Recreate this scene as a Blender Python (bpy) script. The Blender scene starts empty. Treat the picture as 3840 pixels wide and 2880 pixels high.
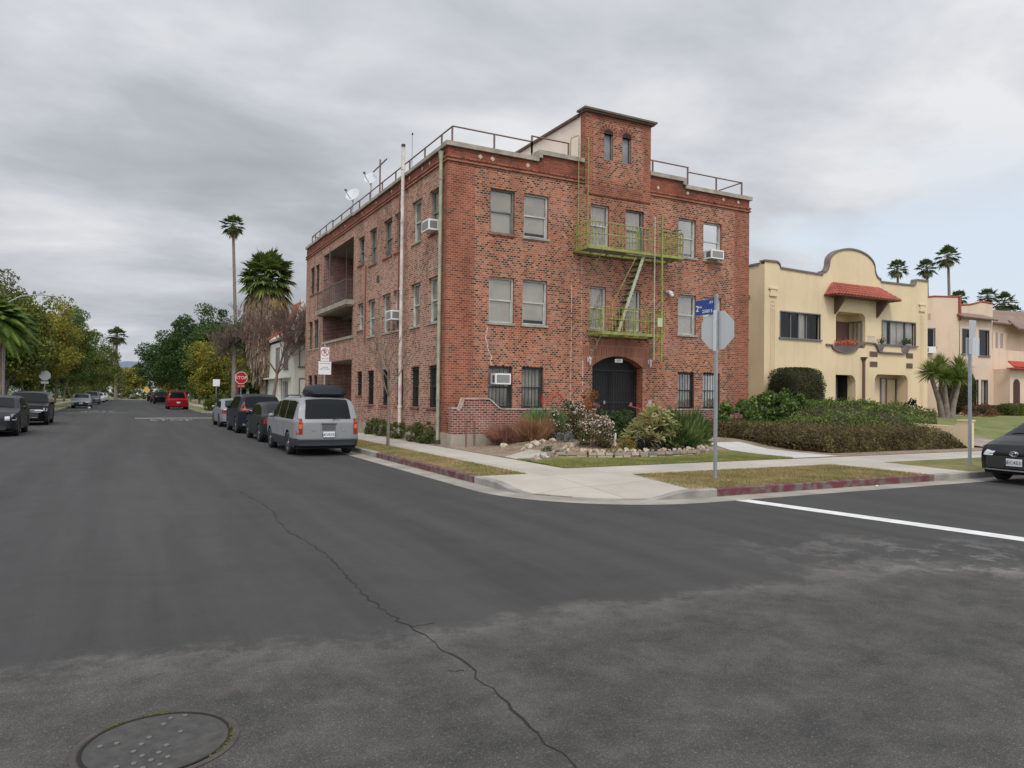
import bpy, math, random
import numpy as np
from mathutils import Vector, Matrix, Euler
sc = bpy.context.scene
COL = sc.collection
RND = random.Random(11)
NR = np.random.default_rng(5)
PI = math.pi

# ------------------------------------------------------------------ helpers
def tag(o, label=None, cat=None, group=None, kind=None):
    if label: o['label'] = label
    if cat: o['category'] = cat
    if group: o['group'] = group
    if kind: o['kind'] = kind
    return o
def empty(name, label, cat, loc=(0,0,0), rz=0, group=None):
    o = bpy.data.objects.new(name, None); COL.objects.link(o)
    o.location = loc; o.rotation_euler = (0,0,rz); o.empty_display_size = .3
    return tag(o, label, cat, group)
def kids(o): return [c for c in bpy.data.objects if c.parent == o]
def copy_tree(o, parent=None):
    c = o.copy(); COL.objects.link(c); c.parent = parent
    for ch in kids(o): copy_tree(ch, c)
    return c

class MB:
    def __init__(s): s.v=[]; s.f=[]; s.m=[]; s.sm=[]
    def add(s, vs, fs, m=0, smooth=False):
        b=len(s.v); s.v.extend([tuple(p) for p in vs])
        for f in fs: s.f.append(tuple(i+b for i in f)); s.m.append(m); s.sm.append(smooth)
        return s
    def quad(s,a,b,c,d,m=0): return s.add([a,b,c,d],[(0,1,2,3)],m)
    def poly(s,pts,m=0): return s.add(pts,[tuple(range(len(pts)))],m)
    def box(s,x0,x1,y0,y1,z0,z1,m=0,T=None):
        vs=[(x,y,z) for x in (x0,x1) for y in (y0,y1) for z in (z0,z1)]
        if T: vs=[T(*p) for p in vs]
        return s.add(vs,[(0,1,3,2),(4,6,7,5),(0,4,5,1),(2,3,7,6),(0,2,6,4),(1,5,7,3)],m)
    def tube(s,pts,r,n=8,m=0,cap=True,smooth=True):
        pts=[Vector(p) for p in pts]; rs=r if isinstance(r,(list,tuple)) else [r]*len(pts)
        vs=[];up=None
        for i,p in enumerate(pts):
            d=(pts[min(i+1,len(pts)-1)]-pts[max(i-1,0)]).normalized()
            if up is None: up=Vector((0,0,1)) if abs(d.z)<.9 else Vector((1,0,0))
            a=d.cross(up).normalized(); b=a.cross(d).normalized(); up=b
            for k in range(n):
                t=2*PI*k/n; vs.append(p+a*(rs[i]*math.cos(t))+b*(rs[i]*math.sin(t)))
        fs=[(i*n+k,i*n+(k+1)%n,(i+1)*n+(k+1)%n,(i+1)*n+k) for i in range(len(pts)-1) for k in range(n)]
        s.add(vs,fs,m,smooth)
        if cap: s.add(vs[:n],[tuple(range(n))[::-1]],m); s.add(vs[-n:],[tuple(range(n))],m)
        return s
    def cyl(s,c,r,h,n=16,m=0,axis='z',smooth=True):
        c=Vector(c); d={'z':(0,0,h),'x':(h,0,0),'y':(0,h,0)}[axis]
        return s.tube([c,c+Vector(d)],r,n,m,True,smooth)
    def prism(s,pts,fn,m=0):
        # pts 2D outline; fn(p,k)->3D for k=0 front,1 back
        n=len(pts); vs=[fn(p,0) for p in pts]+[fn(p,1) for p in pts]
        s.add(vs,[tuple(range(n)),tuple(range(2*n-1,n-1,-1))]+[(i,(i+1)%n,n+(i+1)%n,n+i) for i in range(n)],m)
        return s
    def blob(s,c,rx,ry,rz,seed=0,n=8,k=6,amp=.18,m=0,smooth=True):
        r=random.Random(seed); ph=[r.uniform(0,6.28) for _ in range(6)]
        vs=[];
        for j in range(k+1):
            th=PI*j/k
            for i in range(n):
                a=2*PI*i/n
                q=1+amp*(math.sin(2*a+ph[0]+2*th)+math.sin(3*a+ph[1])*math.sin(th*2+ph[2])+.6*math.sin(5*a+ph[3]+3*th))*.6
                vs.append((c[0]+rx*q*math.sin(th)*math.cos(a),c[1]+ry*q*math.sin(th)*math.sin(a),c[2]+rz*q*math.cos(th)))
        fs=[(j*n+i,j*n+(i+1)%n,(j+1)*n+(i+1)%n,(j+1)*n+i) for j in range(k) for i in range(n)]
        return s.add(vs,fs,m,smooth)
    def build(s,name,mats,parent=None,loc=None,uv=True):
        me=bpy.data.meshes.new(name); me.from_pydata(s.v,[],s.f)
        if not isinstance(mats,(list,tuple)): mats=[mats]
        for m in mats: me.materials.append(m)
        me.polygons.foreach_set('material_index',s.m); me.polygons.foreach_set('use_smooth',s.sm)
        if uv and len(s.f)<60000:
            ul=me.uv_layers.new(name='UVMap'); n=len(me.loops)
            vi=np.empty(n,dtype=np.int32); me.loops.foreach_get('vertex_index',vi)
            co=np.array(s.v,dtype=np.float64)[vi]
            nf=len(me.polygons); ls=np.empty(nf,dtype=np.int32); lt=np.empty(nf,dtype=np.int32)
            me.polygons.foreach_get('loop_start',ls); me.polygons.foreach_get('loop_total',lt)
            nm=np.empty(nf*3); me.polygons.foreach_get('normal',nm); nm=np.abs(nm.reshape(-1,3))
            fi=np.repeat(np.arange(nf),lt); order=np.concatenate([np.arange(a,a+b) for a,b in zip(ls,lt)]) if nf else []
            ax=nm.argmax(1)[fi]; c=co[order]
            u=np.where(ax==0,c[:,1],c[:,0]); w=np.where(ax==2,c[:,1],c[:,2])
            out=np.zeros((n,2)); out[order,0]=u; out[order,1]=w
            ul.data.foreach_set('uv',out.ravel())
        me.update(); o=bpy.data.objects.new(name,me); COL.objects.link(o)
        if parent: o.parent=parent
        if loc: o.location=loc
        return o

def mesh_np(name,V,F,mats,parent=None,midx=None,loc=None):
    """V (n,3) array, F (m,k) array of equal-size faces"""
    me=bpy.data.meshes.new(name); k=F.shape[1]
    me.vertices.add(len(V)); me.vertices.foreach_set('co',V.astype(np.float32).ravel())
    me.loops.add(F.size); me.loops.foreach_set('vertex_index',F.astype(np.int32).ravel())
    me.polygons.add(len(F)); me.polygons.foreach_set('loop_start',np.arange(0,F.size,k,dtype=np.int32))
    me.polygons.foreach_set('loop_total',np.full(len(F),k,dtype=np.int32))
    if not isinstance(mats,(list,tuple)): mats=[mats]
    for m in mats: me.materials.append(m)
    if midx is not None: me.polygons.foreach_set('material_index',midx.astype(np.int32))
    me.update(calc_edges=True); me.validate()
    o=bpy.data.objects.new(name,me); COL.objects.link(o)
    if parent: o.parent=parent
    if loc: o.location=loc
    return o
def leafquads(C,size,asp=.55,up=.3,rng=NR):
    """rhombic leaves at centres C; returns V,F"""
    n=len(C); d=rng.normal(size=(n,3)); d[:,2]+=up; d/=np.linalg.norm(d,axis=1)[:,None]
    e=rng.normal(size=(n,3)); e-= (e*d).sum(1)[:,None]*d; e/=np.linalg.norm(e,axis=1)[:,None]
    s=size*rng.uniform(.6,1.3,size=(n,1))
    V=np.stack([C-d*s*.5,C+e*s*asp*.5,C+d*s*.5,C-e*s*asp*.5],1).reshape(-1,3)
    F=np.arange(n*4).reshape(-1,4); return V,F
def clumpcloud(cx,cy,cz,rx,ry,rz,ncl,nl,rc,rng=NR,shell=.55,flat=.8,zcut=None):
    """points gathered in leaf clumps inside an ellipsoid"""
    P=[]
    while len(P)<ncl:
        p=rng.normal(size=3); p/=np.linalg.norm(p); r=rng.uniform(shell,1)**.7
        q=p*r*(1+.12*math.sin(5*p[0]+3*p[1])+.1*math.sin(7*p[2]+4*p[0]))
        if zcut is not None and q[2]<zcut: continue
        P.append([cx+q[0]*rx,cy+q[1]*ry,cz+q[2]*rz])
    P=np.array(P); rr=rc*rng.uniform(.6,1.4,size=ncl)
    idx=rng.integers(0,ncl,size=nl)
    d=rng.normal(size=(nl,3)); d/=np.linalg.norm(d,axis=1)[:,None]
    d*= (rng.uniform(.25,1,size=(nl,1))**.5); d[:,2]*=flat
    return P[idx]+d*rr[idx][:,None]

# ------------------------------------------------------------------ materials
MATS={}
def new_mat(name):
    m=bpy.data.materials.new(name); m.use_nodes=True; nt=m.node_tree
    for n in list(nt.nodes): nt.nodes.remove(n)
    out=nt.nodes.new('ShaderNodeOutputMaterial'); b=nt.nodes.new('ShaderNodeBsdfPrincipled')
    nt.links.new(b.outputs[0],out.inputs[0]); return m,nt,b,out
def N(nt,t,**kw):
    n=nt.nodes.new(t)
    for k,v in kw.items():
        if k in n.inputs.keys() if hasattr(n.inputs,'keys') else False: n.inputs[k].default_value=v
        else: setattr(n,k,v)
    return n
def ramp(nt,stops,interp='LINEAR'):
    n=nt.nodes.new('ShaderNodeValToRGB'); cr=n.color_ramp; cr.interpolation=interp
    while len(cr.elements)<len(stops): cr.elements.new(.5)
    for e,(p,c) in zip(cr.elements,stops): e.position=p; e.color=(*c,1) if len(c)==3 else c
    return n
def noise(nt,scale,detail=4,rough=.55,coord='Object',vec=None,dist=0):
    tc=nt.nodes.new('ShaderNodeTexCoord'); n=nt.nodes.new('ShaderNodeTexNoise')
    n.inputs['Scale'].default_value=scale; n.inputs['Detail'].default_value=detail; n.inputs['Roughness'].default_value=rough
    n.inputs['Distortion'].default_value=dist
    nt.links.new(vec if vec else tc.outputs[coord],n.inputs['Vector']); return n
def mixc(nt,f,a,b,bt='MIX'):
    n=nt.nodes.new('ShaderNodeMix'); n.data_type='RGBA'; n.blend_type=bt
    for s,i in ((f,0),(a,6),(b,7)):
        if isinstance(s,(int,float)): n.inputs[i].default_value=s
        elif isinstance(s,tuple): n.inputs[i].default_value=(*s,1)
        else: nt.links.new(s,n.inputs[i])
    return n.outputs[2]
def mathn(nt,op,a,b=None,c=None):
    n=nt.nodes.new('ShaderNodeMath'); n.operation=op
    for i,s in enumerate((a,b,c)):
        if s is None: continue
        if isinstance(s,(int,float)): n.inputs[i].default_value=s
        else: nt.links.new(s,n.inputs[i])
    return n.outputs[0]
def mat(name,col,rough=.7,metal=0,col2=None,scale=3,bump=0,bscale=40,spec=.5,coat=0,lo=.35,hi=.65,detail=5,coord='Object',streak=None):
    if name in MATS: return MATS[name]
    m,nt,b,out=new_mat(name)
    b.inputs['Roughness'].default_value=rough; b.inputs['Metallic'].default_value=metal
    b.inputs['Specular IOR Level'].default_value=spec; b.inputs['Coat Weight'].default_value=coat
    b.inputs['Coat Roughness'].default_value=.06
    if col2:
        n=noise(nt,scale,detail,coord=coord); r=ramp(nt,[(lo,(0,0,0)),(hi,(1,1,1))]); nt.links.new(n.outputs[0],r.inputs[0])
        cc_=mixc(nt,r.outputs[0],col,col2)
        if streak:
            tc=nt.nodes.new('ShaderNodeTexCoord'); mp_=nt.nodes.new('ShaderNodeMapping'); mp_.inputs['Scale'].default_value=(1.7,1.7,.22); nt.links.new(tc.outputs['Object'],mp_.inputs[0])
            sn=noise(nt,1.0,7,.7,vec=mp_.outputs[0]); sr=ramp(nt,[(.50,(0,0,0)),(.74,(1,1,1))]); nt.links.new(sn.outputs[0],sr.inputs[0]); cc_=mixc(nt,mathn(nt,'MULTIPLY',sr.outputs[0],.55),cc_,streak)
        nt.links.new(cc_,b.inputs['Base Color'])
    else: b.inputs['Base Color'].default_value=(*col,1)
    if bump:
        n=noise(nt,bscale,3); bp=nt.nodes.new('ShaderNodeBump'); bp.inputs['Strength'].default_value=bump; bp.inputs['Distance'].default_value=.02
        nt.links.new(n.outputs[0],bp.inputs['Height']); nt.links.new(bp.outputs[0],b.inputs['Normal'])
    MATS[name]=m; return m
def leafmat(name,c1,c2,c3=None,scale=.7,rough=.6,trans=.25):
    if name in MATS: return MATS[name]
    m,nt,b,out=new_mat(name)
    g=nt.nodes.new('ShaderNodeNewGeometry'); n=noise(nt,scale,3)
    st=[(.0,c1),(1,c2)] if not c3 else [(0,c1),(.6,c2),(1,c3)]
    r=ramp(nt,st)
    a=mathn(nt,'MULTIPLY_ADD',n.outputs[0],1.9,-.95+.22); a=mathn(nt,'MULTIPLY_ADD',g.outputs['Random Per Island'],.55,a)
    nt.links.new(a,r.inputs[0]); nt.links.new(r.outputs[0],b.inputs['Base Color'])
    b.inputs['Roughness'].default_value=rough; b.inputs['Specular IOR Level'].default_value=.3
    t=nt.nodes.new('ShaderNodeBsdfTranslucent'); nt.links.new(r.outputs[0],t.inputs[0])
    mx=nt.nodes.new('ShaderNodeMixShader'); mx.inputs[0].default_value=trans
    nt.links.new(b.outputs[0],mx.inputs[1]); nt.links.new(t.outputs[0],mx.inputs[2]); nt.links.new(mx.outputs[0],out.inputs[0])
    MATS[name]=m; return m
def brickmat(name,stops,mortar,bw=.19,bh=.074,ms=.011,dark=.0,stain=None,nsc=.5,mixamt=.35,squash=1.0,patch=None):
    if name in MATS: return MATS[name]
    m,nt,b,out=new_mat(name)
    tc=nt.nodes.new('ShaderNodeTexCoord')
    bt=nt.nodes.new('ShaderNodeTexBrick'); bt.offset=.5; bt.squash=squash; bt.squash_frequency=2
    for k,v in (('Scale',1),('Brick Width',bw),('Row Height',bh),('Mortar Size',ms),('Mortar Smooth',.3),('Bias',0)): bt.inputs[k].default_value=v
    bt.inputs['Color1'].default_value=(0,0,0,1); bt.inputs['Color2'].default_value=(1,1,1,1); bt.inputs['Mortar'].default_value=(.5,.5,.5,1)
    nt.links.new(tc.outputs['UV'],bt.inputs['Vector'])
    n1=noise(nt,nsc,3,coord='UV'); n2=noise(nt,9,3,coord='UV')
    sep=nt.nodes.new('ShaderNodeSeparateColor'); nt.links.new(bt.outputs['Color'],sep.inputs[0])
    v=mathn(nt,'ADD',sep.outputs[0],mathn(nt,'MULTIPLY_ADD',n1.outputs[0],mixamt,-mixamt/2))
    r=ramp(nt,stops,'LINEAR'); nt.links.new(v,r.inputs[0])
    c=mixc(nt,mathn(nt,'MULTIPLY',n2.outputs[0],.35),r.outputs[0],(.5,.42,.36),'MULTIPLY')
    c=mixc(nt,bt.outputs['Fac'],c,mortar)
    if stain:
        n3=noise(nt,.9,6,.65,coord='UV'); rr=ramp(nt,[(.5,(0,0,0)),(.72,(1,1,1))]); nt.links.new(n3.outputs[0],rr.inputs[0])
        c=mixc(nt,mathn(nt,'MULTIPLY',rr.outputs[0],stain[1]),c,stain[0])
    mpn=nt.nodes.new('ShaderNodeMapping'); mpn.inputs['Scale'].default_value=(1.6,.28,1); nt.links.new(tc.outputs['UV'],mpn.inputs[0])
    sk_=noise(nt,1.0,5,.6,vec=mpn.outputs[0]); sr=ramp(nt,[(.36,(.72,.68,.66)),(.52,(1.02,1.02,1.02)),(.70,(1.2,1.18,1.16))]); nt.links.new(sk_.outputs[0],sr.inputs[0])
    c=mixc(nt,.75,c,sr.outputs[0],'MULTIPLY')
    nt.links.new(c,b.inputs['Base Color']); b.inputs['Roughness'].default_value=.85; b.inputs['Specular IOR Level'].default_value=.25
    bp=nt.nodes.new('ShaderNodeBump'); bp.inputs['Strength'].default_value=.6; bp.inputs['Distance'].default_value=.008
    nt.links.new(mathn(nt,'SUBTRACT',mathn(nt,'MULTIPLY',n2.outputs[0],.4),bt.outputs['Fac']),bp.inputs['Height']); nt.links.new(bp.outputs[0],b.inputs['Normal'])
    MATS[name]=m; return m

DK=(.035,.026,.03)
BR_PLAIN=brickmat('brick_plain',[(0,(.19,.045,.028)),(.45,(.285,.078,.042)),(.8,(.34,.11,.062)),(.9,(.20,.075,.055)),(1,(.07,.04,.036))],(.32,.20,.145),ms=.010,bw=.17,mixamt=.35,stain=((.16,.05,.03),.25))
BR_FRONT=brickmat('brick_mixed',[(0,(.20,.045,.026)),(.30,(.37,.10,.047)),(.50,(.37,.135,.075)),(.62,(.43,.20,.13)),(.69,(.14,.06,.05)),(.74,(.045,.032,.034)),(1,(.028,.022,.026))],(.36,.225,.155),ms=.013,bw=.135,stain=((.33,.19,.155),.55),mixamt=.55,nsc=.8)
BR_SIDE=brickmat('brick_side',[(0,(.26,.09,.055)),(.30,(.40,.155,.09)),(.50,(.47,.24,.16)),(.64,(.45,.26,.19)),(.72,(.15,.08,.07)),(.78,(.06,.04,.04)),(1,DK)],(.43,.30,.235),ms=.014,bw=.125,stain=((.40,.27,.22),.45),mixamt=.4)
BR_TOP=brickmat('brick_stained',[(0,(.20,.05,.03)),(.5,(.28,.07,.035)),(1,(.12,.045,.035))],(.2,.12,.09),ms=.008,mixamt=.9,stain=((.06,.04,.035),.6))
BR_ARCH=brickmat('brick_soldier',[(0,(.27,.085,.05)),(.5,(.35,.13,.085)),(1,(.22,.09,.065))],(.34,.22,.17),bw=.075,bh=.4,ms=.01)
BR_GARDEN=brickmat('brick_garden',[(0,(.17,.045,.035)),(.5,(.24,.065,.045)),(.8,(.26,.10,.075)),(.9,(.06,.035,.035)),(1,(.05,.03,.03))],(.36,.27,.235),ms=.013,stain=((.45,.36,.34),.5))
CONC=mat('concrete_trim',(.38,.34,.27),.85,col2=(.23,.20,.16),scale=2.6,bump=.2)
FOUND=mat('foundation_concrete',(.38,.34,.27),.9,col2=(.27,.24,.20),scale=1.2,bump=.3)
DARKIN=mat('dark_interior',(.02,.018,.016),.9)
DKGREEN=mat('dark_green_paint',(.028,.05,.042),.5,col2=(.05,.07,.06),scale=6)
WHITEFR=mat('weathered_white_frame',(.50,.52,.49),.6,col2=(.34,.36,.34),scale=4)
GREYFR=mat('grey_green_frame',(.16,.19,.18),.6,col2=(.10,.12,.11),scale=4)
BLIND=mat('window_blind',(.64,.62,.58),.8,col2=(.50,.49,.46),scale=1.3); BLIND2=mat('window_blind_grey',(.46,.46,.45),.8,col2=(.34,.34,.34),scale=.9); BLIND3=mat('window_blind_pale',(.74,.73,.70),.8,col2=(.62,.61,.58),scale=.7)
CURT=mat('window_curtain',(.50,.50,.47),.85,col2=(.30,.31,.30),scale=2.2)
BLACKM=mat('black_iron',(.014,.014,.014),.5)
LIME=mat('lime_green_paint',(.30,.31,.07),.65,col2=(.17,.18,.055),scale=7)
WORNW=mat('worn_pale_paint',(.42,.44,.34),.7,col2=(.30,.30,.16),scale=9)
RUST=mat('rusty_rail_paint',(.20,.085,.055),.7,col2=(.12,.10,.09),scale=5)
WHITEP=mat('white_metal',(.72,.72,.70),.5,col2=(.58,.57,.54),scale=4)
ACW=mat('ac_white',(.72,.72,.70),.5)
ACG=mat('ac_grille',(.12,.12,.12),.6)
PIPEW=mat('pale_pipe_paint',(.66,.62,.57),.6,col2=(.46,.38,.34),scale=2.2)
PIPEG=mat('green_pipe_paint',(.36,.36,.24),.6,col2=(.22,.25,.20),scale=2.6)
GALV=mat('galvanised_steel',(.36,.38,.40),.45,.55,col2=(.28,.30,.32),scale=5)
STUCCOW=mat('warm_white_stucco',(.78,.68,.58),.9,col2=(.72,.60,.50),scale=.8)
def glassmat():
    m,nt,b,out=new_mat('window_glass'); 
    nt.nodes.remove(b)
    gl=nt.nodes.new('ShaderNodeBsdfGlossy'); gl.inputs['Roughness'].default_value=.04; gl.inputs['Color'].default_value=(.9,.9,.9,1)
    tr=nt.nodes.new('ShaderNodeBsdfTransparent'); tr.inputs[0].default_value=(.93,.92,.90,1)
    fr=nt.nodes.new('ShaderNodeFresnel'); fr.inputs['IOR'].default_value=1.45
    f=mathn(nt,'MULTIPLY_ADD',fr.outputs[0],.7,.01)
    mx=nt.nodes.new('ShaderNodeMixShader'); nt.links.new(f,mx.inputs[0]); nt.links.new(tr.outputs[0],mx.inputs[1]); nt.links.new(gl.outputs[0],mx.inputs[2]); nt.links.new(mx.outputs[0],out.inputs[0])
    return m
GLASS=glassmat()
def textobj(s,size,mat_,parent,M,depth=.004,name='lettering',align='CENTER'):
    cu=bpy.data.curves.new('txt','FONT'); cu.body=s; cu.size=size; cu.extrude=depth; cu.align_x=align; cu.align_y='CENTER'; cu.resolution_u=2
    t=bpy.data.objects.new('txt',cu); COL.objects.link(t); dg=bpy.context.evaluated_depsgraph_get()
    me=bpy.data.meshes.new_from_object(t.evaluated_get(dg)); bpy.data.objects.remove(t); bpy.data.curves.remove(cu)
    me.transform(M); me.materials.clear(); me.materials.append(mat_); me.name=name
    o=bpy.data.objects.new(name,me); COL.objects.link(o); o.parent=parent; return o
def basis(origin,right,up):
    r=Vector(right).normalized(); u=Vector(up).normalized(); n=r.cross(u)
    M=Matrix.Identity(4)
    for i in range(3): M[i][0]=r[i]; M[i][1]=u[i]; M[i][2]=n[i]; M[i][3]=origin[i]
    return M
# ------------------------------------------------------------------ camera, light, sky
CAM=bpy.data.cameras.new('camera'); co=bpy.data.objects.new('camera',CAM); COL.objects.link(co); sc.camera=co
CAM.sensor_width=36; CAM.lens=2755.6/3840*36; CAM.clip_end=9000; CAM.clip_start=.1
yaw,pitch,roll=.4879,.0161,.0118
co.location=(-9.185,-21.904,1.76)
Rw=Vector((math.cos(yaw),-math.sin(yaw),0)); Fh=Vector((math.sin(yaw),math.cos(yaw),0))
F=Fh*math.cos(pitch)+Vector((0,0,math.sin(pitch))); U=Rw.cross(F)
# image x axis: r*cos+u*sin
Xc=Rw*math.cos(roll)+U*math.sin(roll); Yc=-Rw*math.sin(roll)+U*math.cos(roll)
Mx=Matrix.Identity(4)
for i in range(3): Mx[i][0]=Xc[i]; Mx[i][1]=Yc[i]; Mx[i][2]=-F[i]; Mx[i][3]=co.location[i]
co.matrix_world=Mx
SUN_EL=math.radians(52); SUN_AZ=math.radians(205)   # azimuth clockwise from +Y
sd=Vector((math.sin(SUN_AZ)*math.cos(SUN_EL),math.cos(SUN_AZ)*math.cos(SUN_EL),math.sin(SUN_EL)))
L=bpy.data.lights.new('sun','SUN'); L.energy=1.5; L.angle=math.radians(14); L.color=(1,.94,.86)
lo=bpy.data.objects.new('sun',L); COL.objects.link(lo); lo.rotation_euler=(-sd).to_track_quat('-Z','Y').to_euler(); lo.location=(0,-40,60)
W=bpy.data.worlds.new('World'); sc.world=W; W.use_nodes=True; nt=W.node_tree
bg=nt.nodes['Background']; 
sky=nt.nodes.new('ShaderNodeTexSky'); sky.sky_type='NISHITA'; sky.sun_disc=False; sky.sun_elevation=SUN_EL; sky.sun_rotation=SUN_AZ
tc=nt.nodes.new('ShaderNodeTexCoord'); sep=nt.nodes.new('ShaderNodeSeparateXYZ'); nt.links.new(tc.outputs['Generated'],sep.inputs[0])
zz=mathn(nt,'ADD',mathn(nt,'MAXIMUM',sep.outputs[2],0.0),.20)
cx=nt.nodes.new('ShaderNodeCombineXYZ')
nt.links.new(mathn(nt,'DIVIDE',sep.outputs[0],zz),cx.inputs[0]); nt.links.new(mathn(nt,'DIVIDE',sep.outputs[1],zz),cx.inputs[1])
mp=nt.nodes.new('ShaderNodeMapping'); nt.links.new(cx.outputs[0],mp.inputs[0]); mp.inputs['Rotation'].default_value=(0,0,math.radians(25)); mp.inputs['Scale'].default_value=(.95,1.25,1); mp.inputs['Location'].default_value=(5.3,2.2,0)
def wn(scale,detail,rough,off):
    mm=nt.nodes.new('ShaderNodeVectorMath'); mm.operation='ADD'; nt.links.new(mp.outputs[0],mm.inputs[0]); mm.inputs[1].default_value=off
    return noise(nt,scale,detail,rough,vec=mm.outputs[0],dist=.25).outputs[0]
big=wn(.55,3,.45,(0,0,0)); fine=wn(1.7,7,.55,(7,3,0))
v=mathn(nt,'MULTIPLY_ADD',fine,.55,mathn(nt,'MULTIPLY',big,.70))
v=mathn(nt,'MULTIPLY_ADD',v,3.3,-1.45)
cl=ramp(nt,[(.0,(.36,.385,.42)),(.35,(.44,.465,.505)),(.65,(.56,.58,.62)),(1,(.72,.73,.75))]); nt.links.new(v,cl.inputs[0])
# brighter overhead and behind the camera, where the sun stands above the clouds
dt=nt.nodes.new('ShaderNodeVectorMath'); dt.operation='DOT_PRODUCT'; nt.links.new(tc.outputs['Generated'],dt.inputs[0]); dt.inputs[1].default_value=sd
gl=mathn(nt,'POWER',mathn(nt,'MAXIMUM',mathn(nt,'MULTIPLY_ADD',dt.outputs['Value'],.5,.5),0),3.0)
bright=mathn(nt,'MULTIPLY_ADD',gl,1.7,.95)
vm=nt.nodes.new('ShaderNodeVectorMath'); vm.operation='SCALE'; nt.links.new(cl.outputs[0],vm.inputs[0]); nt.links.new(bright,vm.inputs['Scale'])
# gaps of blue low in the east
dg=nt.nodes.new('ShaderNodeVectorMath'); dg.operation='DOT_PRODUCT'; nt.links.new(tc.outputs['Generated'],dg.inputs[0]); dg.inputs[1].default_value=Vector((.875,.455,.13)).normalized()
gapn=wn(1.1,4,.5,(2,9,0))
gap=ramp(nt,[(.0,(0,0,0)),(1,(1,1,1))])
gm=mathn(nt,'MULTIPLY_ADD',dg.outputs['Value'],22,-20.6)
nt.links.new(mathn(nt,'MINIMUM',mathn(nt,'MAXIMUM',mathn(nt,'ADD',gm,mathn(nt,'MULTIPLY_ADD',gapn,7,-3.6)),0),mathn(nt,'MINIMUM',mathn(nt,'MAXIMUM',mathn(nt,'MULTIPLY_ADD',sep.outputs[2],-9,2.75),0),.95)),gap.inputs[0])
sk=nt.nodes.new('ShaderNodeVectorMath'); sk.operation='SCALE'; nt.links.new(sky.outputs[0],sk.inputs[0]); sk.inputs['Scale'].default_value=.11
skb=mixc(nt,.85,sk.outputs[0],(.70,.78,.87))
fin=mixc(nt,gap.outputs[0],vm.outputs[0],skb)
nt.links.new(fin,bg.inputs[0]); bg.inputs[1].default_value=1.0
sc.view_settings.view_transform='Standard'; sc.view_settings.look='None'; sc.view_settings.exposure=.10; sc.view_settings.gamma=1
sc.render.engine='CYCLES'; sc.cycles.max_bounces=6; sc.cycles.transparent_max_bounces=12

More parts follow.
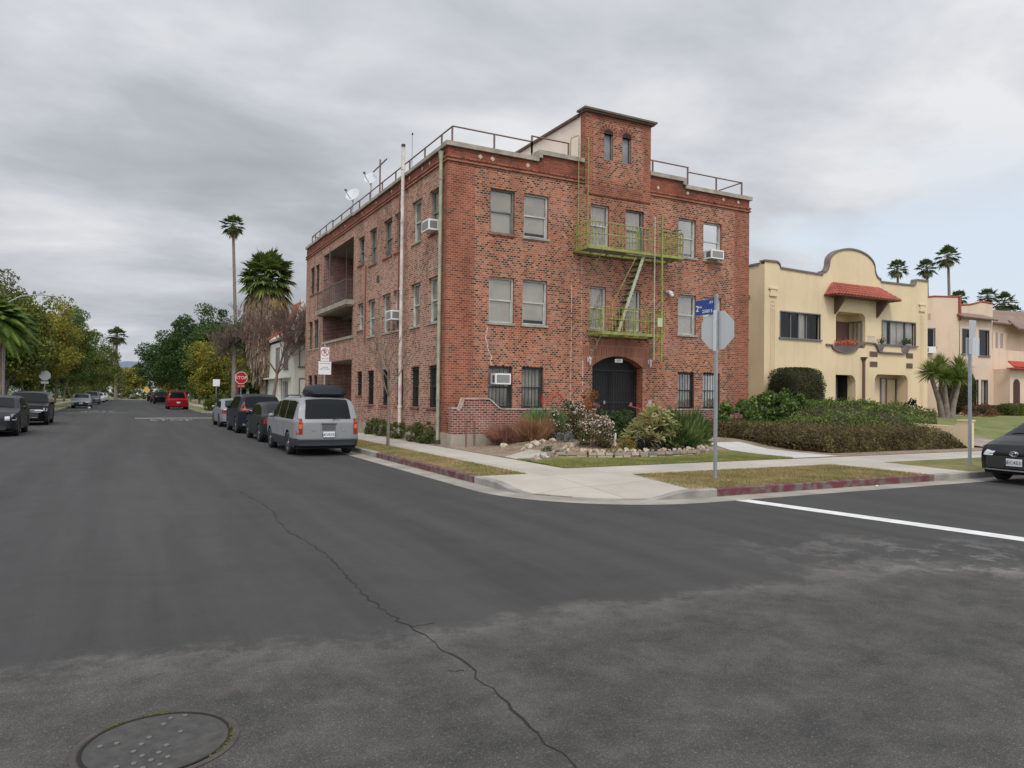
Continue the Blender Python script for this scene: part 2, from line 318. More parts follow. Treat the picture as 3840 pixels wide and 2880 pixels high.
# ------------------------------------------------------------------ ground, roads, kerbs
def asphalt():
    m,nt,b,out=new_mat('asphalt')
    tc=nt.nodes.new('ShaderNodeTexCoord'); sp=nt.nodes.new('ShaderNodeSeparateXYZ'); nt.links.new(tc.outputs['Object'],sp.inputs[0])
    X,Y=sp.outputs[0],sp.outputs[1]
    n1=noise(nt,.35,6,.6,dist=.2).outputs[0]; n2=noise(nt,2.2,8,.78,dist=.1).outputs[0]; n3=noise(nt,110,2,.9).outputs[0]; n4=noise(nt,.9,4,.6,dist=1).outputs[0]
    n5=noise(nt,28,3,.8).outputs[0]
    wav=mathn(nt,'MULTIPLY_ADD',n1,2.0,mathn(nt,'MULTIPLY_ADD',n2,.9,-1.45))
    lim=mathn(nt,'MULTIPLY_ADD',mathn(nt,'MAXIMUM',mathn(nt,'ADD',X,2.4),0),-.55,-16.55)
    d=mathn(nt,'SUBTRACT',mathn(nt,'ADD',lim,wav),Y)        # >0 : older surface
    old=ramp(nt,[(.40,(0,0,0)),(.62,(1,1,1))]); nt.links.new(mathn(nt,'MULTIPLY_ADD',d,.35,.45),old.inputs[0])
    newc=mixc(nt,n2,(.033,.033,.034),(.055,.054,.053))
    mpl=nt.nodes.new('ShaderNodeMapping'); mpl.inputs['Scale'].default_value=(1.3,.07,1); nt.links.new(tc.outputs['Object'],mpl.inputs[0]); lr=ramp(nt,[(.36,(.80,.80,.80)),(.64,(1.14,1.14,1.14))]); nt.links.new(noise(nt,1.0,6,.65,vec=mpl.outputs[0]).outputs[0],lr.inputs[0]); newc=mixc(nt,1.0,newc,lr.outputs[0],'MULTIPLY'); mot=ramp(nt,[(.36,(0,0,0)),(.50,(.45,.45,.45)),(.64,(1,1,1))]); nt.links.new(noise(nt,1.9,9,.78,dist=.15).outputs[0],mot.inputs[0]); oldc=mixc(nt,mot.outputs[0],(.030,.0295,.029),(.070,.066,.061))
    c=mixc(nt,old.outputs[0],newc,oldc)
    fr_=ramp(nt,[(.44,(0,0,0)),(.52,(1,1,1)),(.66,(0,0,0))]); nt.links.new(mathn(nt,'MULTIPLY_ADD',d,.28,.45),fr_.inputs[0]); fb=ramp(nt,[(.42,(0,0,0)),(.6,(1,1,1))]); nt.links.new(n2,fb.inputs[0])
    c=mixc(nt,mathn(nt,'MULTIPLY',mathn(nt,'MULTIPLY',fr_.outputs[0],fb.outputs[0]),.7),c,(.115,.108,.10))
    # pale worn aggregate blotches where the two surfaces meet, east side
    band=ramp(nt,[(.12,(0,0,0)),(.5,(1,1,1)),(.66,(0,0,0))]); nt.links.new(mathn(nt,'MULTIPLY_ADD',mathn(nt,'SUBTRACT',d,.15),.16,.5),band.inputs[0])
    ex=ramp(nt,[(.36,(0,0,0)),(.48,(1,1,1))]); nt.links.new(mathn(nt,'MULTIPLY_ADD',X,.04,.5),ex.inputs[0])
    bl=ramp(nt,[(.50,(0,0,0)),(.57,(1,1,1))]); nt.links.new(noise(nt,1.3,9,.8,dist=.3).outputs[0],bl.inputs[0])
    f=mathn(nt,'MULTIPLY',mathn(nt,'MULTIPLY',band.outputs[0],bl.outputs[0]),mathn(nt,'MULTIPLY',ex.outputs[0],.8))
    c=mixc(nt,f,c,(.20,.188,.172))
    spk=ramp(nt,[(.36,(.72,.72,.72)),(.5,(1,1,1)),(.62,(1.9,1.86,1.8))]); nt.links.new(n3,spk.inputs[0])
    c=mixc(nt,mathn(nt,'MULTIPLY_ADD',old.outputs[0],.6,.4),c,spk.outputs[0],'MULTIPLY')
    fk=ramp(nt,[(.56,(0,0,0)),(.66,(1,1,1))]); nt.links.new(noise(nt,48,5,.85).outputs[0],fk.inputs[0]); c=mixc(nt,mathn(nt,'MULTIPLY',fk.outputs[0],mathn(nt,'MULTIPLY_ADD',old.outputs[0],.50,.10)),c,(.24,.23,.21))
    dk_=ramp(nt,[(.60,(0,0,0)),(.68,(1,1,1))]); nt.links.new(noise(nt,3.1,7,.75).outputs[0],dk_.inputs[0]); c=mixc(nt,mathn(nt,'MULTIPLY',dk_.outputs[0],.45),c,(.028,.027,.027))
    # wheel-worn and oil-stained strips along the lanes
    st=ramp(nt,[(.50,(1,1,1)),(.72,(.80,.79,.78))]); nt.links.new(noise(nt,.8,7,.7,dist=.1).outputs[0],st.inputs[0])
    c=mixc(nt,.8,c,st.outputs[0],'MULTIPLY')
    nt.links.new(c,b.inputs['Base Color']); b.inputs['Roughness'].default_value=.88; b.inputs['Specular IOR Level'].default_value=.35
    bp=nt.nodes.new('ShaderNodeBump'); bp.inputs['Strength'].default_value=.35; bp.inputs['Distance'].default_value=.006
    nt.links.new(mathn(nt,'ADD',n3,n5),bp.inputs['Height']); nt.links.new(bp.outputs[0],b.inputs['Normal'])
    return m
ASPH=asphalt()
def paving(name,c1,c2,joint=1.5,jw=.012):
    m,nt,b,out=new_mat(name); tc=nt.nodes.new('ShaderNodeTexCoord')
    bt=nt.nodes.new('ShaderNodeTexBrick'); bt.offset=0; bt.inputs['Scale'].default_value=1; bt.inputs['Brick Width'].default_value=joint; bt.inputs['Row Height'].default_value=joint; bt.inputs['Mortar Size'].default_value=jw
    bt.inputs['Color1'].default_value=(.92,.92,.92,1); bt.inputs['Color2'].default_value=(1.04,1.04,1.04,1); bt.inputs['Mortar'].default_value=(.62,.6,.58,1)
    nt.links.new(tc.outputs['Object'],bt.inputs['Vector'])
    n=noise(nt,.9,6,.65); n2=noise(nt,60,2)
    c=mixc(nt,n.outputs[0],c1,c2); c=mixc(nt,1.0,c,bt.outputs['Color'],'MULTIPLY')
    c=mixc(nt,mathn(nt,'MULTIPLY',n2.outputs[0],.3),c,(.4,.38,.34),'MULTIPLY')
    nt.links.new(c,b.inputs['Base Color']); b.inputs['Roughness'].default_value=.9
    return m
WALK=paving('sidewalk_concrete',(.31,.285,.25),(.54,.50,.435))
WALKN=paving('new_pale_concrete',(.47,.46,.44),(.56,.55,.53),1.2)
GUT=mat('gutter_concrete',(.32,.29,.25),.9,col2=(.20,.185,.165),scale=1.3,bump=.2)
KERB=mat('kerb_concrete',(.32,.30,.27),.9,col2=(.19,.18,.165),scale=2.0,bump=.2)
KRED=mat('red_kerb_paint',(.115,.028,.036),.8,col2=(.13,.11,.10),scale=5.5,lo=.44,hi=.60,bump=.3)
PAINT=mat('road_paint',(.66,.66,.65),.7,col2=(.52,.52,.51),scale=4)
PAINTW=mat('worn_road_paint',(.36,.36,.35),.8,col2=(.10,.10,.10),scale=5,lo=.45,hi=.6)
def grassmat(name,g,d,sc_=1.2,lo=.38,hi=.62):
    m,nt,b,out=new_mat(name); n=noise(nt,sc_,6,.7,dist=.3); n2=noise(nt,45,3,.8)
    r=ramp(nt,[(lo,g),(.5*(lo+hi),tuple((a+b_)/2 for a,b_ in zip(g,d))),(hi,d)]); nt.links.new(n.outputs[0],r.inputs[0])
    c=mixc(nt,n2.outputs[0],r.outputs[0],(.35,.33,.25),'MULTIPLY'); c=mixc(nt,.55,r.outputs[0],c)
    nt.links.new(c,b.inputs['Base Color']); b.inputs['Roughness'].default_value=.95
    bp=nt.nodes.new('ShaderNodeBump'); bp.inputs['Strength'].default_value=1; bp.inputs['Distance'].default_value=.03; nt.links.new(n2.outputs[0],bp.inputs['Height']); nt.links.new(bp.outputs[0],b.inputs['Normal'])
    return m
GDRY=grassmat('dry_verge_turf',(.15,.16,.045),(.36,.26,.13),1.6)
GLAWN=grassmat('patchy_lawn',(.12,.16,.035),(.31,.25,.10),1.5)
GGRN=grassmat('green_lawn',(.13,.17,.04),(.24,.24,.09),.8)
SOIL=mat('garden_soil',(.17,.12,.085),.95,col2=(.27,.21,.15),scale=2.5,bump=.6,bscale=30)
FARG=mat('far_ground',(.13,.12,.08),.95,col2=(.10,.12,.05),scale=.1)
def struct(o): o['kind']='structure'; return o
# base sheet to the horizon
g=MB().quad((-4000,-600,-.06),(4000,-600,-.06),(4000,6000,-.06),(-4000,6000,-.06)); struct(g.build('ground',FARG))
XE,XW,YN=-2.95,-14.3,-12.05
# asphalt as one L-shaped sheet pieces sharing a plane (butted)
g=MB(); Z0=0.0
ys=[-26,-12.5,34,44,141,150]
g.quad((-70,-26,Z0),(95,-26,Z0),(95,-12.5,Z0),(-70,-12.5,Z0))
g.quad((XW+.45,-12.5,Z0),(XE-.45,-12.5,Z0),(XE-.45,34,Z0),(XW+.45,34,Z0))
g.quad((-70,34,Z0),(70,34,Z0),(70,44,Z0),(-70,44,Z0))
g.quad((XW+.45,44,Z0),(XE-.45,44,Z0),(XE-.45,141,Z0),(XW+.45,141,Z0))
g.quad((-70,141,Z0),(70,141,Z0),(70,149,Z0),(-70,149,Z0))
# rounded-corner infill at our corner and the others
def infill(cx,cy,sx,sy,r=2.6):
    pts=[(cx,cy,Z0)]+[(cx+sx*r*(1-math.sin(t)),cy+sy*r*(1-math.cos(t)),Z0) for t in np.linspace(0,PI/2,10)]
    g.poly(pts)
infill(XE-.45,-12.5,1,1,3.0); infill(XW+.45,-12.5,-1,1,3.0)
struct(g.build('road',ASPH))

def arc(cx,cy,r,a0,a1,n=14): return [(cx+r*math.cos(a),cy+r*math.sin(a)) for a in np.linspace(a0,a1,n)]
# kerb line of the near east block, from the cross street to the far right
KL=[(XE+2.6,34.0)]+[(XE+2.6-2.6*math.sin(t),34-2.6+2.6*math.cos(t)) for t in np.linspace(.2,PI/2,8)]
KL+=[(XE,y) for y in (28,25,20,15,10,5,2,0,-1,-2.2,-4,-6,-7.5,-8.6,-9.2)]
KL+=arc(XE+2.5,-9.55,2.5,PI,1.5*PI,18)
KL+=[(x,YN) for x in (0.2,1,2,3.5,5,6.5,7.2,8,9,12,16,20,26,34,45,60,90)]
def kerbh(x,y):
    # dropped at the corner ramp
    if y<-8.6 and x<-.3:
        a=math.atan2(y+9.55,x-(XE+2.5)); t=(a%(2*PI)-PI)/(PI/2); t=max(-.12,min(1,t))
        k=min(max((t+.05)/.30,0),max((1-t)/.22,0)); k=1-min(1,k); return .018+.132*k*k*(3-2*k)
    return .15
def offs(line,d):
    out=[]
    for i,(x,y) in enumerate(line):
        a=line[max(i-1,0)]; b=line[min(i+1,len(line)-1)]; dx,dy=b[0]-a[0],b[1]-a[1]; l=math.hypot(dx,dy); out.append((x+dy/l*d,y-dx/l*d))
    return out
# travelling south then east; the block lies to the left => offset + is right = the road side
def kerb_strip(line,hfun,matfun,name='kerb',gut=.45):
    inn=offs(line,-.15); outg=offs(line,gut)
    g=MB(); gg=MB()
    for i in range(len(line)-1):
        a,b=line[i],line[i+1]; ai,bi=inn[i],inn[i+1]; ha,hb=hfun(*a),hfun(*b)
        mi=matfun((a[0]+b[0])/2,(a[1]+b[1])/2)
        # face, rounded nose, top
        A=[(a[0],a[1],-.02),(a[0],a[1],ha-.015),(a[0]*.88+ai[0]*.12,a[1]*.88+ai[1]*.12,ha),(ai[0],ai[1],ha)]
        B=[(b[0],b[1],-.02),(b[0],b[1],hb-.015),(b[0]*.88+bi[0]*.12,b[1]*.88+bi[1]*.12,hb),(bi[0],bi[1],hb)]
        for k in range(3): g.quad(A[k],B[k],B[k+1],A[k+1],mi)
        gg.quad((outg[i][0],outg[i][1],.002),(outg[i+1][0],outg[i+1][1],.002),(b[0],b[1],.012),(a[0],a[1],.012))
    struct(g.build(name,[KERB,KRED,WALK])); struct(gg.build('gutter',GUT)); return inn
def kmat(x,y):
    if abs(x-XE)<.05 and -8.3<y<-2.3: return 1
    if y<-11.9 and 0.0<x<6.6: return 1
    if y<-8.6 and x<-.6: return 0
    return 0
INN=kerb_strip(KL,kerbh,kmat)
def zt(x,y):
    """ground height of the private lots"""
    def ss(a,b,t): t=min(1,max(0,(t-a)/(b-a))); return t*t*(3-2*t)
    brick=.16+.22*ss(-5.6,-3.0,y)*ss(.6,2.5,x)
    hill=.16+.8*ss(-6.9,1.5,y)
    w=ss(9.2,11.5,x); z=brick*(1-w)+hill*w
    if y>.5 and x<13.4: z=min(z,.4)
    return z
# sidewalks (raised block top) -- butted polygons at z=.15
S=.15; g=MB()
g.quad((-1.75,31.4,S),(-.38,31.4,S),(-.38,-7.9,S),(-1.75,-7.9,S))          # along the left street
g.quad((-1.75,-7.9,S),(-.38,-7.9,S),(-.38,-9.55,S),(-1.75,-9.55,S))
g.quad((-.38,-7.9,S),(90,-7.9,S),(90,-9.55,S),(-.38,-9.55,S))
g.quad((6.35,-9.55,S),(8.3,-9.55,S),(8.0,-11.9,S),(6.2,-11.9,S))             # walk to the kerb
g.quad((13.2,-9.55,S),(15.2,-9.55,S),(15.2,-11.9,S),(13.2,-11.9,S))
# ramp: from the inner line to the kerb
us=np.linspace(0,1,26); 
kpts=[p for p in INN if (p[1]<-8.55 and p[0]<.25)]
n=len(kpts)
inner=[]
for i,p in enumerate(kpts):
    t=i/(n-1); 
    if t<.5: q=(-1.75,-8.6-.95*(t/.5))
    else: q=(-1.75+2.05*((t-.5)/.5),-9.55)
    inner.append(q)
rows=5
for i in range(n-1):
    for r in range(rows):
        def pt(i,r):
            k,q=kpts[i],inner[i]; f=r/rows; hk=kerbh(*[KL[INN.index(k)][j] for j in (0,1)]); h=hk+(S-hk)*(f**.8); return (k[0]+(q[0]-k[0])*f,k[1]+(q[1]-k[1])*f,h)
        g.quad(pt(i,r),pt(i+1,r),pt(i+1,r+1),pt(i,r+1))
struct(g.build('sidewalk',WALK))
g=MB(); ya=[-7.9,-6.5,-5.2,-4,-2.8,-1.6,-.35]
for a_,b_ in zip(ya[:-1],ya[1:]):
    xl_=lambda y:6.75+.19*(y+7.9); xr_=lambda y:8.75+.04*(y+7.9); zz_=lambda x,y:max(zt(x,y),.152)+.008
    g.quad((xl_(a_),a_,zz_(xl_(a_),a_)),(xr_(a_),a_,zz_(xr_(a_),a_)),(xr_(b_),b_,zz_(xr_(b_),b_)),(xl_(b_),b_,zz_(xl_(b_),b_)))
struct(g.build('path',WALKN))
# pale curving path from the corner sidewalk
P0=[(-.38,-5.75),(-.38,-4.2)]; L_=[(-.38,-6.05),(.1,-5.70),(1.0,-4.95),(2.0,-3.95),(3.1,-3.1)]; R_=[(-.38,-4.85),(.3,-4.25),(1.2,-3.4),(2.2,-2.7),(3.2,-2.25)]
g=MB()
for i in range(4): 
    za,zb=.155+.03*i,.155+.03*(i+1); g.quad((*L_[i],za),(*L_[i+1],zb),(*R_[i+1],zb),(*R_[i],za))
struct(g.build('path',WALK))
# red dirt stain and verges
g=MB()
pl=[(-2.8,31.4),(-1.75,31.4),(-1.75,-8.6)]+[(-2.8,-8.6)]
g.poly([(*p,S-.004) for p in pl]); 
struct(g.build('grass_verge',GDRY))
g=MB(); g.poly([(x,y,S-.004) for x,y in [(-.30,-11.9),(.25,-9.55),(6.35,-9.55),(6.2,-11.9)]]); struct(g.build('grass_verge',GDRY))
g=MB(); g.quad((8.3,-9.55,S-.004),(13.2,-9.55,S-.004),(13.2,-11.9,S-.004),(8.0,-11.9,S-.004)); g.quad((15.2,-9.55,S-.004),(90,-9.55,S-.004),(90,-11.9,S-.004),(15.2,-11.9,S-.004)); struct(g.build('grass_verge',GLAWN))
xs=np.concatenate([np.arange(-.38,14,.4),np.arange(14,92,1.5)]); ysg=np.concatenate([np.arange(-7.9,8,.4),np.arange(8,34,3)])
V=np.array([(x,y,zt(x,y)) for x in xs for y in ysg]); ny=len(ysg)
Fq=np.array([(i*ny+j,(i+1)*ny+j,(i+1)*ny+j+1,i*ny+j+1) for i in range(len(xs)-1) for j in range(ny-1)])
mi=np.array([1 if V[f[0]][0]>20.5 and V[f[0]][1]<2.5 else 0 for f in Fq]); struct(mesh_np('yard_ground',V,Fq,[SOIL,GGRN],midx=mi))
# corner lawn between the stone border and the sidewalk
g=MB(); lawn=[(-.2,-7.75),(6.5,-7.75),(7.0,-6.2),(6.2,-5.95),(4.5,-6.15),(3,-6.2),(1.6,-6.0),(.9,-5.75),(.2,-6.0)]
g.poly([(x,y,.158+.02*max(0,y+7.7)) for x,y in [(-.38,-7.9),(6.75,-7.9),(6.9,-5.4)]+[(6.15,-5.4),(5.4,-5.9),(4.5,-6.2),(2.9,-6.25),(1.6,-5.85),(1.0,-5.5),(.2,-5.85),(-.38,-6.1)]]); struct(g.build('corner_lawn',GLAWN))
# driveway between the yellow and the pink house
g=MB(); g.quad((17.0,-7.88,.17),(20.5,-7.88,.17),(20.5,-5.2,.30),(17.0,-5.2,.30)); struct(g.build('driveway',mat('driveway_concrete',(.30,.26,.22),.9,col2=(.22,.19,.17),scale=1.5)))
# distant and opposite blocks
def block(x0,x1,y0,y1,mat_=GLAWN):
    r=2.6; ln=[]
    # inset polygon with rounded corners, anticlockwise; kerb all round
    for cx,cy,a in ((x1-r,y0+r,-PI/2),(x1-r,y1-r,0),(x0+r,y1-r,PI/2),(x0+r,y0+r,PI)):
        ln+=arc(cx,cy,r,a,a+PI/2,7)
    ln.append(ln[0])
    inn=offs(ln,-.15); g=MB()
    for i in range(len(ln)-1):
        a,b,ai,bi=ln[i],ln[i+1],inn[i],inn[i+1]
        g.quad((*a,-.02),(*b,-.02),(*b,.15),(*a,.15)); g.quad((*a,.15),(*b,.15),(*bi,.15),(*ai,.15))
    struct(g.build('kerb',KERB)); g=MB(); g.poly([(x,y,.148) for x,y in inn[:-1]]); struct(g.build('grass_verge',mat_))
    g=MB(); g.box(x0+1.6 if x0>-10 else x1-3.0,x0+3.0 if x0>-10 else x1-1.6,y0+.6,y1-.6,.1,.155); struct(g.build('sidewalk',WALK))
block(-70,XW,-12.05+.0,34,GLAWN); block(-70,XW+.3,44+2,141,GLAWN); block(XE-.3,70,44,141,GLAWN); block(-70,70,149,170,GLAWN)
# stop line at the right and markings far up the left street
g=MB(); g.quad((.18,-12.52,.004),(.50,-12.52,.004),(1.35,-17.6,.004),(1.03,-17.6,.004)); struct(g.build('road_marking',PAINT))
g=MB(); g.quad((-8.4,32.0,.004),(-3.45,32.0,.004),(-3.45,32.45,.004),(-8.4,32.45,.004)); struct(g.build('road_marking',PAINT))
def roadtext(s,x,y,w,h,flip=False):
    o=textobj(s,1,PAINTW,None,Matrix.Identity(4),depth=0,name='road_marking'); me=o.data
    bb=[v.co.copy() for v in me.vertices]; xs_=[b.x for b in bb]; ys_=[b.y for b in bb]
    sx=w/(max(xs_)-min(xs_)); sy=h/(max(ys_)-min(ys_)); f=-1 if flip else 1
    for v_ in me.vertices: v_.co.x=(v_.co.x-(max(xs_)+min(xs_))/2)*sx*f; v_.co.y=(v_.co.y-(max(ys_)+min(ys_))/2)*sy*f; v_.co.z=0
    o.location=(x,y,.005); struct(o)
roadtext('STOP',-6.4,28.6,2.5,2.2)
roadtext('STOP',-11.0,50.5,2.5,2.6,True)
g=MB(); g.quad((-13.6,45.6,.004),(-8.8,45.6,.004),(-8.8,46.0,.004),(-13.6,46.0,.004)); struct(g.build('road_marking',PAINTW))
# the long sealed crack down the middle of the street
r=random.Random(3); y=-8.0; pts=[]
while y>-20.6:
    pts.append((-7.23+.05*math.sin(y*1.7)+r.uniform(-.03,.03),y)); y-=r.uniform(.05,.14)
g=MB()
for i in range(len(pts)-1):
    w0=.0042+.003*math.sin(i*.7)+.003*(i/len(pts)); a,b=pts[i],pts[i+1]; g.quad((a[0]-w0,a[1],.003),(a[0]+w0,a[1],.003),(b[0]+w0,b[1],.003),(b[0]-w0,b[1],.003))
for s0,dx,n_ in ((-16.6,.03,8),(-17.6,-.03,4)):
    x,y=-7.22,s0
    for i in range(n_):
        x2,y2=x+dx*r.uniform(.4,1.2),y+r.uniform(-.04,.03); g.quad((x,y-.004,.003),(x,y+.004,.003),(x2,y2+.004,.003),(x2,y2-.004,.003)); x,y=x2,y2
struct(g.build('road_crack',mat('crack_dark',(.012,.011,.010),.9)))
g=MB(); aa_=[math.radians(v_) for v_ in (204,208,213,217,221)]
for a_,b_ in zip(aa_[:-1],aa_[1:]): g.quad(*[(-.45+r_*math.cos(x_),-9.55+r_*math.sin(x_),.026) for r_,x_ in ((2.455,a_),(2.455,b_),(2.36,b_),(2.36,a_))])
struct(g.build('road_marking',mat('rusty_stain',(.22,.09,.06),.9,col2=(.35,.28,.22),scale=14)))
# manhole
mh=empty('manhole_cover','round worn iron manhole cover with grassy rim, in the near asphalt','manhole cover',(-8.995,-17.80,.0)); mh.scale=(.93,.93,1)
g=MB(); R1,R2=.385,.415
for i in range(48):
    a,b=2*PI*i/48,2*PI*(i+1)/48; c=lambda r_,t,z: (r_*math.cos(t),r_*math.sin(t),z)
    g.quad(c(R1,a,.006),c(R1,b,.006),c(R2,b,.004),c(R2,a,.004)); g.quad(c(R1,a,.006),c(R1,b,.006),c(R1-.012,b,-.0),c(R1-.012,a,-.0))
g.build('rim',mat('manhole_rim_iron',(.040,.036,.032),.8,.1,col2=(.07,.062,.055),scale=8),mh)
g=MB()
for i in range(48):
    a,b=2*PI*i/48,2*PI*(i+1)/48; g.quad(c(.356,a,.0055),c(.356,b,.0055),c(.373,b,.0068),c(.373,a,.0068))
g.build('gap_ring',mat('gap_dark',(.008,.007,.006),.95),mh)
g=MB(); g.cyl((0,0,-.02),.360,.0235,40,smooth=False)
rr=random.Random(2)
for i in range(-4,5):
    for j in range(-4,5):
        x,y=i*.078+(.039 if j%2 else 0),j*.07
        if math.hypot(x,y)<.33 and rr.random()<.4: g.cyl((x,y,.004),.014,.006,8,1,smooth=False)
g.build('cover',[mat('manhole_iron',(.040,.039,.037),.8,.1,col2=(.068,.064,.060),scale=12,bump=.4),mat('manhole_studs',(.13,.13,.125),.6,.2)],mh)
mg=MB(); mg.quad(c(.36,0,.0012),c(.36,1.57,.0012),c(.40,1.57,.0012),c(.40,0,.0012))
C_=[]
for i in range(500):
    t=rr.choice([rr.uniform(-.9,.15),rr.uniform(1.3,1.75),rr.uniform(2.0,2.3)]) ; q=rr.uniform(.366,.385); C_.append((q*math.cos(t),q*math.sin(t),.006))
V,Fv=leafquads(np.array(C_),.014,.4,1.0); mesh_np('moss',V,Fv,leafmat('moss_green',(.10,.12,.02),(.20,.22,.04)),mh)
# hills; distance haze is put into their blue-grey base colour
HM=mat('haze_tinted_chaparral',(.085,.125,.19),1,col2=(.12,.155,.21),scale=.004)
V=[];nx=90;ny=14
for i in range(nx):
    for j in range(ny):
        x=-1600+3400*i/(nx-1); y=2700+900*j/(ny-1); u=j/(ny-1)
        ridge=math.exp(-((x+60)/260)**2)*70+26*math.exp(-((x-500)/700)**2)+30*math.exp(-((x+900)/500)**2)+10*math.sin(x*.013)+6*math.sin(x*.031+1)
        V.append((x,y,max(0,ridge+35)*math.sin(u*PI*.9)-5))
V=np.array(V); Fq=np.array([(i*ny+j,(i+1)*ny+j,(i+1)*ny+j+1,i*ny+j+1) for i in range(nx-1) for j in range(ny-1)]); struct(mesh_np('hills',V,Fq,HM))
# ------------------------------------------------------------------ brick apartment building
BX,BY,BZ=13.32,20.57,.10
TF=lambda u,v,d:(u,d,v)            # front facade, d into the building
TL=lambda u,v,d:(d,u,v)            # left facade along the side street
def wallgrid(g,T,u0,u1,v0,v1,holes,matfn,cuts_u=(),cuts_v=()):
    us=sorted(set([u0,u1]+[h[0] for h in holes]+[h[1] for h in holes]+list(cuts_u))); vs=sorted(set([v0,v1]+[h[2] for h in holes]+[h[3] for h in holes]+list(cuts_v)))
    us=[u for u in us if u0<=u<=u1]; vs=[v for v in vs if v0<=v<=v1]
    for i in range(len(us)-1):
        for j in range(len(vs)-1):
            cu,cv=(us[i]+us[i+1])/2,(vs[j]+vs[j+1])/2
            if any(h[0]<cu<h[1] and h[2]<cv<h[3] for h in holes): continue
            g.quad(T(us[i],vs[j],0),T(us[i+1],vs[j],0),T(us[i+1],vs[j+1],0),T(us[i],vs[j+1],0),matfn(cu,cv))
def reveal(g,T,h,d,m=0):
    a,b,c,e=h; g.quad(T(a,c,0),T(a,e,0),T(a,e,d),T(a,c,d),m); g.quad(T(b,c,0),T(b,e,0),T(b,e,d),T(b,c,d),m)
    g.quad(T(a,e,0),T(b,e,0),T(b,e,d),T(a,e,d),m); g.quad(T(a,c,0),T(b,c,0),T(b,c,d),T(a,c,d),m)
bb=empty('brick_apartment_building','three storey red brick corner apartment building with green fire escape','building',(0,0,0))
S3,S2,S1=(7.20,8.69),(4.20,5.73),(1.34,2.75)
FW=[(1.55,2.46,S3,'b','g'),(2.82,3.79,S3,'b','w'),(5.56,6.36,S3,'c','w'),(7.10,7.94,S3,'c','g'),(9.61,10.48,S3,'b','w'),(10.87,11.82,S3,'b','w'),
    (1.53,2.48,S2,'b','w'),(2.81,3.78,S2,'b','w'),(5.56,6.26,S2,'c','w'),(7.18,7.82,S2,'c','w'),(9.62,10.52,S2,'c','w'),(10.88,11.82,S2,'b','w'),
    (1.55,2.45,S1,'s','d'),(2.81,3.66,S1,'s','d'),(9.63,10.46,S1,'s','k'),(10.89,11.78,S1,'s','k')]
LWn=[(.64,1.56,S3,'b','g'),(2.34,3.26,S3,'c','w'),(4.34,5.2,S3,'b','g'),(5.5,6.57,S3,'b','g'),(7.49,8.46,S3,'b','g'),(9.21,10.13,(7.45,8.66),'c','g'),
     (.62,1.6,S2,'b','w'),(2.36,3.32,S2,'b','w'),(4.34,5.3,S2,'b','w'),(5.57,6.65,S2,'b','w'),(7.58,8.6,S2,'c','w'),(9.25,10.13,(4.6,5.73),'c','w'),
     (.62,1.5,S1,'k','d'),(2.37,3.2,S1,'k','d'),(4.0,4.85,S1,'k','d'),(5.57,6.55,S1,'k','k'),(7.6,8.55,S1,'k','k'),(9.3,10.15,(1.7,2.75),'k','k'),
     (17.48,18.3,S3,'k','g'),(18.6,19.5,S3,'k','g'),(17.5,18.55,S2,'k','w'),(18.85,19.8,S2,'k','w'),(17.55,18.5,S1,'k','k'),(18.8,19.72,S1,'k','k')]
DOOR=(5.69,7.95,.42,3.26)
TOP=9.36
fh=[(a,b,s[0],s[1]) for a,b,s,_,_ in FW]+[DOOR]
P3=(10.88,16.5,4.42,8.93); P1=(10.93,17.22,.25,3.34)
lh=[(a,b,s[0],s[1]) for a,b,s,_,_ in LWn]+[P3,P1]
WM=[BR_FRONT,BR_SIDE,BR_PLAIN,BR_TOP,BR_ARCH,DARKIN,FOUND]
g=MB()
def fm(u,v):
    if u<.98 or u>BX-.8: return 2
    return 0
wallgrid(g,TF,0,BX,.55,TOP,fh,fm,cuts_u=(.98,BX-.8))
wallgrid(g,TL,0,BY,.55,TOP,lh,lambda u,v:2 if u<.55 else 1,cuts_u=(.55,))
for h in fh[:-1]: reveal(g,TF,h,.14,2)
for h in lh[:-2]: reveal(g,TL,h,.16,1)
# other walls, foundation, roof deck
g.quad((BX,0,.55),(BX,BY,.55),(BX,BY,TOP),(BX,0,TOP),1); g.quad((0,BY,.55),(BX,BY,.55),(BX,BY,TOP),(0,BY,TOP),1)
# door arch spandrels + soldier arch
cxd=(DOOR[0]+DOOR[1])/2; hw=(DOOR[1]-DOOR[0])/2; zs,zt_=2.86,3.25
def archz(x): 
    R_=(hw*hw+(zt_-zs)**2)/(2*(zt_-zs)); return zt_-R_+math.sqrt(R_*R_-(x-cxd)**2)
xs_=np.linspace(DOOR[0],DOOR[1],25)
for a,b in zip(xs_[:-1],xs_[1:]):
    g.quad((a,0,archz(a)),(b,0,archz(b)),(b,0,3.26),(a,0,3.26),4)
    g.quad((a,0,archz(a)),(b,0,archz(b)),(b,.55,archz(b)),(a,.55,archz(a)),4)
g.quad((DOOR[0],0,.42),(DOOR[0],0,zs),(DOOR[0],.55,zs),(DOOR[0],.55,.42),2); g.quad((DOOR[1],0,.42),(DOOR[1],0,zs),(DOOR[1],.55,zs),(DOOR[1],.55,.42),2)
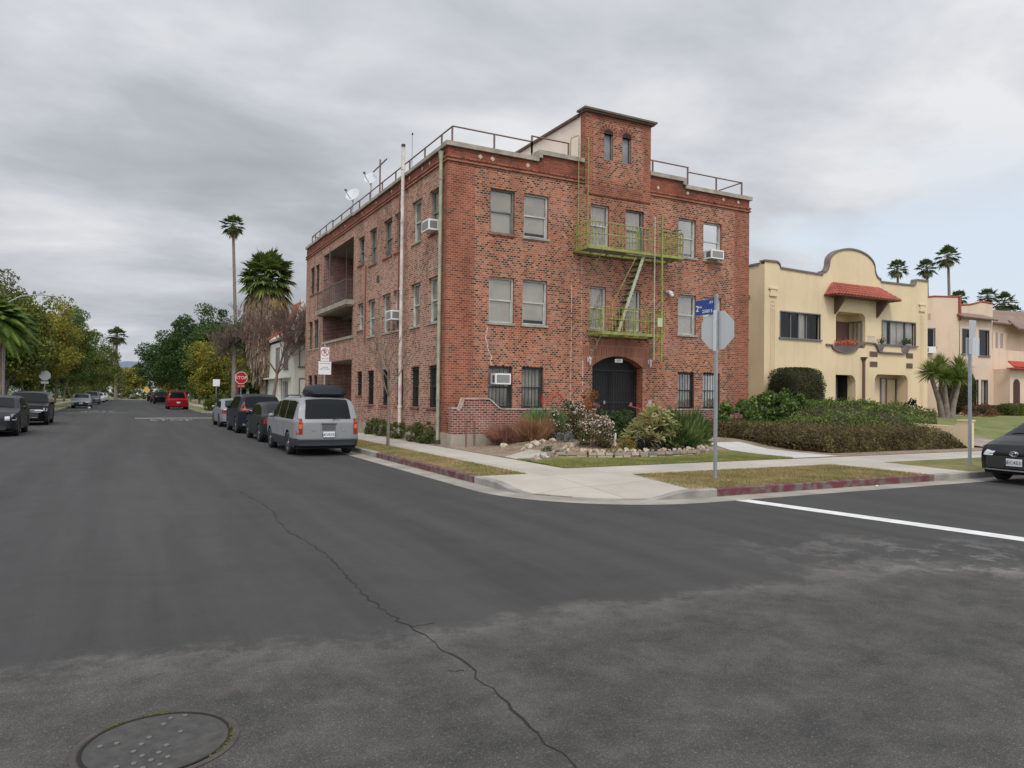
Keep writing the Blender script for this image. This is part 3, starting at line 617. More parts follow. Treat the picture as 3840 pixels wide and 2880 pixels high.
# soldier course panel above the door, 4 mm proud
for a,b in zip(np.linspace(5.3,8.35,25)[:-1],np.linspace(5.3,8.35,25)[1:]):
    zl=lambda x: archz(min(max(x,DOOR[0]),DOOR[1])) if DOOR[0]<=x<=DOOR[1] else zs-.25*min(1,abs((x-cxd))-hw)/.4
    zu=lambda x: 3.92-.45*((x-cxd)/1.6)**2
    g.quad((a,-.006,zl(a)+.002),(b,-.006,zl(b)+.002),(b,-.006,zu(b)),(a,-.006,zu(a)),4)
g.build('wall',WM,bb)
g=MB(); g.box(-.03,BX+.03,-.03,BY+.03,-.1,.55)
for h in ((P1[0],P1[1]),): pass
g.build('foundation',FOUND,bb)
g=MB(); g.quad((.05,.05,9.5),(BX-.05,.05,9.5),(BX-.05,BY-.05,9.5),(.05,BY-.05,9.5)); g.build('roof',mat('roof_gravel',(.3,.29,.28),.9),bb)
# cornice string courses and stained parapet
g=MB()
for z0,z1,p in ((9.36,9.42,.055),(9.42,9.48,.02),(9.48,9.54,.055)):
    g.box(-p,BX+p,-p,0.2,z0,z1,2); g.box(-p,.2,.2,BY+p,z0,z1,2); g.box(BX-.2,BX+p,.2,BY+p,z0,z1,2)
lvF=[(0,3.45,9.84),(3.45,9.82,10.10),(9.82,BX,9.84)]
for a,b,z in lvF: g.box(a,b,0.0,.3,9.54,z,3)
lvL=[(.3,10.9,9.80),(10.9,15.5,9.86),(15.5,BY,9.92)]
for a,b,z in lvL: g.box(0,.3,a,b,9.54,z,3)
g.box(BX-.3,BX,.3,BY,9.54,9.84,3); g.box(.3,BX-.3,BY-.3,BY,9.54,9.84,3)
g.build('parapet',WM,bb)
g=MB()
g.box(-.09,3.36,-.09,.36,9.84,9.99); g.box(3.36,5.22,-.09,.36,10.10,10.25); g.box(8.2,9.91,-.09,.36,10.10,10.25); g.box(9.91,BX+.09,-.09,.36,9.84,9.99)
g.box(3.36,3.50,-.087,.357,9.98,10.10); g.box(9.77,9.91,-.087,.357,9.98,10.10)
for a,b,z in lvL: g.box(-.09,.36,max(a,.36),b,z+.03 if a>1 else z+.04,z+.16)
g.box(BX-.36,BX+.09,.36,BY,9.84,9.99)
g.build('coping',CONC,bb)
DIA=mat('light_stone_inlay',(.45,.36,.27),.8)
for x in (1.15,1.6,2.95): 
    g=MB(); g.poly([(x-.09,-.012,9.66),(x,-.012,9.57),(x+.09,-.012,9.66),(x,-.012,9.75)]); g.build('diamond_inlay',DIA,bb)
for x in (8.6,10.05,11.9,12.7):
    g=MB(); g.poly([(x-.08,-.012,9.70),(x,-.012,9.62),(x+.08,-.012,9.70),(x,-.012,9.78)]); g.build('diamond_inlay',DIA,bb)
for y in (1.6,2.3,3.6,5.6,7.6,9.6,12.4,14.5,17):
    g=MB(); g.poly([(-.012,y-.08,9.70),(-.012,y,9.62),(-.012,y+.08,9.70),(-.012,y,9.78)]); g.build('diamond_inlay',DIA,bb)
# tower with white penthouse behind
g=MB(); TX0,TX1,TZ=5.27,8.2,12.0
th=[(6.07,6.47,10.36,11.3),(6.88,7.28,10.36,11.3)]
TT=lambda u,v,d:(u,d-.05,v)
wallgrid(g,TT,TX0,TX1,9.05,TZ,[(a,b,c,e) for a,b,c,e in th],lambda u,v:2 if (u<TX0+.35 or u>TX1-.35 or v>11.75 or v<9.4) else 0,cuts_u=(TX0+.35,TX1-.35),cuts_v=(11.75,9.4))
for h in th: 
    a,b,c_,e=h; g.quad(TT(a,c_,0),TT(a,e,0),TT(a,e,.2),TT(a,c_,.2),2); g.quad(TT(b,c_,0),TT(b,e,0),TT(b,e,.2),TT(b,c_,.2),2); g.quad(TT(a,c_,0),TT(b,c_,0),TT(b,c_,.2),TT(a,c_,.2),2)
g.quad((TX0,-.05,9.05),(TX1,-.05,9.05),(TX1,0,8.99),(TX0,0,8.99),2); g.quad((TX0,-.05,9.05),(TX0,0,8.99),(TX0,0,TZ),(TX0,-.05,TZ),2); g.quad((TX1,-.05,9.05),(TX1,0,8.99),(TX1,0,TZ),(TX1,-.05,TZ),2)
g.box(TX0,TX0+.02,0,.28,9.9,TZ,2); g.box(TX1-.02,TX1,0,.28,9.9,TZ,2)
# arched tops over the tower windows: recess shadow painted as a dark half disc + brick voussoirs
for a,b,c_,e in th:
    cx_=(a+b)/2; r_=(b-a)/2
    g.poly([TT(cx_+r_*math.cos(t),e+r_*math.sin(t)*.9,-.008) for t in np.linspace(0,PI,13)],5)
    for k in range(15):
        t0,t1=PI*k/15+.02,PI*(k+1)/15-.02
        r2=r_+.195
        g.poly([TT(cx_+q*math.cos(t),e+q*math.sin(t)*.95,-.014) for q,t in ((r_+.01,t0),(r2,t0),(r2,t1),(r_+.01,t1))],3 if k%2 else 4)
g.build('tower_wall',WM,bb)
g=MB(); g.box(TX0-.16,TX1+.16,-.24,.32,TZ,TZ+.07); g.box(TX0-.10,TX1+.10,-.18,.28,TZ-.06,TZ,0); g.build('tower_coping',mat('brown_coping',(.16,.11,.085),.85,col2=(.10,.08,.06),scale=3),bb)
g=MB(); g.box(TX0,TX1-.1,.285,6.2,9.5,TZ-.12); g.quad((TX0-.003,.285,TZ-.12),(TX0-.003,6.2,TZ-.12),(TX0-.003,6.2,TZ-.16),(TX0-.003,.285,TZ-.02)); g.build('penthouse_wall',STUCCOW,bb)
g=MB(); g.box(TX0-.1,TX1,.32,6.3,TZ-.12,TZ-.03); g.build('penthouse_roof',mat('brown_roof_edge',(.11,.07,.05),.8),bb)
# windows -------------------------------------------------
def window(parent,T,u0,u1,v0,v1,d,style,fr,sill=True,seed=0):
    F_={'g':GREYFR,'w':WHITEFR,'d':DKGREEN,'k':BLACKM}[fr]; fw=.055; vm=(v0+v1)/2
    g=MB()
    def bx(a,b,c,e,d0,d1,m=0): g.box(a,b,c,e,d0,d1,m,T=lambda x,y,z:T(x,y,z))
    # box() args order x,y,z -> (u,v,d)
    bx(u0,u0+fw,v0,v1,d-.05,d+.03); bx(u1-fw,u1,v0,v1,d-.05,d+.03); bx(u0+fw,u1-fw,v1-fw,v1,d-.05,d+.03); bx(u0+fw,u1-fw,v0,v0+fw,d-.05,d+.03)
    bx(u0+fw,u1-fw,vm-.02,vm+.025,d-.035,d+.02)
    bx(u1-fw-.035,u1-fw,v0+fw,vm-.02,d-.02,d+.02); bx(u0+fw,u0+fw+.03,v0+fw,vm-.02,d-.02,d+.02)
    w=g.build('window',F_,parent)
    g=MB(); g.box(u0+fw,u1-fw,vm+.025,v1-fw,d+.002,d+.006,0,T=T); g.box(u0+fw+.03,u1-fw-.035,v0+fw,vm-.02,d+.014,d+.018,0,T=T); g.build('pane',GLASS,w)
    if style in 'bcs':
        g=MB(); dd=d+.07; rr=random.Random(seed); lo_=v0+fw+(.12 if style=='b' and rr.random()<.45 else .0)
        if style=='b':
            dd=d+.035; n=8
            for k in range(n):
                z=lo_+(v1-fw-lo_)*k/n; z2=lo_+(v1-fw-lo_)*(k+1)/n; e=.004*math.sin(k*1.7+seed); e2=.004*math.sin(k*1.7+1.7+seed); g.quad(T(u0+fw,z,dd+e),T(u1-fw,z,dd+e),T(u1-fw,z2,dd+e2),T(u0+fw,z2,dd+e2))
            if fr=='w' and rr.random()<.5: pass
            g.build('blind',(BLIND,BLIND2,BLIND3,BLIND)[rr.randrange(4)],w)
        else:
            n=14; pts=[(u0+fw+(u1-u0-2*fw)*i/n,dd-.02+.015*math.sin(i*2.1+seed)) for i in range(n+1)]
            for (a,da),(b,db) in zip(pts[:-1],pts[1:]): g.quad(T(a,v0+fw,da),T(b,v0+fw,db),T(b,v1-fw,db),T(a,v1-fw,da))
            g.build('curtain',CURT if style=='s' else BLIND,w)
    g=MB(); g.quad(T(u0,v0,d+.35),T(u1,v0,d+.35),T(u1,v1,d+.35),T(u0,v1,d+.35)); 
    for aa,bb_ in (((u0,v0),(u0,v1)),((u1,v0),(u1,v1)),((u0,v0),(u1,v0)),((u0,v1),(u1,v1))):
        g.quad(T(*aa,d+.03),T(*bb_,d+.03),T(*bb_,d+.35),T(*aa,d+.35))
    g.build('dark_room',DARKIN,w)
    if sill:
        g=MB(); g.box(u0-.05,u1+.05,v0-.075,v0,-.05,d-.05,0,T=T); g.build('sill',CONC if fr=='w' else BR_PLAIN,w)
    if style in 'sk' :
        g=MB(); n=max(5,int((u1-u0)/.13))
        for k in range(n+1):
            u=u0+.03+(u1-u0-.06)*k/n; g.box(u-.008,u+.008,v0+.01,v1-.01,d-.085,d-.07,0,T=T)
        for v in (v0+.06,vm,v1-.08): g.box(u0+.02,u1-.02,v-.012,v+.012,d-.09,d-.085,0,T=T)
        g.build('security_bars',BLACKM,w)
    return w
wf=[]; 
for i,(a,b,s,st,fr) in enumerate(FW): wf.append(window(bb,TF,a,b,s[0],s[1],.14,st,fr,seed=i))
wl=[]
for i,(a,b,s,st,fr) in enumerate(LWn): wl.append(window(bb,TL,a,b,s[0],s[1],.16,st,fr,seed=i+30))
for a,b,c_,e in th:
    g=MB(); 
    for u in (a,b-.04): g.box(u,u+.04,c_,e,.05,.09,0,T=TT)
    w=g.build('window',GREYFR,bb); g=MB(); g.box(a+.04,b-.04,c_,e,.12,.13,0,T=TT); g.build('pane',mat('dusty_dark_glass',(.15,.16,.165),.35,col2=(.24,.25,.25),scale=3),w)
# air conditioners
def ac(parent,T,u0,u1,v0,v1,out):
    g=MB(); g.box(u0,u1,v0,v1,-out,.10,0,T=T); 
    o=g.build('air_conditioner',ACW,parent)
    g=MB()
    for (p,q) in ((u0+.05,u1-.05),):
        g.box(p,q,v0+.05,v1-.05,-out-.006,-out-.002,0,T=T)
    n=7
    for k in range(n): 
        u=-out+.05+(out-.1)*k/n; g.box(u0-.006,u0-.002,v0+.06,v1-.06,u,u+.03,0,T=lambda a,b,c:T(a,b,c))
    g.build('grille',ACG,o)
    g=MB()
    for k in range(9): g.box(u0+.06,u1-.06,v0+.06+(v1-v0-.12)*k/9,v0+.075+(v1-v0-.12)*k/9,-out-.012,-out-.007,0,T=T)
    g.build('louvre',mat('ac_louvre',(.35,.35,.35),.6),o)
ac(wf[5],TF,10.98,11.62,7.22,7.56,.34); ac(wf[12],TF,1.68,2.26,2.14,2.50,.26)
ac(wl[0],TL,.72,1.36,7.22,7.58,.36); ac(wl[8],TL,4.42,5.02,4.56,4.92,.36)
# double door with grille
g=MB(); xs_=np.linspace(DOOR[0],DOOR[1],25)
for a,b in zip(xs_[:-1],xs_[1:]): g.quad((a,.5,.42),(b,.5,.42),(b,.5,archz(b)),(a,.5,archz(a)))
dr=g.build('door',mat('black_door_paint',(.012,.013,.014),.45,col2=(.02,.022,.022),scale=2),bb)
g=MB()
for k in range(30):
    x=DOOR[0]+.04+(DOOR[1]-DOOR[0]-.08)*k/29; g.box(x-.009,x+.009,.36,.378,.45,archz(x)-.02)
for z in (.62,1.55,2.72): g.box(DOOR[0],DOOR[1],.352,.38,z,z+.035)
for x in (DOOR[0]+.02,cxd-.03,cxd+.03,DOOR[1]-.05): g.box(x,x+.03,.345,.385,.45,2.8)
g.build('gate_bars',BLACKM,dr)
g=MB(); 
for x in (6.02,7.68): g.cyl((x,.335,1.5),.06,.02,12,axis='y')
g.box(6.42,6.5,.33,.345,1.5,1.62); g.build('handle',mat('door_brass',(.30,.29,.26),.4,.6),dr)
g=MB(); g.box(6.66,7.0,-.03,-.015,3.02,3.15); pq=g.build('number_plaque',mat('plaque_white',(.62,.62,.60),.6),bb)
textobj('2501',.11,BLACKM,pq,basis((6.83,-.033,3.085),(1,0,0),(0,0,1)),.001,'numerals')
g=MB(); g.box(DOOR[0]-.3,DOOR[1]+.3,-.9,.5,.1,.42); g.box(DOOR[0]-.1,DOOR[1]+.1,-1.25,-.9,.1,.27); g.build('door_step',FOUND,bb)
# wall lanterns, floodlight, mailbox
def lantern(x,z):
    g=MB(); g.box(x-.022,x+.022,-.02,0,z-.06,z+.10); g.tube([(x,-.02,z+.1),(x,-.1,z+.14),(x,-.15,z+.06)],.01,6); g.tube([(x,-.15,z+.10),(x,-.15,z+.07),(x,-.15,z+.05),(x,-.15,z-.12),(x,-.15,z-.19)],[.006,.075,.055,.035,.005],6)
    g.build('wall_lantern',WHITEP,bb)
lantern(5.50,3.06); lantern(8.2,3.06)
g=MB(); g.cyl((9.09,-.04,5.78),.05,.04,10,axis='y'); g.tube([(9.09,-.05,5.80),(9.10,-.12,5.78),(9.12,-.22,5.66)],[.035,.06,.1],12); g.blob((9.12,-.24,5.64),.07,.05,.06,amp=0); g.build('flood_lamp',mat('lamp_white',(.75,.75,.74),.4),bb)
g=MB(); g.box(8.2,8.34,-.04,0,1.42,1.66); g.build('mail_box',mat('grey_box',(.35,.32,.29),.6),bb)
# porch recesses
g=MB()
def recess(h,dep,mw,floor=True):
    a,b,c_,e=h; T=TL
    g.quad(T(a,c_,0),T(a,e,0),T(a,e,dep),T(a,c_,dep),mw); g.quad(T(b,c_,0),T(b,e,0),T(b,e,dep),T(b,c_,dep),mw)
    g.quad(T(a,c_,dep),T(b,c_,dep),T(b,e,dep),T(a,e,dep),mw); g.quad(T(a,e,0),T(b,e,0),T(b,e,dep),T(a,e,dep),6)
    g.quad(T(a,c_,0),T(b,c_,0),T(b,c_,dep),T(a,c_,dep),6)
recess(P3,2.4,2); recess(P1,2.6,2)
g.box(1.0,2.4,10.9,16.49,5.62,5.80,6)
g.build('porch_recess',[BR_FRONT,BR_SIDE,mat('dim_brick',(.20,.08,.055),.9) if False else BR_GARDEN,BR_TOP,BR_ARCH,DARKIN,mat('porch_plaster',(.22,.19,.16),.9)],bb)
g=MB(); g.box(-.38,.999,10.72,16.6,5.80,6.02); g.box(-.30,-.02,10.8,16.5,5.74,5.80); bal=g.build('balcony_slab',CONC,bb)
g=MB(); g.box(-.06,.22,10.80,16.6,4.30,4.42); g.build('porch_sill',CONC,bb)
g=MB()
for k in range(34): 
    y=10.85+5.6*k/33; g.box(-.33,-.318,y-.006,y+.006,6.02,6.95)
g.box(-.345,-.305,10.8,16.5,6.93,6.97); g.box(-.34,-.31,10.8,16.5,6.1,6.12)
for y in (10.83,16.47):
    for k in range(4): g.box(-.3+.09*k,-.288+.09*k,y-.006,y+.006,6.02,6.95)
    g.box(-.33,0,y-.015,y+.015,6.93,6.96)
g.tube([(-.1,14.8,6.02),(-.1,14.8,8.93)],.025,6); g.tube([(.05,11.1,4.42),(.05,11.1,5.74)],.025,6)
g.tube([(.25,13.0,6.02),(.25,13.0,8.9)],.012,5)
g.build('balcony_railing',mat('dull_iron',(.10,.09,.085),.6),bb)
g=MB(); g.box(2.3,2.39,11.6,12.6,.3,2.5); g.box(2.3,2.39,13.2,15.6,.3,2.5); g.build('porch_door',mat('brown_door',(.09,.04,.025),.6),bb)
g=MB(); g.box(2.32,2.38,11.5,12.4,6.02,8.1); g.box(2.32,2.38,13.6,14.8,6.9,8.1); g.build('porch_door',mat('brown_door',(.09,.04,.025),.6),bb)
# vents, stone sills, cracks in mortar
g=MB(); g.box(-.01,.0,7.05,7.38,6.34,6.62); g.box(-.01,0,7.0,7.3,3.55,3.85); g.build('wall_vent',mat('vent_dark',(.05,.04,.04),.8),bb)
g=MB(); rr=random.Random(8)
pts=[(1.50,4.05),(1.44,3.8),(1.42,3.66),(1.49,3.5),(1.50,3.36),(1.56,3.2),(1.66,3.05),(1.60,2.9),(1.66,2.78)]
for (a,b),(c_,d_) in zip(pts[:-1],pts[1:]):
    n=5
    for k in range(n):
        x0,z0_,x1,z1_=a+(c_-a)*k/n,b+(d_-b)*k/n,a+(c_-a)*(k+1)/n,b+(d_-b)*(k+1)/n; w=rr.uniform(.008,.028); g.quad((x0-w,-.008,z0_),(x0+w,-.008,z0_),(x1+w,-.008,z1_),(x1-w,-.008,z1_))
g.build('patched_crack',mat('mortar_patch',(.52,.40,.33),.9),bb)
g=MB()
for x,z0_,z1_,w in ((4.78,1.4,5.9,.014),(5.28,1.2,3.0,.02),(5.2,3.6,6.6,.012)):
    z=z0_
    while z<z1_:
        if rr.random()<.75: g.box(x-w+rr.uniform(-.01,.01),x+w,-.007,-.002,z,z+.06)
        z+=.074
g.build('patched_crack',mat('mortar_patch',(.52,.40,.33),.9),bb)
# drainpipes
g=MB(); x,y=-.10,.34
g.tube([(x,y,.15),(x,y,9.45)],.058,10); 
for z in (1.6,4.7,6.3,8.8): g.cyl((x,y,z),.072,.07,10)
g.tube([(x,y,9.4),(x,y,9.62),(x,y,9.72)],[.06,.085,.1],10); g.build('drainpipe',PIPEG,bb)
g=MB(); g.cyl((x-.0,y,.14),.1,.16,10); g.build('pipe_boot',mat('dark_boot',(.05,.045,.04),.8),bb)
g=MB(); x,y=-.16,3.88
g.tube([(x,y,.2),(x,y,10.9)],.066,10); 
for z in (1.25,3.2,5.6,8.1,10.05): g.cyl((x,y,z),.082,.10,10)
g.build('vent_pipe',PIPEW,bb); g=MB(); g.cyl((x,y,10.9),.075,.10,10); g.build('pipe_cap',BLACKM,bb)
g=MB(); g.tube([(-.03,4.62,4.2),(-.03,4.62,9.7)],.02,6); g.tube([(-.03,8.9,3.9),(-.03,8.9,7.3)],.035,6); g.build('conduit',mat('red_brown_pipe',(.22,.08,.06),.7),bb)
# roof railing
g=MB(); ri=.26
def post(x,y,z0_,z1_): g.box(x-.025,x+.025,y-.025,y+.025,z0_,z1_)
for y in (.29,1.19,2.76,4.33,5.93,7.64,9.36): post(ri,y,9.95,10.58)
for y in (10.97,12.4,14.07): post(ri,y,10.0,10.60)
for y in (15.77,17.17,18.55,19.6,20.4): post(ri,y,10.05,10.68)
g.tube([(ri,.29,10.60),(ri,10.97,10.60)],.026,6); g.tube([(ri,10.97,10.62),(ri,15.77,10.62)],.026,6); g.tube([(ri,15.77,10.70),(ri,20.4,10.70)],.026,6); g.tube([(ri,20.4,10.70),(2.2,20.4,10.70)],.026,6)
for x in (1.79,3.25): post(x,ri,9.95,10.6)
g.tube([(ri,ri,10.6),(3.25,ri,10.6)],.026,6); g.tube([(3.25,ri,10.80),(4.75,ri,10.80)],.026,6); post(3.25,ri,10.2,10.82); post(4.75,ri,10.2,10.82)
g.build('roof_railing',RUST,bb); g=MB()
g.tube([(8.3,ri,10.8),(10.27,ri,10.8)],.026,6); post(8.54,ri,10.2,10.8); post(10.27,ri,10.0,10.82); g.tube([(10.27,ri,10.62),(13.15,ri,10.62)],.026,6); post(11.76,ri,9.95,10.62); post(13.15,ri,9.95,10.64)
g.tube([(13.15,ri,10.62),(13.15,4,10.62)],.026,6); post(13.15,4,9.95,10.62)
g.build('roof_railing',RUST,bb)
# ---- fire escape
g=MB(); 
def plat(x0,x1,dep,z):
    for y0_,y1_ in ((-.04,0.02),(-dep,-dep+.04)): g.box(x0,x1,y0_-.0,y1_,z-.10,z)
    for x in (x0,x1-.04,): g.box(x,x+.04,-dep+.04,-.04,z-.10,z)
    n=int(dep/.06)
    for k in range(1,n): g.box(x0+.04,x1-.04,-dep+.04+(dep-.1)*k/n-.012,-dep+.04+(dep-.1)*k/n+.012,z-.03,z-.01,1)
    for k in range(1,6): 
        x=x0+(x1-x0)*k/6; g.box(x-.02,x+.02,-dep+.04,-.04,z-.06,z-.032)
plat(4.8,9.0,1.0,6.95)
fe=g.build('fire_escape',[LIME,mat('dark_grating',(.07,.075,.05),.7)],bb)
g=MB(); plat(5.46,8.2,.92,4.04); g.build('lower_platform',[LIME,MATS['dark_grating']],fe)
g=MB()
def rail(x0,x1,dep,z,h,gap=None):
    for hh in (h,h*.52): g.tube([(x0,-.02,z+hh),(x0,-dep,z+hh),(x1,-dep,z+hh),(x1,-.02,z+hh)],.020,5)
    n=int((x1-x0)/.14)
    for k in range(n+1):
        x=x0+(x1-x0)*k/n; g.box(x-.009,x+.009,-dep-.009,-dep+.009,z,z+h)
    for x in (x0,x1):
        for k in range(6): y=-dep*(k+.3)/6; g.box(x-.009,x+.009,y-.009,y+.009,z,z+h)
    for x in (x0,(x0+x1)/2,x1): g.box(x-.018,x+.018,-dep-.018,-dep+.018,z-.1,z+h+.01)
rail(4.82,8.98,.98,6.95,.85); g.build('railing',LIME,fe); g=MB(); rail(5.48,8.18,.9,4.04,.85); g.build('railing',LIME,fe)
g=MB()
def strut(x,z,dep,drop): g.tube([(x,-dep+.05,z-.08),(x,-.01,z-drop)],.018,6); g.tube([(x,-.02,z-.12)]+[(x,-.02-.24*(1-math.cos(t)),z-.42+.24*math.sin(t)*1.0) for t in np.linspace(1.2,5.5,9)],.012,5)
strut(5.5,6.95,.95,.85); strut(8.5,6.95,.95,.85); strut(5.55,4.04,.85,.85); strut(8.1,4.04,.85,.85); g.build('bracket',[mat('grey_iron',(.27,.28,.25),.6,col2=(.3,.32,.1),scale=3)],fe)
g=MB()  # steep stair: pale near stringer, lime far stringer
a1,b1=Vector((7.30,-.88,6.93)),Vector((6.18,-.88,4.06)); 
def bar(a,b,w,t,m):
    d=(b-a).normalized(); n=Vector((d.z,0,-d.x)); vs=[]
    for p in (a,b):
        for s1 in (-w,w):
            for s2 in (-t,t): vs.append(p+n*s1+Vector((0,s2,0)))
    g.add(vs,[(0,1,3,2),(4,6,7,5),(0,4,5,1),(2,3,7,6),(0,2,6,4),(1,5,7,3)],m)
bar(a1,b1,.055,.012,0); bar(a1+Vector((.10,.42,0)),b1+Vector((.10,.42,0)),.05,.012,1)
for k in range(1,13):
    p=a1+(b1-a1)*k/13; g.box(p.x-.09,p.x+.16,p.y,p.y+.43,p.z-.012,p.z+.012,2)
g.tube([a1+Vector((-.32,-.02,-.05)),b1+Vector((-.28,-.02,.95)),b1+Vector((-.28,-.02,0))],.013,5,1)
g.build('stair',[WORNW,LIME,mat('dark_tread',(.07,.08,.06),.7)],fe)
g=MB()
g.box(7.60,7.63,-1.07,-1.04,3.1,8.25,1); g.box(7.93,7.985,-1.075,-1.02,3.05,8.45,0)
for k in range(15): 
    z=3.3+.3*k
    if z<4.0 or z>7.0: g.tube([(7.62,-1.05,z),(7.95,-1.05,z)],.011,5,0)
g.box(8.9,8.93,-1.0,-.97,7.8,7.84,0); g.tube([(8.0,-1.0,7.72),(8.95,-.9,7.95)],.018,5,2)
g.build('drop_ladder',[LIME,WORNW,BLACKM],fe)
g=MB()
for x in (4.92,5.32): g.tube([(x,-.16,6.95),(x,-.16,10.9)] ,.018,6); g.tube([(x,-.16,10.9),(x,-.13,11.0),(x,.35,11.05),(x,.38,10.98),(x,.4,10.2)],.016,6)
for k in range(13): g.tube([(4.92,-.16,7.2+.29*k),(5.32,-.16,7.2+.29*k)],.010,5)
for z in (7.9,9.2): 
    for x in (4.92,5.32): g.box(x-.01,x+.01,-.16,0,z-.01,z+.01)
g.build('roof_ladder',LIME,fe)
g=MB(); g.box(7.74,7.96,-1.1,-1.095,4.3,4.62); g.build('notice_board',mat('notice_pale',(.42,.45,.30),.7),fe)
g=MB(); g.box(6.5,7.75,-.93,-.88,6.80,6.87); g.build('pale_board',WORNW,fe)
# ---- rooftop things
def dish(name,label,x,y,z,s,az):
    t=empty(name,label,'satellite dish',(x,y,z),az,'satellite dishes on the brick roof')
    g=MB(); vs=[];n=14
    for j in range(4):
        q=j/3
        for i in range(n): a=2*PI*i/n; vs.append((s*q*math.cos(a)*.8,-.10*s*(q*q)*1.6,s*q*math.sin(a)))
    g.add(vs,[(j*n+i,j*n+(i+1)%n,(j+1)*n+(i+1)%n,(j+1)*n+i) for j in range(3) for i in range(n)],0,True)
    o=g.build('dish',mat('dish_grey',(.46,.48,.50),.5),t); o.location=(0,0,1.05); o.rotation_euler=(math.radians(-35),0,math.radians(15))
    g=MB(); g.tube([(0,0,0),(0,.03,1.02)],.022,6); g.build('pole',GALV,t)
    g=MB(); g.tube([(0,.02,.75),(0,-.42,1.02),(0,-.5,1.16)],.014,5); g.box(-.04,.04,-.56,-.48,1.13,1.21); g.build('feed_arm',mat('dark_iron',(.08,.08,.08),.6),t)
    return t
dish('satellite_dish','larger grey satellite dish on the brick roof edge, farther from the corner',.3,12.25,10.1,.42,math.radians(-55))
dish('satellite_dish','smaller grey satellite dish on the brick roof, beside the wooden cross pole',.3,9.4,10.15,.36,math.radians(-50))
t=empty('antenna_pole','weathered wooden T shaped pole standing on the brick roof','antenna pole',(.4,8.42,9.6)); g=MB(); g.tube([(0,0,0),(0,0,2.2)],.035,6); g.build('pole',RUST,t); g=MB(); g.tube([(0,-.90,1.98),(0,.95,1.92)],.030,6); g.build('crossbar',mat('dark_iron',(.08,.08,.08),.6),t)
t=empty('antenna_mast','thin pale metal mast on the brick roof behind the vent pipe','antenna mast',(.3,4.2,9.9)); g=MB(); g.tube([(0,0,0),(0,0,1.65)],.014,6); g.build('mast',GALV,t); g=MB(); g.blob((0,0,1.67),.035,.035,.05,amp=0); g.build('finial',BLACKM,t)
# ---- low garden wall in front of the left windows
def gwall(name,label,outline,y0,y1,copz):
    t=empty(name,label,'garden wall',(outline[0][0],y0,.1)); ox,oz=outline[0][0],.1
    g=MB(); n=len(outline); 
    for (a,za),(b,zb) in zip(outline[:-1],outline[1:]):
        g.quad((a,y0,.52),(b,y0,.52),(b,y0,zb),(a,y0,za)); g.quad((a,y1,.52),(b,y1,.52),(b,y1,zb),(a,y1,za)); g.quad((a,y0,za),(b,y0,zb),(b,y1,zb),(a,y1,za))
    a,za=outline[0]; b,zb=outline[-1]; g.quad((a,y0,.52),(a,y1,.52),(a,y1,za),(a,y0,za)); g.quad((b,y0,.52),(b,y1,.52),(b,y1,zb),(b,y0,zb))
    o=g.build('brickwork',BR_GARDEN,t); o.location=(-ox,-y0,-oz)
    g=MB()
    for (a,za),(b,zb) in zip(outline[:-1],outline[1:]):
        m=0
        vs=[(a,y0-.03,za+.002),(b,y0-.03,zb+.002),(b,y0-.03,zb+.05),(a,y0-.03,za+.05),(a,y1+.03,za+.002),(b,y1+.03,zb+.002),(b,y1+.03,zb+.05),(a,y1+.03,za+.05)]
        g.add(vs,[(0,1,2,3),(4,5,6,7),(3,2,6,7),(0,1,5,4),(0,3,7,4),(1,2,6,5)],0)
    o=g.build('coping',mat('whitewashed_coping',(.46,.40,.35),.85,col2=(.27,.16,.13),scale=7),t); o.location=(-ox,-y0,-oz)
    g=MB(); g.box(outline[0][0]-.04,outline[-1][0]+.04,y0-.04,y1+.04,-.05,.52); o=g.build('footing',FOUND,t); o.location=(-ox,-y0,-oz)
    return t
ol=[(-.02,1.33),(.13,1.32),(.22,1.24),(.30,1.34),(.36,1.50),(.40,1.63),(1.22,1.63)]+[(1.22+.55*s_,1.63-.33*(s_*s_*(3-2*s_))) for s_ in np.linspace(.1,1,8)]+[(5.45,1.30)]
gwall('garden_wall','low red brick garden wall with swept whitewashed coping, left of the entry',ol,-.62,-.36,1)
gwall('garden_wall','low straight red brick garden wall right of the entry',[(8.0,1.30),(13.6,1.30)],-.62,-.36,1)
# ------------------------------------------------------------------ vehicles
def carpaint(name,c,metal=.3,rough=.4,c2=None):
    return mat(name,c,rough,metal,coat=.1,col2=c2,scale=1.5,spec=.10) 
CGL=mat('car_glass_dark',(.007,.009,.010),.08,0,spec=.13)
TYRE=mat('tyre_rubber',(.018,.018,.018),.85)
RIMM=mat('alloy_rim',(.42,.43,.44),.35,.8)
RIMD=mat('dark_rim',(.10,.10,.10),.5,.5)
BLKP=mat('black_plastic',(.02,.021,.022),.6)
CHROME=mat('chrome',(.6,.6,.6),.18,1)
TAIL=mat('tail_lamp_red',(.22,.010,.012),.25,coat=.2)
AMBER=mat('amber_lamp',(.55,.12,.015),.2,coat=.8)
LENS=mat('head_lamp_clear',(.55,.58,.60),.12,.4,coat=1)
PLATE=mat('licence_plate_white',(.62,.62,.62),.5)
PLTX=mat('plate_blue_characters',(.03,.04,.12),.6)
def interp(P,y):
    if y<=P[0][0]: return P[0][1]
    for (a,za),(b,zb) in zip(P[:-1],P[1:]):
        if y<=b: return za+(zb-za)*(y-a)/max(1e-6,b-a)
    return P[-1][1]
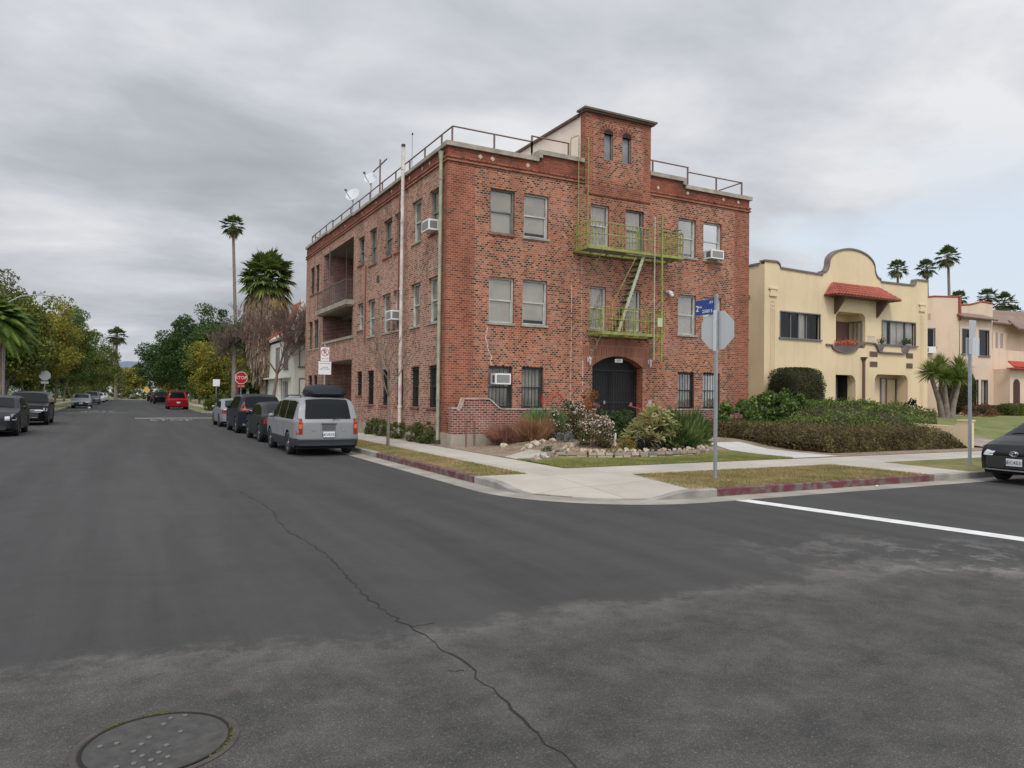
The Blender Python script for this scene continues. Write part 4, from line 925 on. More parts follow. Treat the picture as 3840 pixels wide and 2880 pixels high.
def car(name,label,loc,rz,paint,prof,L,W,belt,wb,ro,wr=.33,wins=(),wsh=(0,0),rgl=None,clad=None,kind='car',group=None,tail=None,head=None,rim=RIMM,extras=None,plate='rear',sill=.24,tumble=.30,bumpz=None,grille=None,plt='7TKV351',archr=.06,roofrail=False,cat='car'):
    """local +Y is forward, y=0 at the rear bumper"""
    t=empty(name,label,cat,loc,rz,group); hw0=W/2; H=max(z for _,z in prof)
    wy=(ro,ro+wb); Ra=wr+archr
    st=set(np.round(np.arange(0,L+.001,.07),3)); st|={round(a,3) for a,_ in prof if 0<=a<=L}
    for w in wy: st|={round(w+s*q,3) for s in (-1,1) for q in (Ra,Ra*.97,Ra*.88,Ra*.7,Ra*.4)}
    Y_=sorted(v for v in st if 0<=v<=L)
    ztop=lambda y: interp(prof,y)
    def zbot(y):
        b=sill+ (.06 if (y<.25 or y>L-.3) else 0)
        for w in wy:
            d=abs(y-w)
            if d<Ra: b=max(b,wr+math.sqrt(max(0,Ra*Ra-d*d)))
        return min(b,ztop(y)-.05)
    def hwf(y,z):
        e=min(y/.32,1); f=min((L-y)/.65,1)
        p=1-.10*(1-e)**2-.16*(1-f)**2.2
        x=hw0*p
        if z<.55: x-=.03*((.55-z)/.3)**2
        if z>belt: x-=tumble*(z-belt)+.02*min(1,(z-belt)/.05)
        zt__=ztop(y); r_=.07
        if z>zt__-r_: x-=r_*(1-math.sqrt(max(0,1-((z-(zt__-r_))/r_)**2)))*.8
        return x
    lev=sorted(set([.15,.24,.3,.36,.45,.55,.62,.7,.78,.86,.93,belt,belt+.05]+[belt+.05+.07*k for k in range(1,14)]+([clad] if clad else [])))
    lev=[z for z in lev if z<H-.10]+[H-.07,H-.045,H-.02,H]
    lev=sorted(set(lev)); nl=len(lev); K=9; cr=.045; bu=.07
    def bul(y,tt): 
        if y<.3: return -bu*(1-tt*tt)*(1-y/.3)
        if y>L-.4: return bu*1.4*(1-tt*tt)*(1-(L-y)/.4)
        return 0
    g=MB(); 
    def side(s):
        vs=[];
        for y in Y_:
            zb,zt2=zbot(y),ztop(y)
            for z in lev:
                zc=min(max(z,zb),zt2)
                # keep rounding relative: map the top rows to the local roof edge
                if z>=H-.071: zc=zt2-(H-z)
                zc=max(min(zc,zt2),zb); vs.append((s*hwf(y,zc),y,zc))
        return vs
    for s in (-1,1):
        vs=side(s); fs=[];ms=[]
        for i in range(len(Y_)-1):
            for j in range(nl-1):
                q=(i*nl+j,(i+1)*nl+j,(i+1)*nl+j+1,i*nl+j+1); zc=sum(vs[k][2] for k in q)/4
                g.add([vs[k] for k in q],[(0,1,2,3)],1 if (clad and zc<clad) else 0,True)
    TT_=[-1+2*k/(K-1) for k in range(K)]
    def ztc(y,tt): 
        e=min(1,y/.4,(L-y)/.5); return ztop(y)+cr*(1-tt*tt)*e
    for i in range(len(Y_)-1):
        for k in range(K-1):
            p=[]
            for (yy,tt) in ((Y_[i],TT_[k]),(Y_[i],TT_[k+1]),(Y_[i+1],TT_[k+1]),(Y_[i+1],TT_[k])): p.append((hwf(yy,ztop(yy))*tt,yy+bul(yy,tt),ztc(yy,tt)))
            g.add(p,[(0,1,2,3)],0,True)
    def xend(y,z,tt): return (hwf(y,z)*tt,y+bul(y,tt),z)
    for y in (0,L):
        zb,zt2=zbot(y),ztop(y); zs_=[zb]+[z for z in lev if zb<z<zt2]+[zt2]
        for j in range(len(zs_)-1):
            for k in range(K-1):
                zc=(zs_[j]+zs_[j+1])/2
                g.add([xend(y,zs_[j],TT_[k]),xend(y,zs_[j],TT_[k+1]),xend(y,zs_[j+1],TT_[k+1]),xend(y,zs_[j+1],TT_[k])],[(0,1,2,3)],1 if (clad and zc<clad) else 0,True)
    body=g.build('body',[paint,BLKP if clad is None else mat('grey_cladding',(.032,.037,.043),.55,spec=.2)],t,uv=False)
    import bmesh
    bm=bmesh.new(); bm.from_mesh(body.data); bmesh.ops.remove_doubles(bm,verts=bm.verts,dist=.0008); bmesh.ops.recalc_face_normals(bm,faces=bm.faces); bm.to_mesh(body.data); bm.free()
    # underbody
    g=MB(); g.box(-hw0+.1,hw0-.1,.15,L-.2,sill-.04,.55)
    g.build('underbody',mat('underbody_black',(.01,.01,.01),.9),t)
    # glass
    def sidewin(y0,y1,bot,top,s):
        g=MB(); n=max(3,int((y1-y0)/.06)); ys_=[y0+(y1-y0)*i/n for i in range(n+1)]
        for a,b in zip(ys_[:-1],ys_[1:]):
            for q in range(5):
                vs=[]
                for (y,f) in ((a,q/5),(b,q/5),(b,(q+1)/5),(a,(q+1)/5)):
                    z0_,z1_=bot(y),top(y); z=z0_+(max(z1_,z0_+.002)-z0_)*f; vs.append((s*(hwf(y,z)+.006),y,z))
                g.add(vs,[(0,1,2,3)],0,True)
        return g
    for (y0,y1) in wins:
        for s in (-1,1):
            sidewin(y0,y1,lambda y:belt+.04,lambda y:ztop(y)-.085,s).build('side_window',CGL,t,uv=False)
    def topglass(y0,y1,f0=.86,nm='windscreen',z0lim=None):
        pts=[(y,ztop(y)) for y in Y_ if y0<=y<=y1]; pts=[(y0,ztop(y0))]+[p for p in pts if y0<p[0]<y1]+[(y1,ztop(y1))]
        d=[]
        for i in range(len(pts)):
            a=pts[max(i-1,0)]; b=pts[min(i+1,len(pts)-1)]; dy,dz=b[0]-a[0],b[1]-a[1]; l=math.hypot(dy,dz) or 1; d.append((-dz/l,dy/l))
        g=MB()
        for i in range(len(pts)-1):
            for k in range(K-1):
                p=[]
                for (ii,tt) in ((i,TT_[k]),(i,TT_[k+1]),(i+1,TT_[k+1]),(i+1,TT_[k])):
                    y,z=pts[ii]; ny_,nz_=d[ii]; e=.012
                    p.append((hwf(y,z)*tt*f0,y+bul(y,tt*f0)+ny_*e,ztc(y,tt*f0)+nz_*e))
                g.add(p,[(0,1,2,3)],0,True)
        g.build(nm,CGL,t,uv=False)
    topglass(wsh[0],wsh[1])
    if rgl: topglass(rgl[0],rgl[1],.84,'rear_window')
    def endpatch(y,x0,x1,z0_,z1_,m,nm,off=.012,par=None,wrap=0,round_=0):
        g=MB(); sgn=-1 if y==0 else 1; nx=max(2,int(abs(x1-x0)/.05))
        zz=[z0_+(z1_-z0_)*k/4 for k in range(5)]
        for i in range(nx):
            for j in range(4):
                vs=[]
                for xx,zq in ((x0+(x1-x0)*i/nx,zz[j]),(x0+(x1-x0)*(i+1)/nx,zz[j]),(x0+(x1-x0)*(i+1)/nx,zz[j+1]),(x0+(x1-x0)*i/nx,zz[j+1])):
                    tt=max(-1,min(1,xx/max(.1,hwf(y,min(zq,ztop(y)))))); yb=y+bul(y,tt)
                    if zq>ztop(y):   # follow the sloping profile
                        for k2 in range(200):
                            yy=(k2*.01) if y==0 else L-k2*.01
                            if ztop(yy)>=zq: break
                        yb=yy+bul(yy,tt)
                    vs.append((xx,yb+sgn*off,zq))
                g.add(vs,[(0,1,2,3)],0,True)
        return g.build(nm,m,par or t,uv=False)
    def sidepatch(y0,y1,z0_,z1_,m,nm,par):
        for s in (-1,1):
            pass
    def lamps(y,z0_,z1_,w,m,nm,m2=None,ly=.18,ht=1.0):
        for s in (-1,1):
            xo=hwf(y,(z0_+z1_)/2); o=endpatch(y,s*(xo-w),s*(xo-.005),z0_,z1_,m,nm)
            g=MB()
            for k in range(5):
                a,b=(y+(1 if y==0 else -1)*ly*k/5),(y+(1 if y==0 else -1)*ly*(k+1)/5)
                g.add([(s*(hwf(a,z0_)+.008),a,z0_),(s*(hwf(b,z0_)+.008),b,z0_),(s*(hwf(b,z1_)+.008),b,z1_),(s*(hwf(a,z1_)+.008),a,z1_)],[(0,1,2,3)],0,True)
            g.build('lamp_wrap',m,o,uv=False)
            if m2: 
                zm=z0_+(z1_-z0_)*.36; endpatch(y,s*(xo-w*.9),s*(xo-.01),zm,zm+(z1_-z0_)*.28,m2,'amber_lens',.018,o)
    if tail: lamps(0,*tail[:3],TAIL,'tail_lamp',tail[3] if len(tail)>3 else None,ly=.09)
    if head: lamps(L,*head[:3],LENS,'head_lamp',ly=.3)
    if plate=='rear': pz=(tail[0]+.0 if tail else .8) if bumpz is None else bumpz; p=endpatch(0,-.16,.16,pz,pz+.155,PLATE,'licence_plate',.035); textobj(plt,.105,PLTX,p,basis((0,-bu-.04-.0,pz+.07),(1,0,0),(0,0,1)),.001,'plate_text')
    if plate=='front': pz=bumpz or .5; p=endpatch(L,-.16,.16,pz,pz+.155,PLATE,'licence_plate',.035); textobj(plt,.105,PLTX,p,basis((0,L+bu*1.4+.042,pz+.07),(-1,0,0),(0,0,1)),.001,'plate_text')
    if grille: 
        for (x_,z0_,z1_,m) in grille: endpatch(L,-x_,x_,z0_,z1_,m,'grille')
    # door seams and handles
    g=MB()
    for s in (-1,1):
        for a,b in zip(wins[:-1],wins[1:]):
            yy=(a[1]+b[0])/2
            for z0_ in np.arange(.4,belt,.08): 
                z1_=min(z0_+.08,belt); g.add([(s*(hwf(yy,z0_)+.004),yy-.006,z0_),(s*(hwf(yy,z0_)+.004),yy+.006,z0_),(s*(hwf(yy,z1_)+.004),yy+.006,z1_),(s*(hwf(yy,z1_)+.004),yy-.006,z1_)],[(0,1,2,3)])
    if g.f: g.build('door_seam',BLACKM,t,uv=False)
    for s in (-1,1):
        g=MB(); ym=wsh[0]+.30; g.blob((s*(hw0+.07),ym-.05,belt+.08),.10,.05,.07,amp=0,n=8,k=5); g.box(min(s*(hw0-.05),s*(hw0+.05)),max(s*(hw0-.05),s*(hw0+.05)),ym-.05,ym,belt+.02,belt+.06); g.build('door_mirror',paint,t,uv=False)
    for s in (-1,1):
        for w in wy:
            x=s*(hw0-.11); g=MB(); n=22; prf=[(wr*.62,-.10),(wr*.94,-.105),(wr,-.07),(wr,.07),(wr*.94,.105),(wr*.62,.10)]
            vs=[(x+p[1],w+p[0]*math.cos(2*PI*i/n),wr+p[0]*math.sin(2*PI*i/n)) for p in prf for i in range(n)]
            g.add(vs,[(j*n+i,j*n+(i+1)%n,(j+1)*n+(i+1)%n,(j+1)*n+i) for j in range(len(prf)-1) for i in range(n)],0,True)
            wh=g.build('wheel',TYRE,t,uv=False)
            g=MB(); xo=x+s*.075
            g.add([(xo-s*.04,w+.63*wr*math.cos(2*PI*i/n),wr+.63*wr*math.sin(2*PI*i/n)) for i in range(n)],[tuple(range(n))],1)
            for q in range(5):
                a=2*PI*q/5; da=.22
                g.add([(xo,w+.10*wr*math.cos(a-1),wr+.10*wr*math.sin(a-1)),(xo,w+.10*wr*math.cos(a+1),wr+.10*wr*math.sin(a+1)),(xo,w+.62*wr*math.cos(a+da),wr+.62*wr*math.sin(a+da)),(xo,w+.62*wr*math.cos(a-da),wr+.62*wr*math.sin(a-da))],[(0,1,2,3)],0)
            g.tube([(xo-s*.02,w,wr),(xo+s*.012,w,wr)],wr*.18,10,0)
            rv=[(xo+dx,w+q*wr*math.cos(2*PI*i/n),wr+q*wr*math.sin(2*PI*i/n)) for q,dx in ((.56,0),(.66,s*.012)) for i in range(n)]
            g.add(rv,[(i,(i+1)%n,n+(i+1)%n,n+i) for i in range(n)],0)
            g.build('rim',[rim,RIMD],wh,uv=False)
            g=MB(); na=12
            for q in range(na):
                a0,a1=PI*q/na,PI*(q+1)/na
                g.add([(x+s*.06 if False else s*(hw0-.30),w+Ra*math.cos(a),wr+Ra*math.sin(a)) for a in (a0,a1)]+[(s*(hwf(w,.6)-.005),w+Ra*math.cos(a),wr+Ra*math.sin(a)) for a in (a1,a0)],[(0,1,2,3)])
            g.build('wheel_arch',MATS['underbody_black'],t,uv=False)
    if roofrail:
        for s in (-1,1):
            g=MB(); x=s*(hwf(L*.4,H-.02)-.06); ya,yb_=prof[roofrail[0]][0]+.1,prof[roofrail[1]][0]; g.tube([(x,ya,ztop(ya)+.0),(x,ya+.12,ztop(ya+.12)+.07),(x,yb_-.12,ztop(yb_-.12)+.07),(x,yb_,ztop(yb_))],.018,6); g.build('roof_rail',roofrail[2],t,uv=False)
    if extras: extras(t,endpatch,hwf,ztop,bu)
    return t
SILV=carpaint('silver_car_paint',(.235,.24,.245),.2,.45); DGREY=carpaint('dark_grey_car_paint',(.020,.023,.026),.3); NAVY=carpaint('blue_black_car_paint',(.014,.019,.027),.3); BLK=carpaint('black_car_paint',(.006,.006,.0065),.1,.28)
SIL2=carpaint('silver_sedan_paint',(.24,.25,.265),.4); RED=carpaint('red_truck_paint',(.23,.008,.014),.2); GRY=carpaint('grey_suv_paint',(.13,.14,.15),.4); WHT=carpaint('white_car_paint',(.6,.6,.6),0)
VANP=[(0,.97),(.05,1.03),(.20,1.44),(.32,1.56),(.7,1.63),(2.4,1.64),(3.0,1.58),(3.9,1.10),(4.55,.94),(4.85,.76)]
SEDP=[(0,.93),(.06,1.0),(.55,1.05),(1.2,1.37),(1.7,1.44),(2.4,1.43),(2.7,1.38),(3.4,1.0),(4.4,.80),(4.7,.64)]
COUP=[(0,.90),(.06,.97),(.35,1.02),(1.15,1.33),(1.7,1.41),(2.3,1.40),(2.6,1.35),(3.25,.98),(4.2,.78),(4.45,.62)]
SUVP=[(0,1.02),(.06,1.12),(.40,1.55),(.65,1.64),(1.2,1.67),(2.4,1.66),(2.75,1.58),(3.45,1.10),(4.25,.98),(4.55,.72)]
PRIP=[(0,.95),(.06,1.1),(.5,1.22),(1.2,1.42),(2.0,1.48),(2.6,1.42),(3.6,.98),(4.25,.80),(4.54,.64)]
KX=XE-.28
def vanx(t,ep,hwf,ztop,bu):
    # rear wiper, badge pieces, handle recess, roof rails, high stop lamp, step pad
    g=MB(); g.tube([(.10,-bu-.01,1.02),(.34,-.045+.0,1.09)],.010,5); g.build('rear_wiper',BLACKM,t,uv=False)
    ep(0,-.22,.22,.90,.925,BLACKM,'tailgate_handle',.016); ep(0,-.19,.19,.735,.90,mat('plate_recess',(.08,.08,.085),.5),'plate_recess',.012)
    ep(0,-.10,.10,1.52,1.56,TAIL,'high_stop_lamp',.02); ep(0,.02,.10,1.07,1.13,WHITEP,'window_sticker',.02)
    for x in (-.42,.42): ep(0,x-.05,x+.05,.72,.76,CHROME,'badge',.014)
    ep(0,-.85,.85,.47,.50,mat('bumper_top',(.10,.11,.12),.5),'bumper_step',.05)
    g=MB(); g.box(-.86,.86,-.09,.03,.34,.62); 
    for s in (-1,1):
        g=MB(); x=s*.62; g.tube([(x,.7,1.65),(x,.85,1.70),(x,2.5,1.70),(x,2.65,1.62)],.016,6); g.build('roof_rail',BLKP,t,uv=False)
    g=MB(); 
    for y in (1.0,2.1): g.box(-.66,.66,y-.03,y+.03,1.70,1.72)
    g.build('rack_bar',BLKP,t,uv=False)
def place(fn,*a,**k): return fn(*a,**k)
van=car('parked_minivan','silver minivan with grey lower bumpers parked nearest the corner, black roof box above it',(KX-.80,-1.18,0),0,SILV,VANP,4.85,1.84,.99,2.85,1.05,.33,wins=((.42,1.55),(1.62,2.65),(2.72,3.55)),wsh=(2.98,3.86),rgl=(.055,.325),clad=.50,tail=(.62,1.06,.11,AMBER),plate='rear',bumpz=.54,extras=vanx,tumble=.26,plt='4KVR352',cat='minivan',group=None)
# roof box: its own thing resting on the rack bars
rb=empty('roof_box','black streamlined cargo box strapped on the silver minivan roof','roof box',(KX-.66,-1.18+.45,1.64))
g=MB(); vs=[]; n=12; secs=[(0,.34,.10,.12),(.10,.50,.03,.22),(.40,.54,.0,.36),(1.0,.53,0,.40),(1.5,.46,0,.32),(1.95,.32,.02,.18),(2.1,.16,.06,.12)]
for (y,w,z0_,z1_) in secs:
    for i in range(n):
        a=2*PI*i/n; cx_,cz_=w*math.copysign(abs(math.cos(a))**.55,math.cos(a)),math.copysign(abs(math.sin(a))**.7,math.sin(a)); vs.append((cx_,y,(z0_+z1_)/2+cz_*(z1_-z0_)/2))
g.add(vs,[(j*n+i,j*n+(i+1)%n,(j+1)*n+(i+1)%n,(j+1)*n+i) for j in range(len(secs)-1) for i in range(n)],0,True); g.add(vs[:n],[tuple(range(n))]); g.add(vs[-n:],[tuple(range(n))])
g.build('shell',mat('roof_box_plastic',(.013,.016,.019),.5,spec=.2),rb,uv=False)
g=MB(); g.box(-.535,.535,.3,1.4,.13,.15); g.build('seam_trim',BLACKM,rb,uv=False)
def sedx(t,ep,hwf,ztop,bu): ep(0,-.7,.7,.38,.50,BLKP,'bumper_insert',.014)
car('parked_sedan','dark grey sedan parked in front of the silver minivan',(KX-.72,4.7,0),0,DGREY,COUP,4.45,1.78,.93,2.62,1.0,.32,wins=((.75,1.5),(1.58,2.65)),wsh=(2.58,3.2),rgl=(.38,1.1),tail=(.68,.86,.32),bumpz=.52,extras=sedx,plt='6WRL208',cat='sedan')
def suvx(t,ep,hwf,ztop,bu):
    ep(0,-.62,.62,.98,1.02,CHROME,'chrome_strip',.016); ep(0,-.5,.5,.52,.60,BLKP,'bumper_insert',.014); ep(0,-.75,.75,.36,.44,CHROME,'lower_trim',.02)
    for s in (-1,1): ep(0,s*.80,s*.45,.97,1.06,TAIL,'tail_lamp_arm',.02)
car('parked_suv','dark blue grey crossover SUV with tall hooked tail lamps and chrome trim',(KX-.65,11.1,0),0,NAVY,SUVP,4.55,1.84,1.04,2.66,1.0,.35,wins=((.55,1.3),(1.38,2.2),(2.28,3.1)),wsh=(2.72,3.4),rgl=(.07,.42),clad=None,tail=(.98,1.36,.10),bumpz=.70,extras=suvx,plt='8DMS417',cat='suv')
car('parked_sedan','silver sedan parked farthest up the brick building row, before the stop sign',(KX-.66,17.5,0),0,SIL2,COUP,4.45,1.76,.93,2.62,1.0,.32,wins=((.75,1.5),(1.58,2.65)),wsh=(2.58,3.2),rgl=(.38,1.1),tail=(.70,.88,.30),bumpz=.50,plt='5GTB630',cat='sedan')
# far side vehicles of the east kerb
PKP=[(0,1.02),(1.78,1.04),(1.82,1.60),(2.0,1.80),(3.1,1.82),(3.35,1.74),(3.95,1.18),(5.0,1.08),(5.4,.85)]
car('parked_pickup','red pickup truck parked beyond the cross street',(KX-.95,58.5,0),0,RED,PKP,5.4,1.92,1.12,3.4,1.1,.38,wins=((1.95,2.6),(2.66,3.4)),wsh=(3.3,3.9),rgl=(1.785,1.97),tail=(.72,1.0,.10),bumpz=.62,plt='8F31907',cat='pickup truck')
car('parked_suv','black SUV parked beyond the red pickup truck',(KX-.95,94,0),0,BLK,SUVP,4.55,1.9,1.04,2.66,1.0,.36,wins=((.55,1.3),(1.38,2.2),(2.28,3.1)),wsh=(2.72,3.4),rgl=(.07,.42),tail=(.95,1.2,.10),plate='',cat='suv')
car('parked_sedan','dark sedan farthest but one on the far right kerb, past the black SUV',(KX-.95,110,0),0,DGREY,SEDP,4.7,1.8,.95,2.7,1.0,.33,wins=((.75,1.5),(1.58,2.75)),wsh=(2.7,3.35),rgl=(.55,1.18),tail=(.70,.88,.30),plate='',cat='sedan')
car('parked_suv','small dark SUV last in the row along the far right kerb',(KX-.95,124,0),0,BLK,SUVP,4.55,1.84,1.04,2.66,1.0,.36,wins=((.55,1.3),(1.38,2.2),(2.28,3.1)),wsh=(2.72,3.4),rgl=(.07,.42),tail=(.95,1.2,.10),plate='',cat='suv')
# west kerb, facing the camera (heading -Y): rotation pi, local y=0 rear
def west(x_side,yfront,L,W): return (x_side-W/2,yfront+L,0)
CHG=CHROME
def cadx(t,ep,hwf,ztop,bu):
    for s in (-1,1): ep(4.55,s*.62,s*.78,.34,.42,LENS,'fog_lamp',.02)
car('parked_sedan','black luxury car with bright upright grille at the left edge of the picture',west(-12.66,11.2,4.75,1.86),PI,NAVY if False else carpaint('graphite_car_paint',(.03,.032,.036),.4),[(0,1.0),(.06,1.06),(.4,1.3),(.9,1.46),(1.6,1.52),(2.4,1.50),(2.8,1.42),(3.5,1.04),(4.4,.90),(4.75,.74)],4.75,1.86,1.0,2.8,1.0,.35,wins=((.75,1.6),(1.68,2.75)),wsh=(2.74,3.45),tail=(.8,1.0,.2),head=(.62,.86,.16),plate='',grille=((.36,.52,.86,CHROME),(.60,.26,.42,BLKP)),cat='sedan')
def lsx(t,ep,hwf,ztop,bu):
    for z in (.66,.72,.78): ep(4.55,-.66,.66,z,z+.022,CHROME,'grille_bar',.022)
    ep(4.55,-.5,.5,.40,.43,CHROME,'chrome_strip',.022)
car('parked_suv','black SUV with silver roof rails and chrome grille bars at the left, second car in',west(-12.45,21.5,4.55,1.88),PI,BLK,SUVP,4.55,1.88,1.04,2.66,1.0,.36,wins=((.55,1.3),(1.38,2.2),(2.28,3.1)),wsh=(2.72,3.4),rgl=(.07,.42),head=(.72,.88,.34),plate='',grille=((.55,.36,.64,BLKP),),extras=lsx,roofrail=(3,5,CHROME),cat='suv')
car('parked_hatchback','small silver hatchback with large black grille parked beyond the cross street on the left',west(-11.94,64.2,4.45,1.76),PI,SIL2,COUP,4.45,1.76,.93,2.62,1.0,.32,wins=((.75,1.5),(1.58,2.65)),wsh=(2.58,3.2),rgl=(.38,1.1),head=(.58,.74,.3),plate='front',bumpz=.42,grille=((.62,.30,.62,BLKP),),plt='7LKD114',cat='hatchback')
car('parked_suv','grey SUV parked behind the small silver hatchback on the left kerb',west(-11.7,86.5,4.55,1.9),PI,GRY,SUVP,4.55,1.9,1.04,2.66,1.0,.37,wins=((.55,1.3),(1.38,2.2),(2.28,3.1)),wsh=(2.72,3.4),head=(.72,.9,.3),plate='',grille=((.5,.4,.7,BLKP),),cat='suv')
car('parked_sedan','white sedan parked next after the grey SUV on the far left kerb',west(-11.5,106,4.7,1.8),PI,WHT,SEDP,4.7,1.8,.95,2.7,1.0,.33,wins=((.75,1.5),(1.58,2.75)),wsh=(2.7,3.35),head=(.58,.74,.3),plate='',cat='sedan')
car('parked_sedan','white sedan parked last along the far left kerb',west(-11.3,121,4.7,1.8),PI,WHT,SEDP,4.7,1.8,.95,2.7,1.0,.33,wins=((.75,1.5),(1.58,2.75)),wsh=(2.7,3.35),head=(.58,.74,.3),plate='',cat='sedan')
def prx(t,ep,hwf,ztop,bu):
    ep(4.54,-.62,.62,.29,.315,mat('lower_lip_grey',(.2,.2,.21),.4),'lower_lip',.03)
    g=MB(); vs=[]
    for i in range(20): a=2*PI*i/20; vs.append((.085*math.cos(a),4.54+bu*1.4+.03,.655+.055*math.sin(a)))
    o=MB(); o.add(vs,[tuple(range(20))]); b=o.build('badge',mat('badge_blue',(.015,.03,.10),.3),t,uv=False)
    g=MB(); 
    for rx,rz_ in ((.085,.055),(.045,.045)): 
        q=[(rx*math.cos(2*PI*i/20),4.54+bu*1.4+.034,.655+rz_*math.sin(2*PI*i/20)) for i in range(21)]; g.tube(q,.006,5)
    g.tube([(-.07,4.54+bu*1.4+.034,.672),(.07,4.54+bu*1.4+.034,.672)],.006,5); g.build('emblem',CHROME,b,uv=False)
    g=MB(); 
pri=car('parked_hatchback','black hatchback with white plate parked at the right edge of the picture',(12.1,YN-.25-.88,0),PI/2,BLK,PRIP,4.54,1.76,.93,2.70,.95,.32,wins=((1.0,1.8),(1.88,2.9)),wsh=(2.55,3.5),head=(.60,.80,.22),plate='front',bumpz=.40,grille=((.62,.34,.60,BLKP),),extras=prx,plt='8EC4531',cat='hatchback')
# ------------------------------------------------------------------ signs and street furniture
SBACK=mat('sign_back_aluminium',(.50,.52,.53),.42,.6); SBLUE=mat('street_sign_blue',(.012,.04,.20),.5); SWHITE=mat('sign_white',(.75,.75,.75),.55); SRED=mat('stop_sign_red',(.42,.012,.02),.5)
def octagon(r): return [(r*math.cos(PI/8+i*PI/4),r*math.sin(PI/8+i*PI/4)) for i in range(8)]
def signpost(t,h,w=.05): 
    g=MB(); g.box(-w/2,w/2,-w/2,w/2,0,h); return g.build('pole',GALV,t)
# back of the near stop sign: faces +X (east traffic on the right street)
t=empty('stop_sign','octagonal stop sign seen from its plain grey back on the near corner verge','traffic sign',(1.27,-10.87,.12))
signpost(t,3.72,.055)
g=MB(); a=math.radians(-12); T2=lambda p,k:(.035+.004*k+p[0]*math.sin(a),p[0]*math.cos(a),3.0+p[1])
g.prism(octagon(.41),T2); f_=g.build('sign_face',SBACK,t)
g=MB(); g.box(-.045,-.028,-.035,.035,2.58,3.40); g.build('backing_strip',mat('perforated_strip',(.62,.64,.62),.5,.4),t)
def plate2(t,dirv,up,cx_,w,h,mat_,label_,nm='street_name_plate'):
    pass
# street name blade, facing the camera side, hung on the left of the pole
bd=Vector((-.13,.99,0)).normalized(); 
g=MB(); q=[]; 
def bp(s,z,o=0): return Vector((0,0,0))+bd*s+Vector((0,0,z))+Vector((bd.y,-bd.x,0))*o
nrm=Vector((bd.y,-bd.x,0)); 
if nrm.dot(Vector((-1,0,0)))<0: nrm=-nrm
def bpt(s,z,o): return bd*s+nrm*o+Vector((0,0,z))
vs=[bpt(s,z,o) for s in (.03,.54) for z in (3.33,3.63) for o in (.0,.006)]
g.add(vs,[(0,1,3,2),(4,6,7,5),(0,4,5,1),(2,3,7,6),(0,2,6,4),(1,5,7,3)]); blade=g.build('street_name_plate',SBLUE,t)
rt=-bd; 
textobj('2',.17,SWHITE,blade,basis(bpt(.475,3.46,.009),rt,(0,0,1)),.001,'lettering')
textobj('ND',.055,SWHITE,blade,basis(bpt(.40,3.49,.009),rt,(0,0,1)),.001,'lettering')
textobj('AV',.075,SWHITE,blade,basis(bpt(.12,3.57,.009),rt,(0,0,1)),.001,'lettering')
textobj('2500 S',.095,SWHITE,blade,basis(bpt(.22,3.395,.009),rt,(0,0,1)),.001,'lettering')
# right hand pole with sign seen almost edge-on
t=empty('sign_post','galvanised post with narrow parking signs seen edge on, beside the black hatchback','traffic sign',(9.72,-10.94,.14)); signpost(t,3.2,.06)
g=MB(); a=math.radians(12)
for (z0_,z1_,w,an) in ((2.81,3.67,.30,-PI/2),(2.76,3.23,.30,-.785)):
    vs=[( s*w*.5*math.cos(an+PI/2)+o*.9+.04, -s*w*.5*math.sin(an+PI/2)-.04+o*.5, z) for s in (-1,1) for z in (z0_,z1_) for o in (0,.006)]
    g.add(vs,[(0,1,3,2),(4,6,7,5),(0,4,5,1),(2,3,7,6),(0,2,6,4),(1,5,7,3)])
g.build('sign_face',SBACK,t)
# no parking sign by the minivan
t=empty('no_parking_sign','white no parking sign above a second regulation plate, behind the silver minivan','traffic sign',(-2.35,6.3,.15)); signpost(t,3.5,.05)
g=MB(); g.box(-.16,.16,-.05,-.042,2.86,3.38); p1=g.build('sign_face',SWHITE,t)
textobj('P',.24,BLACKM,p1,basis((0,-.054,3.19),(1,0,0),(0,0,1)),.001,'lettering')
g=MB()
n=24
for k in range(n):
    a,b=2*PI*k/n,2*PI*(k+1)/n; g.quad(*[( r_*math.cos(x),-.0555,3.19+r_*math.sin(x)) for r_,x in ((.125,a),(.148,a),(.148,b),(.125,b))])
g.quad((-.105,-.056,3.28),(-.085,-.056,3.30),(.105,-.056,3.10),(.085,-.056,3.08)); g.build('prohibition_ring',SRED,p1)
textobj('ANY TIME',.062,SRED,p1,basis((0,-.054,2.95),(1,0,0),(0,0,1)),.001,'lettering')
g=MB(); g.box(-.24,.24,-.05,-.042,2.34,2.84); p2=g.build('sign_face',SWHITE,t)
textobj('NO PARKING',.068,SRED,p2,basis((0,-.054,2.76),(1,0,0),(0,0,1)),.001,'lettering'); textobj('2 HOUR\n8AM TO 6PM',.068,mat('sign_green',(.02,.16,.08),.6),p2,basis((0,-.054,2.58),(1,0,0),(0,0,1)),.001,'lettering')
